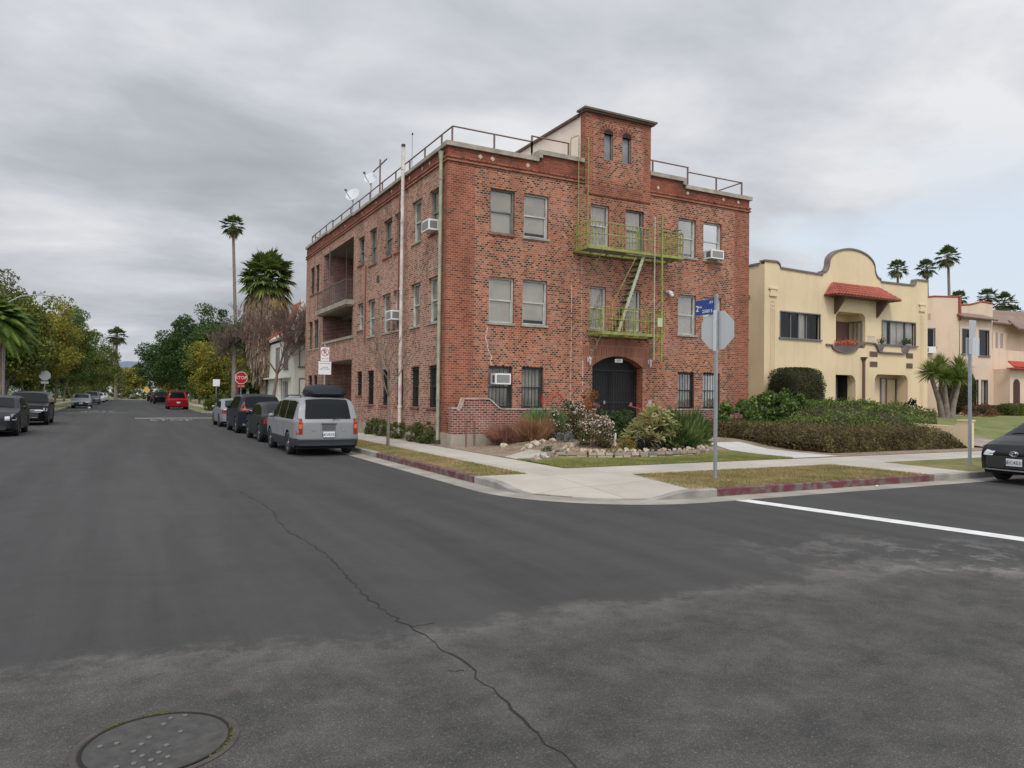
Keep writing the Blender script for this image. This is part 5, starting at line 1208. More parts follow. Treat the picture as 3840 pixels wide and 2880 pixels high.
# stop sign at the cross street
t=empty('stop_sign','red stop sign with ALL WAY plate at the cross street beyond the parked cars','traffic sign',(-2.5,27.5,.15),math.radians(8)); signpost(t,2.75,.05)
g=MB(); g.prism(octagon(.42),lambda p,k:(p[0],-.04-.004*(1-k),2.55+p[1])); f_=g.build('sign_face',SRED,t)
g=MB(); oo,oi=octagon(.415),octagon(.385)
for i in range(8): j=(i+1)%8; g.quad((oo[i][0],-.047,2.55+oo[i][1]),(oo[j][0],-.047,2.55+oo[j][1]),(oi[j][0],-.047,2.55+oi[j][1]),(oi[i][0],-.047,2.55+oi[i][1]))
g.build('white_border',SWHITE,f_); textobj('STOP',.29,SWHITE,f_,basis((0,-.05,2.55),(1,0,0),(0,0,1)),.001,'lettering')
g=MB(); g.box(-.23,.23,-.05,-.042,1.92,2.12); p2=g.build('plate',SRED,t); textobj('ALL WAY',.095,SWHITE,p2,basis((0,-.054,2.02),(1,0,0),(0,0,1)),.001,'lettering')
# stop sign seen from behind on the left side of the street
t=empty('stop_sign','grey back of a far stop sign under a blue name plate, left of the street','traffic sign',(-14.6,47.0,.14)); signpost(t,3.95,.05)
g=MB(); g.prism(octagon(.42),lambda p,k:(p[0],-.05-.004*k,2.80+p[1])); g.box(-.26,.26,-.056,-.05,2.15,2.33); g.build('sign_face',SBACK,t)
g=MB(); g.box(-.85,-.05,-.02,.0,3.45,3.68); g.box(-.02,.0,-.4,.3,3.70,3.9); g.build('street_name_plate',SBLUE,t)
# small pale sign beyond, far right side
t=empty('parking_sign','small pale parking sign standing far off by the green shrubs before the red pickup','traffic sign',(-1.9,47.0,.15)); signpost(t,2.6,.05); g=MB(); g.box(-.28,.28,-.05,-.04,2.15,2.75); g.build('sign_face',SWHITE,t)
# street lamp at left with long curved arm
t=empty('street_lamp','tall grey street lamp with long curved arm rising over the palm at the left','street lamp',(-16.3,38.2,.14))
g=MB(); g.tube([(0,0,0),(0,0,4),(0,0,7.2)],[.10,.085,.065],10); g.build('pole',mat('lamp_pole_grey',(.32,.33,.33),.6),t)
g=MB(); g.tube([(0,0,7.0),(.25,-.1,7.6),(.9,-.3,8.0),(1.8,-.6,8.15),(2.6,-.9,8.12)],.04,8); g.build('arm',MATS['lamp_pole_grey'],t)
g=MB(); g.blob((2.75,-.95,8.08),.26,.12,.08,amp=0); g.build('lamp_head',MATS['lamp_pole_grey'],t)
# two rusty posts at the corner of the garden wall
for (x,y,h,lb) in ((.16,-1.34,.78,'dark rusty metal stake at the sidewalk edge in front of the low brick wall'),(.62,-.95,.78,'reddish rusted stake just behind the darker one in front of the low brick wall')):
    t=empty('rusty_stake',lb,'stake',(x,y,.14)); g=MB(); g.box(-.025,.025,-.012,.012,0,h); g.box(-.012,.012,-.025,.0,0,h-.02); g.box(-.02,.2,-.008,0,h*.55,h*.58); g.build('upright',RUST if x>0 else mat('dark_rust',(.07,.045,.035),.8),t); g=MB(); g.cyl((0,0,h),.012,.03,6); g.build('cap_bolt',BLACKM,t)
# ------------------------------------------------------------------ yellow house
YST=mat('yellow_stucco',(.70,.56,.36),.9,col2=(.62,.50,.32),scale=.5,bump=.25,bscale=60,streak=(.46,.37,.26))
YTR=mat('brown_grey_trim',(.16,.125,.115),.7); TILE=mat('red_clay_tile',(.36,.085,.05),.75,col2=(.24,.06,.045),scale=3)
BRN=mat('dark_brown_wood',(.13,.07,.055),.7); WFR=mat('grey_window_frame',(.13,.135,.15),.5)
y0=4.2; yh=empty('yellow_house','two storey yellow stucco house with curved mission parapet','house',(0,0,0))
TY=lambda u,v,d:(u,y0+d,v)
top=[(18.69,8.54),(19.5,8.56)]+[(19.5+.27*math.sin(t),8.27+.28*math.cos(t)) for t in np.linspace(.3,PI/2,5)]+[(19.8,8.27),(22.85,8.20),(22.9,8.36)]
top+=[(22.9+.48*math.sin(t),8.9-.56*math.cos(t)) for t in np.linspace(.0,PI/2,7)]
top+=[(25.2-1.82*math.cos(t),8.90+.86*math.sin(t)) for t in np.linspace(.0,PI,21)]
top+=[(27.5-.48*math.sin(t),8.93-.57*math.cos(t)) for t in np.linspace(PI/2-.05,0,7)]+[(27.51,8.22),(30.35,8.25)]+[(30.35+.28*math.sin(t),8.53-.28*math.cos(t)) for t in np.linspace(.3,PI/2,5)]+[(30.68,8.60),(31.7,8.60)]
top=sorted(set([(round(a,3),round(b,3)) for a,b in top]),key=lambda p:p[0])
holesY=[(19.8,22.66,4.85,6.12),(23.9,26.25,4.55,6.42),(27.66,30.55,4.86,6.13),(23.9,25.48,1.0,3.08),(27.06,29.9,1.0,3.18),(21.6,22.6,1.3,2.95)]
g=MB(); wallgrid(g,TY,18.69,31.7,.5,7.9,holesY,lambda u,v:0)
for (a,za),(b,zb) in zip(top[:-1],top[1:]): g.quad(TY(a,7.9,0),TY(b,7.9,0),TY(b,zb,0),TY(a,za,0)); g.quad(TY(a,7.9,.28),TY(b,7.9,.28),TY(b,zb,.28),TY(a,za,.28))
for h,dp in zip(holesY,(.16,1.1,.16,.5,.66,.16)): reveal(g,TY,h,dp)
# rounded porch corners
def corner(u,v,su,r=.42):
    pts=[(u,v)]+[(u+su*r*(1-math.sin(t)),v-r*(1-math.cos(t))) for t in np.linspace(0,PI/2,8)]
    g.prism(pts,lambda p,k:TY(p[0],p[1],.002+.3*k))
for h in (holesY[1],holesY[4]): corner(h[0],h[3],1,.34); corner(h[1],h[3],-1,.34)
corner(holesY[3][1],holesY[3][3],-1,.42)
# back walls of the porches
g.quad(TY(23.9,4.55,1.1),TY(26.25,4.55,1.1),TY(26.25,6.42,1.1),TY(23.9,6.42,1.1)); g.quad(TY(27.06,1,.66),TY(29.9,1,.66),TY(29.9,3.18,.66),TY(27.06,3.18,.66)); g.quad(TY(23.9,1,3.5),TY(25.48,1,3.5),TY(25.48,3.08,3.5),TY(23.9,3.08,3.5),1); g.quad(TY(25.48,1,.5),TY(25.48,3.08,.5),TY(25.48,3.08,3.5),TY(25.48,1,3.5),1); g.quad(TY(23.9,1,.5),TY(23.9,3.08,.5),TY(23.9,3.08,3.5),TY(23.9,1,3.5),1); g.quad(TY(23.9,3.08,.5),TY(25.48,3.08,.5),TY(25.48,3.08,3.5),TY(23.9,3.08,3.5),1)
# side walls, back, body of the house
lh2=[(6.1,6.95,4.78,6.02),(6.1,6.95,2.0,3.25)]
TS=lambda u,v,d:(18.69+d,u,v)
wallgrid(g,TS,y0,24,.5,8.42,[(5.25,6.55,4.72,6.1),(5.25,6.55,1.95,3.3)],lambda u,v:0)
g.quad((31.7,y0,.5),(31.7,24,.5),(31.7,24,8.4),(31.7,y0,8.4)); g.quad((18.69,24,.5),(31.7,24,.5),(31.7,24,8.4),(18.69,24,8.4)); g.quad((18.7,y0+.27,7.7),(31.69,y0+.27,7.7),(31.69,24,7.7),(18.7,24,7.7))
g.build('wall',[YST,DARKIN],yh)
g=MB()
for (a,za),(b,zb) in zip(top[:-1],top[1:]):
    vs=[TY(a,za,-.06),TY(b,zb,-.06),TY(b,zb+.09,-.06),TY(a,za+.09,-.06),TY(a,za,.34),TY(b,zb,.34),TY(b,zb+.09,.34),TY(a,za+.09,.34)]
    g.add(vs,[(0,1,2,3),(4,5,6,7),(3,2,6,7),(0,1,5,4),(0,3,7,4),(1,2,6,5)])
g.box(18.63,18.95,y0+.34,24,8.42,8.52); g.build('coping',YTR,yh)
def ywin(parent,T,u0,u1,v0,v1,d,splits,curt=True,cm=CURT):
    g=MB(); g.box(u0-.05,u1+.05,v1,v1+.06,-.03,.05,0,T=T); g.box(u0-.12,u1+.12,v0-.08,v0,-.08,.06,0,T=T)
    for u in (u0-.05,u1): g.box(u,u+.05,v0,v1,-.03,.05,0,T=T)
    us=[u0]+[u0+(u1-u0)*s_ for s_ in splits]+[u1]
    for u in us[1:-1]: g.box(u-.03,u+.03,v0,v1,d-.04,d+.02,0,T=T)
    w=g.build('window',WFR,parent)
    for a,b in zip(us[:-1],us[1:]):
        q=MB(); q.quad(T(a+.03,v0,d),T(b-.03,v0,d),T(b-.03,v1,d),T(a+.03,v1,d)); q.build('pane',GLASS,w)
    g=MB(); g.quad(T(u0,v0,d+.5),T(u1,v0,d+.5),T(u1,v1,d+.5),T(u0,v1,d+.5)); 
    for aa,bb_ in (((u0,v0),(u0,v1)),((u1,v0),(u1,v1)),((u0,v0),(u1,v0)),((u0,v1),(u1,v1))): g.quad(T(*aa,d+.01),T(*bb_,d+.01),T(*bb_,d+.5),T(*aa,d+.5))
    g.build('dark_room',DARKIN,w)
    if curt:
        g=MB()
        for (a,b) in curt:
            ua,ub=u0+(u1-u0)*a,u0+(u1-u0)*b; n=8
            pts=[(ua+(ub-ua)*i/n,d+.09+.025*math.sin(i*2)) for i in range(n+1)]
            for (p,dp),(q,dq) in zip(pts[:-1],pts[1:]): g.quad(T(p,v0,dp),T(q,v0,dq),T(q,v1,dq),T(p,v1,dp))
        g.build('curtain',cm,w)
    return w
ywin(yh,TY,19.8,22.66,4.85,6.12,.10,(.28,.48,.68),((.5,.68),),BLIND); ywin(yh,TY,27.66,30.55,4.86,6.13,.10,(.27,.73),((.0,.22),(.3,.5),(.52,.73),(.8,1)),BLIND); ywin(yh,TY,21.6,22.6,1.3,2.95,.1,(.5,),((.2,.8),))
TYP=lambda u,v,d:(u,y0+.60+d,v)
ywin(yh,TYP,28.45,29.75,1.25,2.95,.0,(.35,),((.4,.9),),BLIND)
TYR=lambda u,v,d:(26.20+d,y0+u,v)
ywin(yh,TYR,.22,1.0,4.62,5.98,.0,(.3,.6),((.0,.5),),BLIND)
ywin(yh,TS,5.30,6.5,4.78,6.05,.06,(.5,),None); ywin(yh,TS,5.30,6.5,2.0,3.25,.06,(.5,),None)
g=MB(); g.box(25.3,26.15,y0+1.05,y0+1.095,4.56,6.05); g.build('door',BRN,yh)
g=MB(); g.tube([(24.06,y0+.4,6.1),(24.12,y0+.4,5.4),(24.0,y0+.4,4.8)],[.10,.14,.12],8); g.build('green_drape',mat('green_drape',(.25,.32,.2),.9),yh)
# balcony parapet trims and scalloped boxes
g=MB()
def lip(pts,dd=.28,th=.075):
    for (a,za),(b,zb) in zip(pts[:-1],pts[1:]):
        vs=[TY(a,za-th,-dd),TY(b,zb-th,-dd),TY(b,zb,-dd),TY(a,za,-dd),TY(a,za-th,.02),TY(b,zb-th,.02),TY(b,zb,.02),TY(a,za,.02)]
        g.add(vs,[(0,1,2,3),(3,2,6,7),(0,1,5,4),(0,3,7,4),(1,2,6,5)])
s1=[(23.1,4.66),(23.55,4.66)]+[(24.55-1.0*math.cos(t),4.62-.32*math.sin(t)) for t in np.linspace(.1,PI-.1,9)]+[(25.62,4.70),(25.9,4.86),(26.3,4.9),(26.95,4.88)]
lip(s1,.10); s2=[(26.95,4.88),(27.1,4.78),(27.3,4.45),(27.7,4.42),(29.4,4.42),(29.7,4.5),(29.95,4.8),(30.7,4.86)]; lip(s2,.12)
for (a,b,zt__,zb_) in ((23.6,25.5,4.60,4.28),(27.15,27.75,4.80,4.40),(29.3,30.0,4.80,4.42)):
    n=8; 
    for i in range(n):
        for j in range(3):
            def q(i,j): 
                u=a+(b-a)*i/n; f=j/3; e=math.sin(PI*i/n); return TY(u,zb_+(zt__-zb_)*f+(1-e)*.12*(1-f),-.30*e*(.35+.65*f))
            g.add([q(i,j),q(i+1,j),q(i+1,j+1),q(i,j+1)],[(0,1,2,3)],1)
g.build('planter_ledge',[YTR,mat('grey_planter',(.22,.19,.20),.8)],yh)
for (x,w,n_,c,nm,cc) in ((24.5,.8,260,4.66,'coral_planting',((.48,.10,.05),(.62,.22,.12))),(27.4,.2,60,4.9,'balcony_plant',((.04,.07,.03),(.10,.13,.05))),(29.6,.3,150,4.95,'balcony_plant',((.05,.08,.03),(.13,.16,.06)))):
    C=np.stack([NR.uniform(x-w,x+w,n_),NR.uniform(y0-.26,y0-.02,n_),c+np.abs(NR.normal(0,.13,n_))],1); V,Fv=leafquads(C,.16,.3,1.2); mesh_np(nm,V,Fv,leafmat('lm_'+nm,*cc),yh)
g=MB()
for k in range(5): g.tube([(26.45+.13*k,y0-.05,4.9),(26.45+.13*k,y0-.05,5.28)],.012,5)
g.tube([(26.4,y0-.05,5.25),(27.02,y0-.05,5.25)],.014,5); g.build('balcony_grille',WHITEP,yh)
# tile canopy
g=MB(); ca=Vector((23.0,y0-.75,7.14)); 
x0c,x1c,xt0,xt1,zb_,zt__=22.98,28.2,23.6,27.35,7.14,7.86
g.add([(x0c,y0-.78,zb_),(x1c,y0-.78,zb_),(xt1,y0,zt__),(xt0,y0,zt__),(x0c,y0,zb_),(x1c,y0,zb_)],[(0,1,2,3),(0,3,4),(1,5,2),(0,1,5,4)],1)
n=21
for k in range(n):
    xb=x0c+(x1c-x0c)*(k+.5)/n; xt=xt0+(xt1-xt0)*(k+.5)/n
    for j in range(5):
        f0,f1=j/5,(j+1)/5+.03; P_=lambda f: Vector((xb+(xt-xb)*f,y0-.78+.78*f,zb_+(zt__-zb_)*f+.03))
        g.tube([P_(f0)-Vector((0,0,-.012)),P_(min(1,f1))],[.088,.068],7,0)
for s_,xb,xt in ((1,x0c,xt0),(-1,x1c,xt1)):
    for k in range(5):
        f=(k+.5)/5; g.tube([(xb,y0-.78+.78*f,zb_+.04),(xt,y0-.78+.78*f*1.0,zb_+.04+(zt__-zb_)*1.0*f)] if False else [(xb,y0-.78*(1-f),zb_+.04),(xb+(xt-xb)*f,y0-.78*(1-f),zb_+(zt__-zb_)*f+.05)],.075,7,0)
g.build('tile_canopy',[TILE,BRN],yh)
g=MB()
for x in (23.75,27.15): g.prism([(0,7.10),(-.68,7.10),(-.62,6.98),(-.10,6.35),(0,6.25)],lambda p,k,x=x:(x+.12*k,y0+p[0]-.001,p[1]))
g.build('canopy_bracket',BRN,yh)
g=MB()
VB=mat('brown_vent',(.13,.075,.035),.8)
for (x,z,w) in ((26.6,4.13,.66),(26.62,3.58,.62),(29.73,4.15,.6),(29.75,3.58,.55)):
    g=MB(); g.box(x,x+w,y0-.03,y0-.002,z,z+.28); v_=g.build('wall_vent',YTR,yh); g=MB()
    for k in range(6): g.box(x+.05,x+w-.05,y0-.04,y0-.031,z+.03+.04*k,z+.05+.04*k)
    g.build('slats',VB,v_)
g=MB(); g.tube([(26.05,y0-.08,1.2),(26.05,y0-.08,3.9)],.07,8); g.tube([(26.05,y0-.08,3.75),(26.05,y0-.08,3.9),(26.05,y0-.08,4.06)],[.07,.1,.24],4); g.build('downspout',BRN,yh)
for x in (19.25,31.15):
    g=MB()
    for k in range(3): g.tube([(x-.13+.13*k,y0-.01,1.0),(x-.13+.13*k,y0-.01,6.6)],.028,6)
    g.box(x-.26,x+.26,y0-.08,y0,6.85,6.95); g.box(x-.2,x+.2,y0-.06,y0,6.95,7.2); g.box(x-.3,x+.3,y0-.09,y0,7.2,7.27)
    for k in range(3): g.box(x-.08,x+.08,y0-.03,y0,6.2+.2*k,6.28+.2*k)
    g.build('pilaster',YST,yh)
g=MB(); g.tube([(25.1,y0+.9,1.0),(25.1,y0+.9,3.0)],.05,6); g.build('porch_post',GREYFR,yh)
g=MB(); g.cyl((18.6,5.1,6.9),.07,.18,10,axis='y'); g.build('flood_lamp',YTR,yh)

# ------------------------------------------------------------------ pink house
PST=mat('pink_stucco',(.68,.52,.39),.9,col2=(.60,.47,.36),scale=.6,bump=.25,bscale=60,streak=(.47,.34,.26)); PTILE=mat('weathered_clay_tile',(.27,.17,.13),.85,col2=(.18,.14,.12),scale=2.5); PRED=mat('bright_red_tile',(.50,.075,.045),.75,col2=(.36,.06,.045),scale=3)
y1=6.0; TP=lambda u,v,d:(u,y1+d,v)
ph=empty('pink_house','two storey pink stucco house with tiled roofs at the right edge','house',(0,0,0))
g=MB()
hp=[(38.1,39.0,4.8,6.35),(39.95,41.0,4.75,6.38),(38.3,39.8,1.42,3.12),(40.2,40.85,1.42,3.12)]
wallgrid(g,TP,37.85,41.4,.5,7.1,hp,lambda u,v:0)
for h in hp: reveal(g,TP,h,.12)
# left angled wing (faces the west side)
TW=lambda u,v,d:(33.0+u*.93+d*.35,y1+3.4-u*.64+d*.93,v)   # from back-left to the front corner
Lw=5.24
wl2=[(2.6,3.9,5.2,6.35)]
wallgrid(g,TW,0,Lw,.5,7.9,wl2,lambda u,v:0); 
for (a,za,b,zb) in ((0,8.0,1.3,8.1),(1.3,8.1,2.6,8.3),(2.6,8.3,3.9,8.42),(3.9,8.42,Lw,8.38)): g.quad(TW(a,7.9,0),TW(b,7.9,0),TW(b,zb,0),TW(a,za,0))
g.quad((37.87,y1+.05,6.9),(37.87,y1+2,6.9),(37.87,y1+2,8.4),(37.87,y1+.05,8.38)); g.quad((33,y1+3.4,.5),(33,y1+18,.5),(33,y1+18,7.9),(33,y1+3.4,7.9))
# right gable wall and rest
g.quad(TP(41.4,.5,0),TP(52,.5,0),TP(52,5.2,0),TP(41.4,5.2,0)) 
g.quad(TP(41.4,5.2,.6),TP(52,5.2,.6),TP(52,7.1,.6),TP(41.4,7.1,.6)); g.quad(TP(41.4,5.2,0),TP(52,5.2,0),TP(52,5.2,.6),TP(41.4,5.2,.6)); g.quad(TP(41.4,5.2,0),TP(41.4,5.2,.6),TP(41.4,7.1,.6),TP(41.4,7.1,0))
gz=[(38.6,7.95),(39.6,8.05),(40.8,8.32),(42.1,8.27)]
for (a,za),(b,zb) in zip(gz[:-1],gz[1:]): g.quad(TP(a,7.0,.35),TP(b,7.0,.35),TP(b,zb,.35),TP(a,za,.35))
g.quad(TP(42.1,5,.35),TP(42.1,5,1.8),TP(42.1,8.2,1.8),TP(42.1,8.27,.35))
# lower canopy block with arch
g.box(41.6,52,y1-1.0,y1-.01,.5,3.9)
g.build('wall',PST,ph)
for (a,b,c_,e,sp) in ((38.1,39.0,4.8,6.35,()),(39.95,41.0,4.75,6.38,()),(38.3,39.8,1.42,3.12,(.5,)),(40.2,40.85,1.42,3.12,())):
    ywin(ph,TP,a,b,c_,e,.08,sp,((.1,.9),) if c_<2 else None,BLIND)
ywin(ph,TW,2.6,3.9,5.2,6.35,.06,(.5,),None)
g=MB(); g.box(2.7,3.8,4.8,5.2,-.35,.05,0,T=TW); a_=g.build('air_conditioner',ACW,ph); g=MB(); g.box(2.75,3.4,4.86,5.14,-.36,-.351,0,T=TW); g.build('grille',ACG,a_)
g=MB(); 
for k in range(3): g.box(2.9+.3*k,3.1+.3*k,6.95,7.35,-.01,0,0,T=TW)
g.build('vent_grille',mat('tan_vent',(.40,.28,.20),.9),ph)
g=MB(); 
def tileroof(pts,n,m=0):
    # pts: eaveL, eaveR, topR, topL
    a,b,c_,d_=[Vector(p) for p in pts]; g.add([a,b,c_,d_],[(0,1,2,3)],m)
    for k in range(n):
        f=(k+.5)/n; g.tube([a+(b-a)*f+Vector((0,-.04,.03)),d_+(c_-d_)*f+Vector((0,0,.03))],.075,5,m)
tileroof([TP(37.7,7.05,-.35),TP(41.5,7.05,-.35),TP(40.0,8.2,2.2),TP(37.7,8.2,2.2)],16); tileroof([TP(42.1,6.98,.25),TP(54,6.9,.25),TP(52,8.6,3.5),TP(42.1,8.3,3.5)],40)
tileroof([TP(43.4,6.55,-.6),TP(48,6.5,-.6),TP(47.5,7.3,.6),TP(44.4,7.3,.6)],16)
g.build('roof',PTILE,ph)
g=MB(); tileroof([(41.2,y1-1.45,3.95),(52,y1-1.45,3.95),(52,y1-.9,4.35),(41.5,y1-.9,4.35)],36); g.box(41.2,52,y1-1.45,y1-1.0,3.88,3.95); g.build('porch_canopy',PRED,ph)
g=MB(); g.box(43.45,43.75,y1+.58,y1+.6,5.4,6.4); g.box(42.3,42.5,y1+.56,y1+.6,5.4,6.45); g.box(42.9,43.1,y1+.56,y1+.6,5.4,6.45); g.build('shutter',mat('grey_shutter',(.30,.26,.25),.7),ph)
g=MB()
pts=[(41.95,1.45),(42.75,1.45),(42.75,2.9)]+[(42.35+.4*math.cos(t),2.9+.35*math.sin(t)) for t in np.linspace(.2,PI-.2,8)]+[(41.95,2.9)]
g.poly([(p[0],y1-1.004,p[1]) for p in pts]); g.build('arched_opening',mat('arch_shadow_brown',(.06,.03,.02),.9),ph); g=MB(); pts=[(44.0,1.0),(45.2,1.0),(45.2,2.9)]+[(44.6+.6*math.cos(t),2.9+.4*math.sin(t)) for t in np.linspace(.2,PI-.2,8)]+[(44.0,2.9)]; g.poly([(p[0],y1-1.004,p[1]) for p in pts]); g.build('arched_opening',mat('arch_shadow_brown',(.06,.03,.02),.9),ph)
g=MB(); g.box(37.8,37.95,y1-.03,y1+.1,6.9,8.42); 
for (a,za),(b,zb) in zip(gz[:-1],gz[1:]): g.tube([TP(a,za+.03,.35),TP(b,zb+.03,.35)],.06,6)
g.tube([TW(0,8.03,0),TW(1.3,8.13,0),TW(2.6,8.33,0),TW(3.9,8.45,0),TW(Lw,8.41,0)],.06,6); g.build('tile_coping',TILE,ph)
# ------------------------------------------------------------------ white house behind, up the left street
wh=empty('white_house','white gabled house with flared eaves and red tile roof behind the brick building','house',(0,0,0))
WST=mat('white_stucco',(.62,.61,.54),.9,col2=(.55,.55,.48),scale=.5); gy=26.0
g=MB(); out=[(.55,.2),(.55,2.75),(.35,5.25),(-.28,5.2),(-.35,5.35),(.25,5.75),(.62,6.6),(.95,7.85),(1.9,6.9),(8,6.9),(8,.2)]
g.prism(out,lambda p,k:(p[0],gy+.25*k,p[1]))
g.box(.5,9,gy+.25,38,.2,5.3); g.prism([(-.28,5.2),(-.35,5.35),(.25,5.75),(.25,5.4)],lambda p,k:(p[0]-.2*k,gy+.2+3.0*k,p[1]-.1*k))
g.build('wall',WST,wh)
g=MB(); g.add([(.3,gy+3.2,5.6),(.3,38,5.6),(2.6,38,8.0),(2.6,gy+3.2,8.0),(9,38,5.3),(9,gy+3.2,5.3)],[(0,1,2,3),(3,2,4,5)]); g.prism([(.62,6.55),(1.0,7.8),(1.9,7.0),(8,7.0),(8,6.5)],lambda p,k:(p[0],gy+.26+3.0*k,p[1]-.05))
for k in range(28): y=gy+3.3+k*.31; g.tube([(.25,y,5.64),(2.58,y,8.04)],.07,5)
g.build('roof',TILE,wh)
g=MB(); 
for (x0_,x1_,z0_,z1_) in ((.85,1.6,3.5,5.05),(.85,1.9,.9,2.7)):
    ywin(wh,lambda u,v,d:(u,gy-.02+d,v),x0_,x1_,z0_,z1_,.03,(.5,),((.5,1),))
for (a,b,z0_,z1_) in ((28,29.2,3.4,4.9),(31,32.2,3.4,4.9),(28,29.4,.9,2.5)):
    ywin(wh,lambda u,v,d:(.48+d,u,v),a,b,z0_,z1_,-.0,(.5,),None)
g=MB(); g.box(.1,.49,27,38,2.75,2.85); g.box(.3,.45,30.0,30.25,.2,2.75); g.build('porch_slab',WST,wh)
h2=empty('low_house','pale low house half hidden by shrubs, farther up the left street','house',(0,0,0)); g=MB(); g.box(1.4,9,40,47,.1,3.2); g.box(-.2,1.39,41,46,.1,.4); g.box(-.2,0,41.2,41.4,.4,2.6); g.build('wall',mat('pale_green_stucco',(.45,.50,.42),.9),h2); g=MB(); g.prism([(.9,3.2),(9.4,3.2),(5.2,5.2)],lambda p,k:(p[0],39.6+7.8*k,p[1])); g.box(-.4,1.3,40.8,46.3,2.6,2.75); g.build('roof',PTILE,h2)
g=MB(); g.box(1.385,1.395,43,44.4,1.0,2.4); g.build('window',BLACKM,h2)
for (x,y,w,d_,h,lb,c) in ((-9.5,330,26,20,9,'far white flat block glimpsed at the end of the street, larger','white_far_block'),(14,380,22,20,12,'far white block glimpsed at the end of the street, right one','white_far_block2'),(-2,300,12,12,6,'low cream building behind the hedge at the street end','cream_far_block')):
    t=empty('far_building',lb,'building',(x,y,0)); g=MB(); g.box(-w/2,w/2,0,d_,0,h); g.build('wall',mat('far_white',(.6,.62,.62),.9,col2=(.5,.5,.48),scale=.2) ,t); g=MB()
    for i in range(6):
        for j in range(int(h/3)): g.box(-w/2+w*(i+.25)/6,-w/2+w*(i+.75)/6,-.05,-.01,1+3*j,2.4+3*j)
    g.build('window',mat('far_window',(.06,.07,.08),.4),t); g=MB(); g.box(-w/2-.2,w/2+.2,-.2,d_+.2,h,h+.3); g.build('roof',CONC,t)
# ------------------------------------------------------------------ vegetation
BARK=mat('bark',(.13,.10,.08),.95,col2=(.20,.16,.13),scale=4,bump=.5,bscale=20); BARKG=mat('grey_bark',(.24,.20,.17),.95,col2=(.15,.12,.10),scale=5)
LM=dict(
 dark=leafmat('leaf_dark_green',(.014,.03,.007),(.045,.09,.016),(.09,.15,.028)),
 olive=leafmat('leaf_olive',(.03,.045,.009),(.115,.145,.025),(.25,.25,.045),trans=.35),
 gold=leafmat('leaf_gold_olive',(.065,.085,.014),(.23,.225,.036),(.42,.34,.05),trans=.35),
 brown=leafmat('leaf_bronze',(.05,.03,.028),(.11,.07,.055),(.15,.12,.07)),
 green=leafmat('leaf_mid_green',(.025,.05,.01),(.065,.13,.025),(.12,.18,.04)))
def limbs(g,base,h,spread,n,r0,rng,depth=2,m=0):
    def br(p,d,L_,r_,lv):
        pts=[p];
        for i in range(4):
            d=(d+Vector((rng.uniform(-.18,.18),rng.uniform(-.18,.18),rng.uniform(-.02,.16)))).normalized(); pts.append(pts[-1]+d*L_/4)
        g.tube(pts,[r_*(1-.16*i) for i in range(5)],6 if lv>1 else 4,m,False)
        if lv>0:
            for i in range(n): 
                q=pts[rng.choice([2,3,4])]; a=rng.uniform(0,2*PI); dd=(d+Vector((math.cos(a),math.sin(a),.15))*spread).normalized(); br(q,dd,L_*rng.uniform(.5,.75),r_*.5,lv-1)
    br(Vector(base),Vector((0,0,1)),h,r0,depth)
def tree(name,label,x,y,h,rx,ry,cz,rz,lm,ncl=70,nl=9000,ls=.22,seed=1,z0=.1,tr=.16,rc=.75,group=None,cat='tree',zc=-.75,bark=BARK,parts=('trunk','crown')):
    t=empty(name,label,cat,(x,y,z0),0,group); rng=random.Random(seed); nr=np.random.default_rng(seed)
    g=MB(); limbs(g,(0,0,0),cz*.8,.75,4,tr,rng,2); g.build('trunk',bark,t,uv=False)
    P=clumpcloud(0,0,cz,rx,ry,rz,int(ncl*1.7),int(nl*1.7),rc*1.35,nr,zcut=zc,shell=.35); V,F_=leafquads(P,ls,.6,.2,nr); mesh_np('crown',V,F_,lm,t); return t
WG='street trees along the left kerb'
#  west side row
for i,(x,y,h,rx,cz,rz,k,n,lb) in enumerate([
 (-17.5,47,9,3.6,5.6,3.4,'olive',11000,'olive green street tree nearest on the left side, behind the palm'),
 (-17.2,60,10,4.3,6.2,4.0,'gold',14000,'golden olive street tree past the cross street, its pale trunk by the kerb'),
 (-17.6,72,10,4.6,6.4,4.2,'gold',14000,'broad yellow tinged street tree, second beyond the cross street on the left'),
 (-16.6,86,11,4.4,6.8,4.4,'olive',12000,'tall olive street tree with pointed crown, third beyond the cross street'),
 (-16.5,101,12,4.6,7.6,5.4,'green',11000,'tallest mid green tree of the left row with yellow flecks'),
 (-15.5,118,10,4.8,6.2,4.6,'olive',11000,'dark olive street tree near the far end of the left row'),
 (-13.4,136,10,5.0,5.6,4.4,'olive',11000,'last olive tree of the left row, overhanging the end of the street')]):
    tree('street_tree',lb,x,y,h,rx,rx*1.1,cz,rz,LM[k],80,n,.26,seed=20+i,group=WG)
tree('background_tree','tall bronze brown tree rising behind the palm at the left edge',-27.5,100,20,6.5,6,13.5,5.6,LM['brown'],60,8000,.34,seed=41,tr=.3,rc=1.1)
tree('background_tree','grey green tree between the bronze tree and the palm at the left',-21.8,74,13,4.5,5,8.8,4.5,LM['olive'],60,8000,.3,seed=42,tr=.22,rc=1)
for i,(x,y,cz,k,lb) in enumerate([(-24,52,4.5,'olive','low dark olive tree behind the first street tree on the left'),(-22.5,64,5,'dark','dark green garden tree deep behind the left kerb'),(-22,88,5,'dark','dark garden tree behind the third left street tree'),(-20.5,110,5.5,'dark','dark garden tree behind the far left row')]):
    tree('garden_tree',lb,x,y,9,4.5,5,cz,4.2,LM[k],60,7000,.32,seed=50+i,group='garden trees behind the left row')
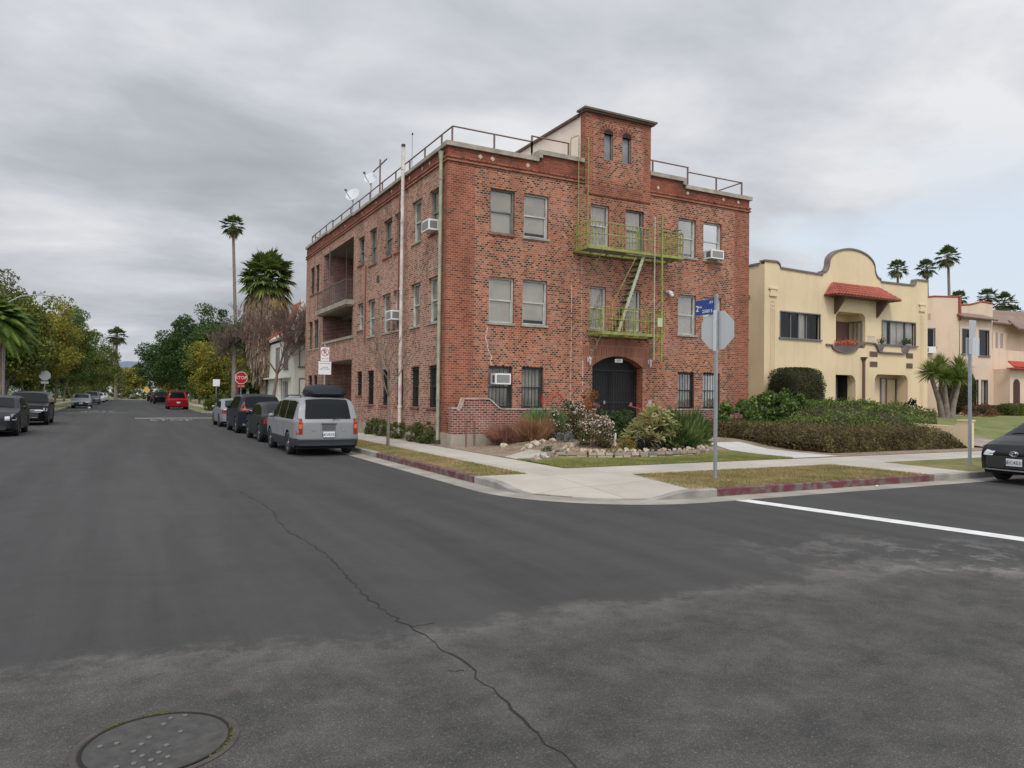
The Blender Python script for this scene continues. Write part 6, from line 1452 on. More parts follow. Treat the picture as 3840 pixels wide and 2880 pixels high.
# east side beyond the cross street
for i,(x,y,rx,cz,rz,k,n,lb) in enumerate([
 (1.2,66,4.0,5.6,3.9,'dark',13000,'dark green spreading tree with a rounded top right of the street, nearest of that clump'),
 (-.2,82,5.2,7.0,5.4,'dark',19000,'tall dark green tree with peaked crown right of the street'),
 (-2.8,99,4.6,5.6,4.2,'dark',13000,'dark green tree leaning over the far right kerb'),
 (1.5,118,5,5.6,4.4,'olive',8000,'olive tree behind the tall dark green tree, far right kerb')]):
    tree('street_tree',lb,x,y,10,rx,rx,cz,rz,LM[k],90,n,.26,seed=70+i,group='street trees right of the far street',zc=-.8)
tree('shrub_tree','rounded yellow green tree left of the bare brown tree',-.9,52,6.5,2.6,3,3.8,3.0,LM['gold'],60,12000,.2,seed=81,tr=.14,rc=.6,z0=.1)
tree('shrub_tree','dense green shrub tree under the big palm, beside the pale low house',.4,43,4,2.0,2.2,2.0,1.9,LM['olive'],50,7000,.2,seed=82,tr=.12,rc=.5)
# bare trees
def bare(name,label,x,y,h,spread,r0,seed,depth=4,n=3,z0=.15,m=BARKG,twigs=0,tilt=(0,0),tw=.004):
    t=empty(name,label,'tree',(x,y,z0)); rng=random.Random(seed); g=MB(); tr_=MB()
    b=[Vector((0,0,0)),Vector((tilt[0]*.4,tilt[1]*.4,h*.22)),Vector((tilt[0],tilt[1],h*.40))]; tr_.tube(b,[r0,r0*.85,r0*.75],8,0,False); tr_.build('trunk',m,t,uv=False)
    def br(p,d,L_,r_,lv):
        pts=[p]
        for i in range(4): d=(d+Vector((rng.uniform(-.16,.16),rng.uniform(-.16,.16),rng.uniform(0,.14)))).normalized(); pts.append(pts[-1]+d*L_/4)
        g.tube(pts,[max(tw,r_*(1-.15*i)) for i in range(5)],5 if lv>1 else 3,0,False)
        if lv>0:
            for i in range(n): 
                q=pts[rng.choice([1,2,3,4,4])]; a=rng.uniform(0,2*PI); br(q,(d+Vector((math.cos(a),math.sin(a),.1))*spread).normalized(),L_*rng.uniform(.5,.8),r_*.55,lv-1)
    for i in range(4): a=2*PI*i/4+rng.uniform(-.5,.5); br(b[2],Vector((math.cos(a)*spread,math.sin(a)*spread,1)).normalized(),h*.30,r0*.55,depth-1)
    g.build('branches',m,t,uv=False); return t
bare('bare_tree','young bare street tree on the verge in front of the vent pipe',-1.95,-.2,3.9,.55,.055,5,4,3,m=BARK)
bare('bare_tree','wide bare brown tree with dense twigs in front of the white house',-1.1,24.5,7.0,.75,.11,6,6,4,m=mat('dry_twig_brown',(.19,.12,.095),.95,col2=(.13,.09,.075),scale=2),tilt=(.3,.1),tw=.009)
bare('bare_tree','bare brown tree with fine twigs between the stop sign and the shrub tree',-1.3,38,6.4,.75,.10,9,5,4,m=MATS['dry_twig_brown'],tw=.014)
for i in range(3): bare('bare_tree',['bare pinkish tree low at the far end of the street','second bare tree far right beside the dark SUV row','leafless tree farthest right at the street end'][i],[-3.2,-1,1.5][i],[128,112,134][i],6.5,.8,.12,12+i,4,4,m=mat('pink_brown_twig',(.17,.12,.11),.95))
bare('bare_tree','pair of thin leafless stems beside the pickup',1,72,4,.7,.08,19,3,3)
# hanging dry skirt palm and other palms
def fronds(g,c,n,rl,fan,ang0,ang1,seed,m=0,segs=13,pet=.45,droop=.35,w=.035):
    r_=random.Random(seed)
    for i in range(n):
        az=2.399*i+r_.uniform(-.25,.25); el=ang0+(ang1-ang0)*(i/max(1,n-1))+r_.uniform(-.12,.12)
        d=Vector((math.cos(az)*math.cos(el),math.sin(az)*math.cos(el),math.sin(el))); L_=rl*r_.uniform(.85,1.1)
        side=Vector((-math.sin(az),math.cos(az),0)); up=d.cross(side)*-1
        p=c+d*L_*pet; g.tube([c,c+d*L_*pet*.5+Vector((0,0,.03*L_)),p],.012*rl,4,m,False)
        for k in range(segs):
            a=-1.25+2.5*k/(segs-1); dd=(d*math.cos(a)+side*math.sin(a)).normalized(); l2=L_*(1-pet)*(1-.25*abs(a)/1.25)*fan*r_.uniform(.85,1.1)
            e=dd.cross(up).normalized()*w*rl
            q1=p+dd*l2*.55+Vector((0,0,-droop*.12*l2)); q2=p+dd*l2+Vector((0,0,-droop*l2*r_.uniform(.5,1.2)))
            g.add([p,q1+e,q2,q1-e],[(0,1,2,3)],m)
PG=leafmat('palm_green',(.035,.06,.013),(.11,.16,.035),(.23,.25,.06),scale=.6); PY=leafmat('palm_yellowing',(.11,.09,.02),(.24,.19,.04),(.35,.27,.07),scale=.6); PD=leafmat('palm_dry',(.16,.11,.075),(.30,.22,.16),(.40,.32,.25),scale=1.5); PT=mat('palm_trunk',(.22,.18,.15),.95,col2=(.15,.12,.10),scale=4)
FAR=leafmat('far_palm_green',(.04,.06,.02),(.085,.12,.04),(.15,.17,.07),scale=.6)
pm=empty('fan_palm','big fan palm with green head and thick skirt of dead fronds','palm tree',(.4,36,.1))
g=MB(); g.tube([(0,0,0),(0,0,5),(.0,0,10.4)],[.42,.36,.3],10); g.build('trunk',PT,pm)
g=MB(); cc=Vector((0,0,10.4)); fronds(g,cc,34,2.3,1.2,1.45,-.1,3,0,17,.5,.25,.062); fronds(g,cc-Vector((0,0,.15)),34,2.15,1.2,.45,-.75,4,0,15,.5,.45,.062); g.build('crown',PG,pm,uv=False)
g=MB(); fronds(g,cc-Vector((0,0,.7)),34,2.2,1.15,-.5,-1.15,5,0,13,.5,.7,.055); g.build('yellowing_fronds',PY,pm,uv=False)
g=MB(); rr=random.Random(4)
for i in range(3000):
    z=rr.uniform(3.2,9.6); R_=.55+1.0*min(1,max(0,(z-2.6)/4.5))**.8*(1 if z<8.2 else max(.55,1-(z-8.2)*.3)); a=rr.uniform(0,2*PI); q=R_*rr.uniform(.75,1.08)
    p=Vector((q*math.cos(a),q*math.sin(a),z)); l=rr.uniform(.5,1.3); e=Vector((-math.sin(a),math.cos(a),0))*rr.uniform(.02,.06); d=Vector((math.cos(a)*.12,math.sin(a)*.12,-1))*l
    g.add([p-e,p+e,p+d+e*.3+Vector((rr.uniform(-.1,.1),rr.uniform(-.1,.1),0)),p+d-e*.3],[(0,1,2,3)],0)
g.tube([(0,0,2.4),(0,0,4),(0,0,6.5),(0,0,8.5),(0,0,9.6)],[.5,.8,1.2,1.25,.8],12,1); g.build('dead_skirt',[PD,mat('skirt_core',(.10,.07,.05),.95)],pm,uv=False)
def tallpalm(label,x,y,h,r_,seed,group=None,lean=(0,0),mm=None):
    t=empty('fan_palm',label,'palm tree',(x,y,.1),0,group); g=MB(); g.tube([(lean[0],lean[1],0),(lean[0]*.35,lean[1]*.35,h*.5),(0,0,h)],[.34,.26,.2],8); g.build('trunk',PT,t,uv=False)
    g=MB(); fronds(g,Vector((0,0,h)),34,r_,1.15,1.5,-.75,seed,0,9,.5,.35,.065); g.build('crown',mm or FAR,t,uv=False)
    g=MB(); fronds(g,Vector((0,0,h-.25)),14,r_*.7,1,-.7,-1.3,seed+1,0,7,.4,.6,.07); g.build('dead_fronds',PD,t,uv=False)
tallpalm('very tall slender fan palm standing left of the big fan palm',6.1,103,28.4,2.2,7,lean=(1.6,0))
PGp='tall palms on the skyline behind the right hand houses'
for i,(x,y,h,r_,lb) in enumerate([(118.1,65.2,26.2,2.5,'skyline palm just right of the yellow parapet curve'),(122.9,62.6,26.3,2.5,'skyline palm directly over the right corner of the yellow house'),(114.5,53.5,26.2,2.6,'tallest skyline palm, over the pink house'),(141.3,67.7,22.6,2.4,'low skyline palm behind the left pink gable'),(146.6,64.9,23.0,2.6,'skyline palm above the second pink gable'),(149.6,63.3,21.9,3.0,'bushy skyline palm right of the second pink gable'),(162.2,67.9,21.2,2.2,'smallest skyline palm at the right edge')]):
    tallpalm(lb,x,y,h,r_*.86,90+i,PGp,lean=(.8,-.6))
tallpalm('distant fan palm rising over the far end of the left tree row',-10.3,148.3,12.9,2.3,120)
# curved-frond palm by the big palm
t=empty('small_palm','small dark palm with arching feather fronds tucked left of the dead palm skirt','palm tree',(-1.7,37,.1)); g=MB(); g.tube([(0,0,0),(0,0,5.2)],[.22,.16],8); g.build('trunk',PT,t,uv=False)
def feather(g,c,n,L_,seed,w=.05,nleaf=26,el0=1.2,el1=-.2,dr=1.0):
    r_=random.Random(seed)
    for i in range(n):
        az=2.399*i+r_.uniform(-.2,.2); el=el0+(el1-el0)*i/max(1,n-1); pts=[]
        for k in range(9):
            f=k/8; pts.append(c+Vector((math.cos(az)*math.cos(el)*L_*f,math.sin(az)*math.cos(el)*L_*f,math.sin(el)*L_*f-dr*L_*.55*f*f)))
        g.tube(pts,.012*L_,3,0,False)
        for k in range(nleaf):
            f=.15+.85*k/nleaf; q=f*8; j=min(7,int(q)); p=pts[j]+(pts[j+1]-pts[j])*(q-j); tg=(pts[j+1]-pts[j]).normalized(); sd_=tg.cross(Vector((0,0,1)))
            sd_=sd_.normalized() if sd_.length>.01 else Vector((1,0,0)); ll=L_*.28*math.sin(PI*min(1,.25+f*.75))+.05
            for s_ in (-1,1):
                tip=p+(sd_*s_*.8+tg*.45+Vector((0,0,-.35))).normalized()*ll; g.add([p-tg*w*.35,p+tg*w*.35,tip],[(0,1,2)],0)
g=MB(); feather(g,Vector((0,0,5.3)),18,1.7,6); g.build('crown',leafmat('cycad_green',(.012,.025,.008),(.035,.06,.02),(.06,.09,.03)),t,uv=False)
t=empty('feather_palm','large bright green feather palm filling the left edge behind the parked cars','palm tree',(-16.4,36.0,.1)); g=MB(); g.tube([(0,0,0),(0,0,2.5),(0,0,6.3)],[.34,.30,.26],10); g.build('trunk',mat('ringed_palm_trunk',(.24,.15,.11),.9,col2=(.33,.26,.2),scale=3),t,uv=False)
g=MB(); feather(g,Vector((0,0,6.3)),96,2.5,8,.05,80,1.5,-.7,1.0); g.build('crown',leafmat('feather_palm_green',(.04,.075,.012),(.10,.17,.025),(.20,.28,.05)),t,uv=False)
# yucca by the yellow house
t=empty('yucca_tree','multi trunked yucca with spiky green heads beside the yellow house','yucca',(27.6,.6,.6)); hd=[(-1.3,0,2.55,.9),(-.2,.2,2.85,.95),(.7,-.2,2.8,.95),(1.35,.2,2.4,.85),(.3,-.5,2.3,.8),(-.7,-.3,2.35,.8)]
g=MB()
for (x,y,z,r_) in hd: g.tube([(x*.15,y*.3,0),(x*.45,y*.6,z*.45),(x,y,z-.1)],[.20,.13,.09],8)
g.build('trunk',BARKG,t,uv=False)
g=MB(); rr=random.Random(12)
for (x,y,z,r_) in hd:
    for i in range(230):
        a=rr.uniform(0,2*PI); el=rr.uniform(-.75,1.5); d=Vector((math.cos(a)*math.cos(el),math.sin(a)*math.cos(el),math.sin(el))); p=Vector((x,y,z)); l=r_*rr.uniform(.7,.98); e=d.cross(Vector((0,0,1))).normalized()*.028
        g.add([p+d*.08-e*.5,p+d*.08+e*.5,p+d*l*.5+e,p+d*l+Vector((0,0,-.05*l)),p+d*l*.5-e],[(0,1,2,3,4)],0)
g.build('crown',leafmat('yucca_green',(.05,.09,.018),(.15,.21,.04),(.34,.36,.12),scale=2),t,uv=False)
# ---- garden plants
def zg(x,y): return zt(x,y)-.02
def bush(name,label,x,y,rx,ry,h,lm,nl,ls,seed,cat='shrub',ncl=40,rc=.16,flower=None,group=None,z0=None,asp=.5,stems=True,up=.3,zc=-.2,shell=.6):
    z0=zg(x,y) if z0 is None else z0; t=empty(name,label,cat,(x,y,z0),0,group); nr=np.random.default_rng(seed); rng=random.Random(seed)
    g=MB()
    for i in range(7): a=rng.uniform(0,6.28); g.tube([(0,0,0),(rx*.4*math.cos(a),ry*.4*math.sin(a),h*.4),(rx*.7*math.cos(a),ry*.7*math.sin(a),h*.8)],[.018,.012,.006],4,0,False)
    g.build('stems',BARK,t,uv=False)
    P=clumpcloud(0,0,h*.42,rx,ry,h*.58,ncl,nl,rc,nr,zcut=-.72,shell=shell); P=P[P[:,2]>.0]; V,F_=leafquads(P,ls,asp,up,nr); mesh_np('foliage',V,F_,lm,t)
    if flower:
        fm,nf,fs,fl=flower; Q=P[np.argsort(-(P[:,2]+nr.normal(0,h*.10,len(P))-.25*P[:,1]))[:int(len(P)*fl)]]; Q=Q[nr.integers(0,len(Q),nf)]+nr.normal(0,.02,(nf,3))+np.array([0,-.02,.03]); V,F_=leafquads(Q,fs,.95,.2,nr); mesh_np('flowers',V,F_,fm,t)
    return t
PINKF=leafmat('pale_pink_petals',(.50,.33,.30),(.72,.58,.52),(.8,.72,.68),scale=3); ORL=leafmat('orange_foliage',(.10,.05,.015),(.32,.13,.05),(.45,.2,.09),scale=3); MIX=leafmat('olive_rust_leaf',(.03,.04,.012),(.11,.115,.04),(.26,.15,.07),scale=4)
# the red stemmed clump
def spiky(name,label,x,y,rx,ry,h,n,lm,seed,w=.012,curve=.35,z0=None,cat='shrub',elmin=.5,base=.5,group=None):
    z0=zg(x,y) if z0 is None else z0; t=empty(name,label,cat,(x,y,z0),0,group); r_=random.Random(seed); g=MB()
    for i in range(n):
        a=r_.uniform(0,2*PI); q=math.sqrt(r_.random())*base; p=Vector((rx*q*math.cos(a),ry*q*math.sin(a),r_.uniform(0,.1)*h)); b=a+r_.uniform(-.5,.5); el=r_.uniform(elmin,1.5)
        d=Vector((math.cos(b)*math.cos(el)*rx/h,math.sin(b)*math.cos(el)*ry/h,math.sin(el))); l=h*r_.uniform(.6,1.05); e=Vector((-math.sin(b),math.cos(b),0))*w
        if r_.random()<.5: e=Vector((math.cos(b)*.7,math.sin(b)*.7,.5))*w
        m1=p+d*l*.5; m2=p+d*l+Vector((math.cos(b)*.3,math.sin(b)*.3,-1))*curve*l*.35
        g.add([p-e,p+e,m1+e*.8,m2,m1-e*.8],[(0,1,2,3,4)],0)
    g.build('foliage',lm,t,uv=False); return t
REDS=leafmat('reddish_stems',(.16,.065,.05),(.34,.16,.125),(.46,.29,.20),scale=3)
spiky('red_stem_shrub','low spreading reddish stemmed shrub in front of the low brick wall',1.6,-1.35,.55,.42,.72,2400,REDS,31,.008,.2,base=.95)
spiky('red_stem_shrub','taller ochre tipped red stemmed shrub right of the spreading one',2.3,-1.75,.52,.42,.88,2000,leafmat('ochre_red_stems',(.16,.07,.045),(.34,.18,.10),(.46,.33,.14),scale=3),32,.008,.15,base=.9)
ag=spiky('aloe','green aloe clump with red flower spikes under the left ground floor windows',3.0,-1.3,.66,.45,1.05,700,leafmat('aloe_green',(.06,.12,.04),(.14,.24,.08),(.26,.34,.14),scale=3),33,.03,.5,z0=.55,base=.7)
g=MB(); r_=random.Random(5)
for (x,z) in ((-.15,1.15),(.25,1.28),(.42,1.36),(.60,1.22),(.05,1.05),(.5,1.1)):
    g.tube([(x*.6,0,.6),(x,0,z-.1)],.010,4,0)
    for k in range(26): zz_=z-.12+.25*r_.random(); a=r_.uniform(0,6.28); g.add([(x,0,zz_),(x+.05*math.cos(a)+.01,.05*math.sin(a),zz_-.05),(x+.05*math.cos(a)-.01,.05*math.sin(a),zz_-.06)],[(0,1,2)],1)
g.build('flower_spike',[mat('aloe_stem',(.2,.12,.06),.7),leafmat('aloe_flower_red',(.45,.02,.015),(.65,.045,.03))],ag,uv=False)
FL=(PINKF,900,.075,.45)
bush('flowering_shrub','wide pale pink flowering shrub under the wall lantern left of the entry',3.65,-1.7,.78,.6,1.25,MIX,9000,.06,34,flower=(PINKF,1100,.045,.55),ncl=60)
bush('orange_shrub','rusty orange shrub just left of the dark entry door',4.75,-1.05,.62,.5,1.42,ORL,7000,.055,35,ncl=50)
bush('flowering_shrub','smaller rounded pink flowering shrub in front of the path, nearest the stone border',3.05,-4.1,.52,.46,.92,MIX,6500,.055,36,flower=(PINKF,800,.045,.5),ncl=45)
bush('yellow_flowers_plant','small yellow flowered plant above the pink flowering shrub',4.1,-1.2,.22,.22,.9,leafmat('acid_yellow',(.25,.25,.03),(.45,.42,.05)),300,.07,37,z0=.75,ncl=10,rc=.1)
bush('ochre_cushion_plant','low rounded ochre cushion plant behind the stone border',3.3,-5.1,.33,.3,.48,leafmat('ochre_leaf',(.12,.09,.01),(.26,.20,.03),(.34,.28,.06),scale=5),3800,.035,38,ncl=30,rc=.08)
bush('grey_green_plant','small grey green plant beside the ochre cushion plant',3.6,-4.95,.25,.22,.38,leafmat('grey_green_leaf',(.06,.08,.04),(.14,.16,.10)),900,.04,39,ncl=14,rc=.08)
bush('dark_door_shrub','dark leafed shrub in front of the entry steps',5.35,-2.2,.34,.4,1.05,LM['dark'],2600,.07,40,ncl=24)
bush('rose_bush','thin leafy bush with yellow green tips in front of the door',5.5,-1.5,.35,.3,1.0,LM['green'],500,.07,43,z0=.5,ncl=10)
bush('silver_leaf_plant','small silvery plant by the path edge below the pink shrub',2.75,-2.9,.3,.2,.35,leafmat('silver_leaf',(.12,.13,.13),(.28,.30,.30)),600,.05,44,ncl=10,rc=.07)
SUC=leafmat('candelabra_aloe_leaf',(.16,.19,.06),(.38,.40,.17),(.58,.28,.18),scale=4)
t=empty('candelabra_aloe','large mound of curling green and red aloe rosettes right of the entry','aloe',(4.75,-4.65,zg(4.75,-4.65))); g=MB(); r_=random.Random(6)
for i in range(60):
    a=r_.uniform(0,6.28); q=math.sqrt(r_.random()); c_=Vector((.82*q*math.cos(a),.52*q*math.sin(a),.28+.95*(1-q*q)*r_.uniform(.7,1.05)))
    for k in range(26):
        b=2*PI*k/26+r_.uniform(-.1,.1); el=r_.uniform(-.2,1.2); d=Vector((math.cos(b)*math.cos(el),math.sin(b)*math.cos(el),math.sin(el))); l=r_.uniform(.22,.40); e=Vector((-math.sin(b),math.cos(b),0))*.017
        p1=c_+d*l*.5; p2=c_+d*l*.85+Vector((0,0,-.03)); p3=c_+d*l+Vector((0,0,-.12*r_.random())); g.add([c_-e,c_+e,p1+e*.8,p2+e*.3,p3,p1-e*.8],[(0,1,2,3,4,5)],0)
g.build('rosettes',SUC,t,uv=False); 
P=clumpcloud(0,0,.38,.72,.5,.42,40,5000,.16,np.random.default_rng(3)); P=P[P[:,2]>0]; V,F_=leafquads(P,.05,.4,-.5); mesh_np('dry_leaves',V,F_,leafmat('dry_aloe_leaf',(.03,.02,.018),(.09,.06,.05),(.15,.11,.08)),t)
g=MB(); g.tube([(1.75,2.65,1.12),(1.05,2.65,1.27)],.018,5); g.build('red_pole',mat('red_hose_paint',(.5,.03,.02),.5),t)
for (x,y,rx,h,s_,lb) in ((5.5,-4.85,.42,1.2,45,'tall leafy oleander bush right of the aloe mound'),(6.0,-4.55,.42,1.55,46,'taller narrow green bush in front of the right ground floor window')):
    spiky('green_shrub',lb,x,y,rx,.5,h,1500,leafmat('oleander_green',(.03,.06,.018),(.10,.15,.04),(.21,.26,.09),scale=2.5),s_,.017,.55,base=.95,elmin=.2)
    
spiky('green_shrub','low bright green strappy clump at the foot of the oleander',5.6,-5.35,.3,.25,.65,260,LM['green'],47,.02,.6,base=.5)
spiky('dark_aloe','dark low tangle in front of the aloe mound',4.25,-5.0,.26,.22,.6,700,leafmat('dark_tangle',(.02,.018,.018),(.06,.055,.05)),48,.012,.3,base=.9)
# cactus stems
t=empty('cactus','slender grey cactus stem by the entry path','cactus',(3.62,-3.95,.25)); g=MB(); g.tube([(0,0,0),(-.02,0,.5),(-.06,0,.9)],[.035,.03,.02],7); g.tube([(-.01,0,.45),(.12,0,.6)],[.022,.015],6); g.build('stem',mat('cactus_grey',(.28,.28,.22),.8),t)
t=empty('marker_stake','short white stake beside the grey cactus stem','stake',(3.82,-4.0,.25)); g=MB(); g.box(-.03,.03,-.015,.015,0,.42); g.add([(-.03,-.015,.42),(.03,-.015,.42),(.0,-.015,.46)],[(0,1,2)]); g.build('stake_post',WHITEP,t)
# planting between sidewalk and side wall
for i,(y,h,lb) in enumerate([(.95,.72,'green hedge plant nearest the drainpipe by the side wall'),(2.0,.70,'second green hedge plant along the side wall'),(3.9,.62,'third hedge plant, just past the vent pipe'),(5.6,.66,'fourth hedge plant along the side wall'),(7.0,.6,'fifth hedge plant, partly behind the minivan')]):
    bush('hedge_plant',lb,-.26 if i<2 else -.24,y,.28,.42,h,leafmat('hedge_plant_leaf',(.03,.05,.012),(.09,.12,.025),(.18,.18,.05),scale=4),2600,.06,60+i,ncl=26,rc=.11,z0=.12,group='hedge plants along the side wall')
# stone border
ST=[mat('border_stone_%d'%i,tuple(v*.8 for v in c),.9,col2=tuple(v*.65 for v in c),scale=6,bump=.5,bscale=30) for i,c in enumerate([(.52,.42,.31),(.44,.36,.27),(.26,.24,.22),(.58,.50,.40),(.40,.31,.24)])]
bd=[(.95,-5.35),(1.6,-5.85),(2.2,-6.12),(2.9,-6.28),(3.7,-6.32),(4.5,-6.24),(5.4,-5.95),(6.15,-5.45)]
t=empty('stone_border','low mortared stone kerb curving round the front planting bed','border wall',(.9,-5.4,.15)); g=MB()
for lay in range(2):
    rr=random.Random(lay+1)
    for (a,b) in zip(bd[:-1],bd[1:]):
        L_=math.hypot(b[0]-a[0],b[1]-a[1]); n=max(1,int(L_/.21)); 
        for k in range(n):
            f0,f1=(k+rr.uniform(0,.08))/n,(k+1-rr.uniform(0,.08))/n; x0_,y0_=a[0]+(b[0]-a[0])*f0,a[1]+(b[1]-a[1])*f0; x1_,y1_=a[0]+(b[0]-a[0])*f1,a[1]+(b[1]-a[1])*f1
            nx_,ny_=-(y1_-y0_),(x1_-x0_); l=math.hypot(nx_,ny_); nx_,ny_=nx_/l*.13,ny_/l*.13; j=rr.uniform(-.02,.02); z0_=lay*.085; z1_=z0_+.075+rr.uniform(-.02,.012)
            vs=[(x0_-.9-nx_-0,y0_+5.4-ny_+j,z0_),(x1_-.9-nx_,y1_+5.4-ny_+j,z0_),(x1_-.9+nx_,y1_+5.4+ny_,z0_),(x0_-.9+nx_,y0_+5.4+ny_,z0_)]; vs+=[(v_[0],v_[1],z1_) for v_ in vs]
            g.add(vs,[(0,1,5,4),(1,2,6,5),(2,3,7,6),(3,0,4,7),(4,5,6,7)],rr.randrange(5))
g.build('stone_courses',ST,t)
def rock(x,y,r_,seed,mi,z=None,lb='x',gr=None):
    t=MB(); t.blob((0,0,0),r_,r_*.8,r_*.62,seed,10,7,.5,0,False); o=t.build('rock',ST[mi]); o.location=(x,y,(zg(x,y) if z is None else z)+r_*.32); o.rotation_euler=(0,0,seed); tag(o,lb,'rock',gr); return o
rr=random.Random(21); RK='loose rocks laid on top of the stone border'
i=0
for (a,b) in zip(bd[:-1],bd[1:]):
    for k in range(4):
        f=(k+.5)/4; rock(a[0]+(b[0]-a[0])*f+rr.uniform(-.03,.03),a[1]+(b[1]-a[1])*f+.05,rr.uniform(.045,.10),i,rr.randrange(5),.31,'rough rock lying on the low stone border of the front bed',RK); i+=1
PK='rocks edging the curved entry path'
for (x,y,r_,m_) in [(-.12,-6.1,.13,1),(.18,-5.82,.13,2),(.45,-5.62,.10,3),(.78,-5.35,.12,2),(.95,-4.98,.11,2),(1.3,-4.72,.13,1),(1.62,-4.45,.14,4),(1.95,-4.2,.12,3),(2.25,-3.95,.14,1),(1.1,-3.3,.10,3),(1.4,-3.05,.13,3),(1.75,-2.8,.14,3),(2.15,-2.55,.11,0),(2.6,-2.4,.10,3)]:
    rock(x,y,r_,int(x*100)%17,m_,None,'rock along the edge of the pale curved garden path',PK)
for (x,y,r_,lb) in ((1.15,-1.9,.11,'single pale rock in the dirt below the red stemmed shrub'),(7.5,-3.3,.26,'large white rock beside the new pale walkway, left'),(7.8,-2.7,.24,'smaller white rock beside the new pale walkway')): rock(x,y,r_,3,3,None,lb)
# hedge and mound in front of the yellow house
def massed(name,label,cat,hf,x0,x1,y0_,y1_,n,ls,lm,seed,core,thick=.16,kind=None):
    """foliage spread over a height field hf(x,y), sides included; the core mesh keeps it opaque"""
    nr=np.random.default_rng(seed); t=empty(name,label,cat,((x0+x1)/2,y0_,0)) ; ox,oy=(x0+x1)/2,y0_
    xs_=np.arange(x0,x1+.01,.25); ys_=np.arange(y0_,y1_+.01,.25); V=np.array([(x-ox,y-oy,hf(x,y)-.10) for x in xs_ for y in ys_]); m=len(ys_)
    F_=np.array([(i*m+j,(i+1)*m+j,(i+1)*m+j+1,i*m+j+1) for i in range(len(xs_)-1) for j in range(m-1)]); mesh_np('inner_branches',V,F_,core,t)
    X_=nr.uniform(x0,x1,n); Y_=nr.uniform(y0_,y1_,n); P=[]
    for x,y in zip(X_,Y_):
        h=hf(x,y); g0=zt(x,y)
        if h<g0+.05: continue
        P.append((x-ox,y-oy,h-thick*nr.random()**1.5+.055*nr.normal()))
    # edges: vertical faces
    for k in range(int(n*.9)):
        x=nr.uniform(x0,x1); y=nr.uniform(y0_,y0_+1.0); h=hf(x,y); h2=hf(x,y-.3)
        if h-h2>.25: P.append((x-ox,y-oy-.05+nr.normal()*.03,zt(x,y)+(h-zt(x,y))*nr.random()))
        y=nr.uniform(y0_,y1_); x=nr.uniform(x0,x0+1.2); h=hf(x,y); h2=hf(x-.3,y)
        if h-h2>.25: P.append((x-ox-.05+nr.normal()*.03,y-oy,zt(x,y)+(h-zt(x,y))*nr.random()))
    P=np.array(P); V,F_=leafquads(P,ls,.45,.5,nr); mesh_np('foliage',V,F_,lm,t); return t
def hedgef(x,y):
    # clipped band following the sidewalk and the walkway
    yf=-7.0; xl=9.42; inx=x-xl; iny=y-yf
    if inx<0 or iny<0 or x>16.3: return -.3
    e=min(inx,iny,16.3-x+.2); 
    if iny>2.6 and inx>1.6: return -.3
    er=max(0,min(1,(16.3-x+.1)/1.1))
    return .14+(.66*min(1,e/.30)**.6+.06*min(1.6,max(0,iny-.5)))*(er**.5)+.05*math.sin(x*3.1)*math.sin(y*2.3)+.03*math.sin(x*9+y*7)
def moundf(x,y):
    yf=-6.0; xl=11.3+.1*max(0,y+6)
    if x<xl or y<yf or x>24.5: return -.3
    e=min((x-xl)/3.8,(y-yf)/3.2,1); e2=min(1,(24.5-x)/6.5); e=max(0,min(1,e)); 
    if x>16.0 and y< -6+ (x-16.0)*.6: return -.3
    return .45+1.12*(e**.65)*(e2**.6)+.13*math.sin(x*1.9+y)+.08*math.sin(x*4.3-y*3.1)+.04*math.sin(x*8+y*9)
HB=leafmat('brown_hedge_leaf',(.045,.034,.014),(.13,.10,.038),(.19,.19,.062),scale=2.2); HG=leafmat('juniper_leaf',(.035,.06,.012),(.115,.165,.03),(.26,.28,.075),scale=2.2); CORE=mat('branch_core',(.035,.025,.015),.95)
massed('clipped_hedge','low clipped brownish box hedge along the sidewalk in front of the yellow house','hedge',hedgef,9.5,16.3,-7.1,-.5,34000,.07,HB,61,CORE)
massed('juniper_mound','broad green and brown juniper mound rising behind the clipped hedge','shrub',moundf,11.0,24.5,-6.1,3.0,60000,.10,HG,62,CORE,.2)
bush('ivy_mound','leafy bright and dark green ivy mound at the brick corner',13.9,-.9,1.45,1.0,1.15,leafmat('ivy_leaf',(.025,.055,.012),(.08,.14,.028),(.22,.28,.07),scale=3),7000,.12,63,ncl=60,rc=.28,asp=.8)
bush('ivy_mound','low ivy patch between the clipped hedge and the brick wall',11.2,-1.4,.9,.8,.9,MATS['ivy_leaf'],2200,.12,64,ncl=30,rc=.2,asp=.8)
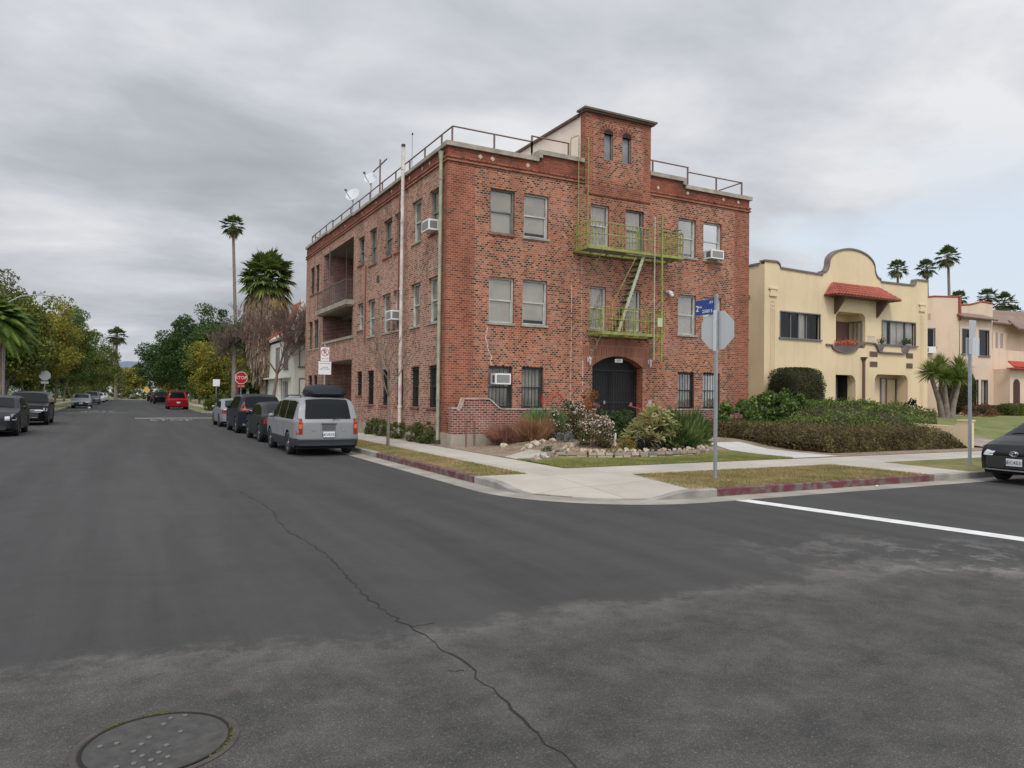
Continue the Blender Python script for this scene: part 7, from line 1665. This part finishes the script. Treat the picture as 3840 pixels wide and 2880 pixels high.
# clipped rounded shrubs
def clipped(label,x,y,rx,ry,h,z0,n,seed,lm,ls=.07,stem=0,sq=3.0):
    t=empty('clipped_shrub',label,'shrub',(x,y,z0)); nr=np.random.default_rng(seed); d=nr.normal(size=(n,3)); p=np.abs(d)**sq; s_=(p.sum(1))**(-1/sq); P=d*s_[:,None]*np.array([rx,ry,h/2]); P*=nr.uniform(.92,1.03,size=(n,1))*(1+.03*np.sin(P[:,:1]*5+P[:,1:2]*4)*np.sin(P[:,2:]*5)); P[:,2]+=h/2+stem
    V,F_=leafquads(P,ls,.6,.3,nr); mesh_np('foliage',V,F_,lm,t)
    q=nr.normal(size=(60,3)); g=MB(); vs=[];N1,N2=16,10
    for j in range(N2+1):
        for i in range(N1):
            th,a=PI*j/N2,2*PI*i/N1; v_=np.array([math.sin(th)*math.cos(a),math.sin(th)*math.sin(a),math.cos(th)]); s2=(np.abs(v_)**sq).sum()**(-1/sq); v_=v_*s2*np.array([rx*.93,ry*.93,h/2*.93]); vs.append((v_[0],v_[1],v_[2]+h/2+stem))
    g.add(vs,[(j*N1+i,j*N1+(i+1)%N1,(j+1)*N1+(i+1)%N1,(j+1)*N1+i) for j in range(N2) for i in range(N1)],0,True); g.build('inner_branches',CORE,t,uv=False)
    if stem: g=MB(); g.tube([(0,0,0),(0,0,stem+.3)],.09,7); g.build('trunk',BARK,t)
    return t
CLP=leafmat('clipped_leaf',(.016,.026,.007),(.045,.06,.014),(.085,.085,.022),scale=1.2)
clipped('big dark clipped shrub with domed top against the yellow house',19.45,2.9,1.12,1.0,2.45,.8,17000,71,CLP,.07,0,4.5)
clipped('dark rounded topiary on a short trunk between the yellow and pink houses',34.9,4.4,.95,.9,2.6,.8,9000,72,leafmat('topiary_leaf',(.02,.028,.008),(.06,.065,.014),(.12,.09,.02),scale=.9),.09,.3,2.4)
clipped('low dark hedge against the pink house wall',40,4.6,3.6,.5,.6,.9,8000,73,CLP,.09,0,6)
clipped('lime green end of the low front hedge before the pink house',36.4,2.0,1.0,.5,.9,.75,5000,74,leafmat('lime_leaf',(.05,.07,.01),(.12,.15,.02),(.22,.22,.03)),.08,0,6)
clipped('brownish low hedge before the pink house, right of the lime end',39.9,1.9,2.4,.5,.95,.75,6000,75,leafmat('bare_hedge_leaf',(.07,.05,.035),(.15,.11,.08),(.14,.14,.05)),.08,0,6)
clipped('mixed reddish green hedge at the right edge before the pink house',46,1.9,3.4,.6,1.15,.75,7000,76,leafmat('mixed_hedge_leaf',(.06,.05,.03),(.14,.12,.05),(.16,.08,.05)),.09,0,6)
bush('red_brown_shrub','small red brown shrub below the topiary',31.5,1.2,1.0,.7,.8,leafmat('red_brown_leaf',(.10,.04,.02),(.22,.10,.05)),2200,.08,77,z0=.8)
bush('dark_shrub','small dark shrub at the foot of the yucca',25.7,1.2,.45,.4,.9,leafmat('very_dark_leaf',(.012,.013,.012),(.03,.035,.03)),1400,.08,78,z0=.8,asp=.9)
# yellow boundary posts
t=empty('boundary_wall','yellow stucco stepped boundary wall ending at the clipped hedge','garden wall',(16.45,-6.9,.1)); YS2=YST
g=MB(); g.prism([(-.15,0),(8.5,.3),(8.5,1.3),(5.6,1.25),(5.4,.95),(.4,.78),(.25,.95),(-.15,.97)],lambda p,k:(k*.22,p[0],p[1])); g.build('wall_body',YST,t); g=MB(); g.box(-.03,.25,-.18,.30,.97,1.02); g.build('cap',YST,t)
# far shrubs, end hedge
for i,(x,y,rx,h,k,lb) in enumerate([(-1.6,47,1.1,1.6,'olive','grey green shrub by the kerb before the cross street, nearest'),(-.9,51,1.3,1.9,'dark','dark shrub under the yellow green tree'),(-.4,58,1.4,1.7,'olive','rounded shrub right of the red pickup'),(0,64,1.6,2.0,'dark','dark shrub behind the red pickup')]):
    bush('verge_shrub',lb,x,y,rx,rx,h,LM[k],3000,.14,130+i,ncl=30,rc=.35,z0=.12,group='shrubs on the far right verge')
for i in range(14):
    x=-20+i*2.7; bush('end_hedge_shrub','rounded hedge shrub closing the far end of the street',x,152+RND.uniform(-1,1),1.7,1.2,2.6+RND.uniform(-.4,.6),LM['olive' if i%3 else 'dark'],1200,.3,150+i,ncl=24,rc=.5,z0=.1,group='hedge shrubs closing the far end of the street')
for i,(x,y,r_) in enumerate([(-16,165,5),(-8,172,4.5),(8,168,5.5),(14,160,5),(-24,160,6),(3,190,4)]):
    tree('end_tree','leafy tree standing behind the hedge at the far end of the street',x,y,9,r_,r_,4.2,3.2 if x in(-8,3) else 5.0,LM['gold' if i in (1,5) else 'olive'],40,3500,.5,seed=170+i,rc=1.1,group='trees behind the end hedge')
t=empty('warning_sign','small yellow diamond warning sign facing the street end','traffic sign',(-4.6,150.2,.1)); signpost(t,2.4,.08); g=MB(); g.poly([(0,-.06,1.3),(.7,-.06,2.0),(0,-.06,2.7),(-.7,-.06,2.0)]); g.build('sign_face',mat('warning_yellow',(.6,.38,.03),.6),t)
# white litter/figurine by the pink house, litter in the gutter
t=MB(); t.blob((0,0,.2),.25,.2,.28,5,8,6,.4); o=t.build('white_planter',WHITEP); o.location=(44.0,3.6,.95); tag(o,'small white figure by the pink house wall','figurine')
# grass blades on verges close to the camera (dense fringe nobody could count)
def blades(name,label,pts,hh,lm,seed):
    nr=np.random.default_rng(seed); n=len(pts); a=nr.uniform(0,6.28,n); w=nr.uniform(.003,.007,n); h=hh*nr.uniform(.5,1.3,n); lean=nr.normal(0,.5,(n,2))*h[:,None]
    A=pts+np.stack([np.cos(a)*w,np.sin(a)*w,0*a],1); B=pts-np.stack([np.cos(a)*w,np.sin(a)*w,0*a],1); C=pts+np.stack([lean[:,0],lean[:,1],h],1)
    V=np.stack([A,B,C],1).reshape(-1,3); F_=np.arange(n*3).reshape(-1,3); o=mesh_np(name,V,F_,lm); o['kind']='stuff'; o['label']=label; o['category']='grass'; return o
GB=leafmat('verge_blades',(.13,.16,.04),(.30,.23,.10),(.42,.30,.16),scale=1.3,trans=.15); GB2=leafmat('lawn_blades',(.12,.17,.035),(.21,.22,.06),(.38,.29,.13),scale=1.3,trans=.15)
nr=np.random.default_rng(9)
def inpoly(n,x0,x1,y0_,y1_,ok,z): 
    X_=nr.uniform(x0,x1,n); Y_=nr.uniform(y0_,y1_,n); k=[ok(a,b) for a,b in zip(X_,Y_)]; return np.stack([X_,Y_,np.full(n,z)],1)[k]
blades('turf_blades','dry brown and green grass of the right corner verge',inpoly(60000,-.35,6.4,-11.95,-9.52,lambda x,y:x>-.3+(y+11.9)*.23,.145),.035,GB,1)
blades('turf_blades','dry grass strip between the red kerb and the side street sidewalk',inpoly(40000,-2.82,-1.73,-8.65,9,lambda x,y:True,.145),.035,GB,2)
blades('turf_blades','green corner lawn between stone border and sidewalk',inpoly(60000,-.4,6.9,-7.92,-5.6,lambda x,y:y<-6.35+.45*max(0,x-4.6)+.28*max(0,2.2-x),.165),.04,GB2,3)
n_=5200; X_=nr.uniform(-.2,6.3,n_); Y_=nr.uniform(-6.1,-.75,n_); P=np.array([(a,b,zt(a,b)+.012) for a,b in zip(X_,Y_) if b>-5.0-.25*a*0 or a>1.5]); V,F_=leafquads(P,.05,.5,0); V[:,2]=np.maximum(V[:,2],V[:,2]*.2+P[:,2].mean()*.8-.02)
o=mesh_np('leaf_litter',V,F_,leafmat('litter_leaf',(.10,.07,.045),(.24,.17,.11),(.38,.30,.20),scale=4)); tag(o,'dry fallen leaves and twigs scattered over the front planting bed','leaf litter',kind='stuff')
for i,(x,y,rx,h,c3,lb) in enumerate([(1.3,-4.3,.16,.22,'grey_green_leaf','tiny grey green tuft beside the curved path'),(2.6,-5.35,.16,.2,'ochre_leaf','tiny ochre tuft just inside the stone border, left'),(4.0,-5.7,.2,.25,'grey_green_leaf','small grey green tuft inside the stone border, middle'),(4.9,-5.55,.2,.3,'olive_rust_leaf','small rusty tuft inside the stone border, right'),(4.4,-2.6,.35,.5,'olive_rust_leaf','loose rusty shrub between the pink flowering shrub and the door'),(2.9,-2.3,.3,.45,'olive_rust_leaf','low olive shrub between the red stems and the pink shrub'),(6.6,-2.6,.35,.6,'olive_rust_leaf','scrubby plant right of the entry steps')]):
    bush('low_plant',lb,x,y,rx,rx*.8,h,MATS[c3],700 if rx<.3 else 1500,.04,200+i,ncl=14,rc=.07)
# white bits of litter
for (x,y,z,lb) in ((4.3,-12.25,.02,'tiny white scrap of litter in the gutter by the red kerb'),(-12.0,62.5,.0,'white scrap lying in the road by the silver hatchback')):
    g=MB(); g.blob((0,0,.03),.07,.05,.03,3,7,5,.5,0,False); o=g.build('litter',WHITEP); o.location=(x,y,z); o.scale=(.4,.4,.4) if y<0 else (2.0,2.0,2.5); tag(o,lb,'litter')
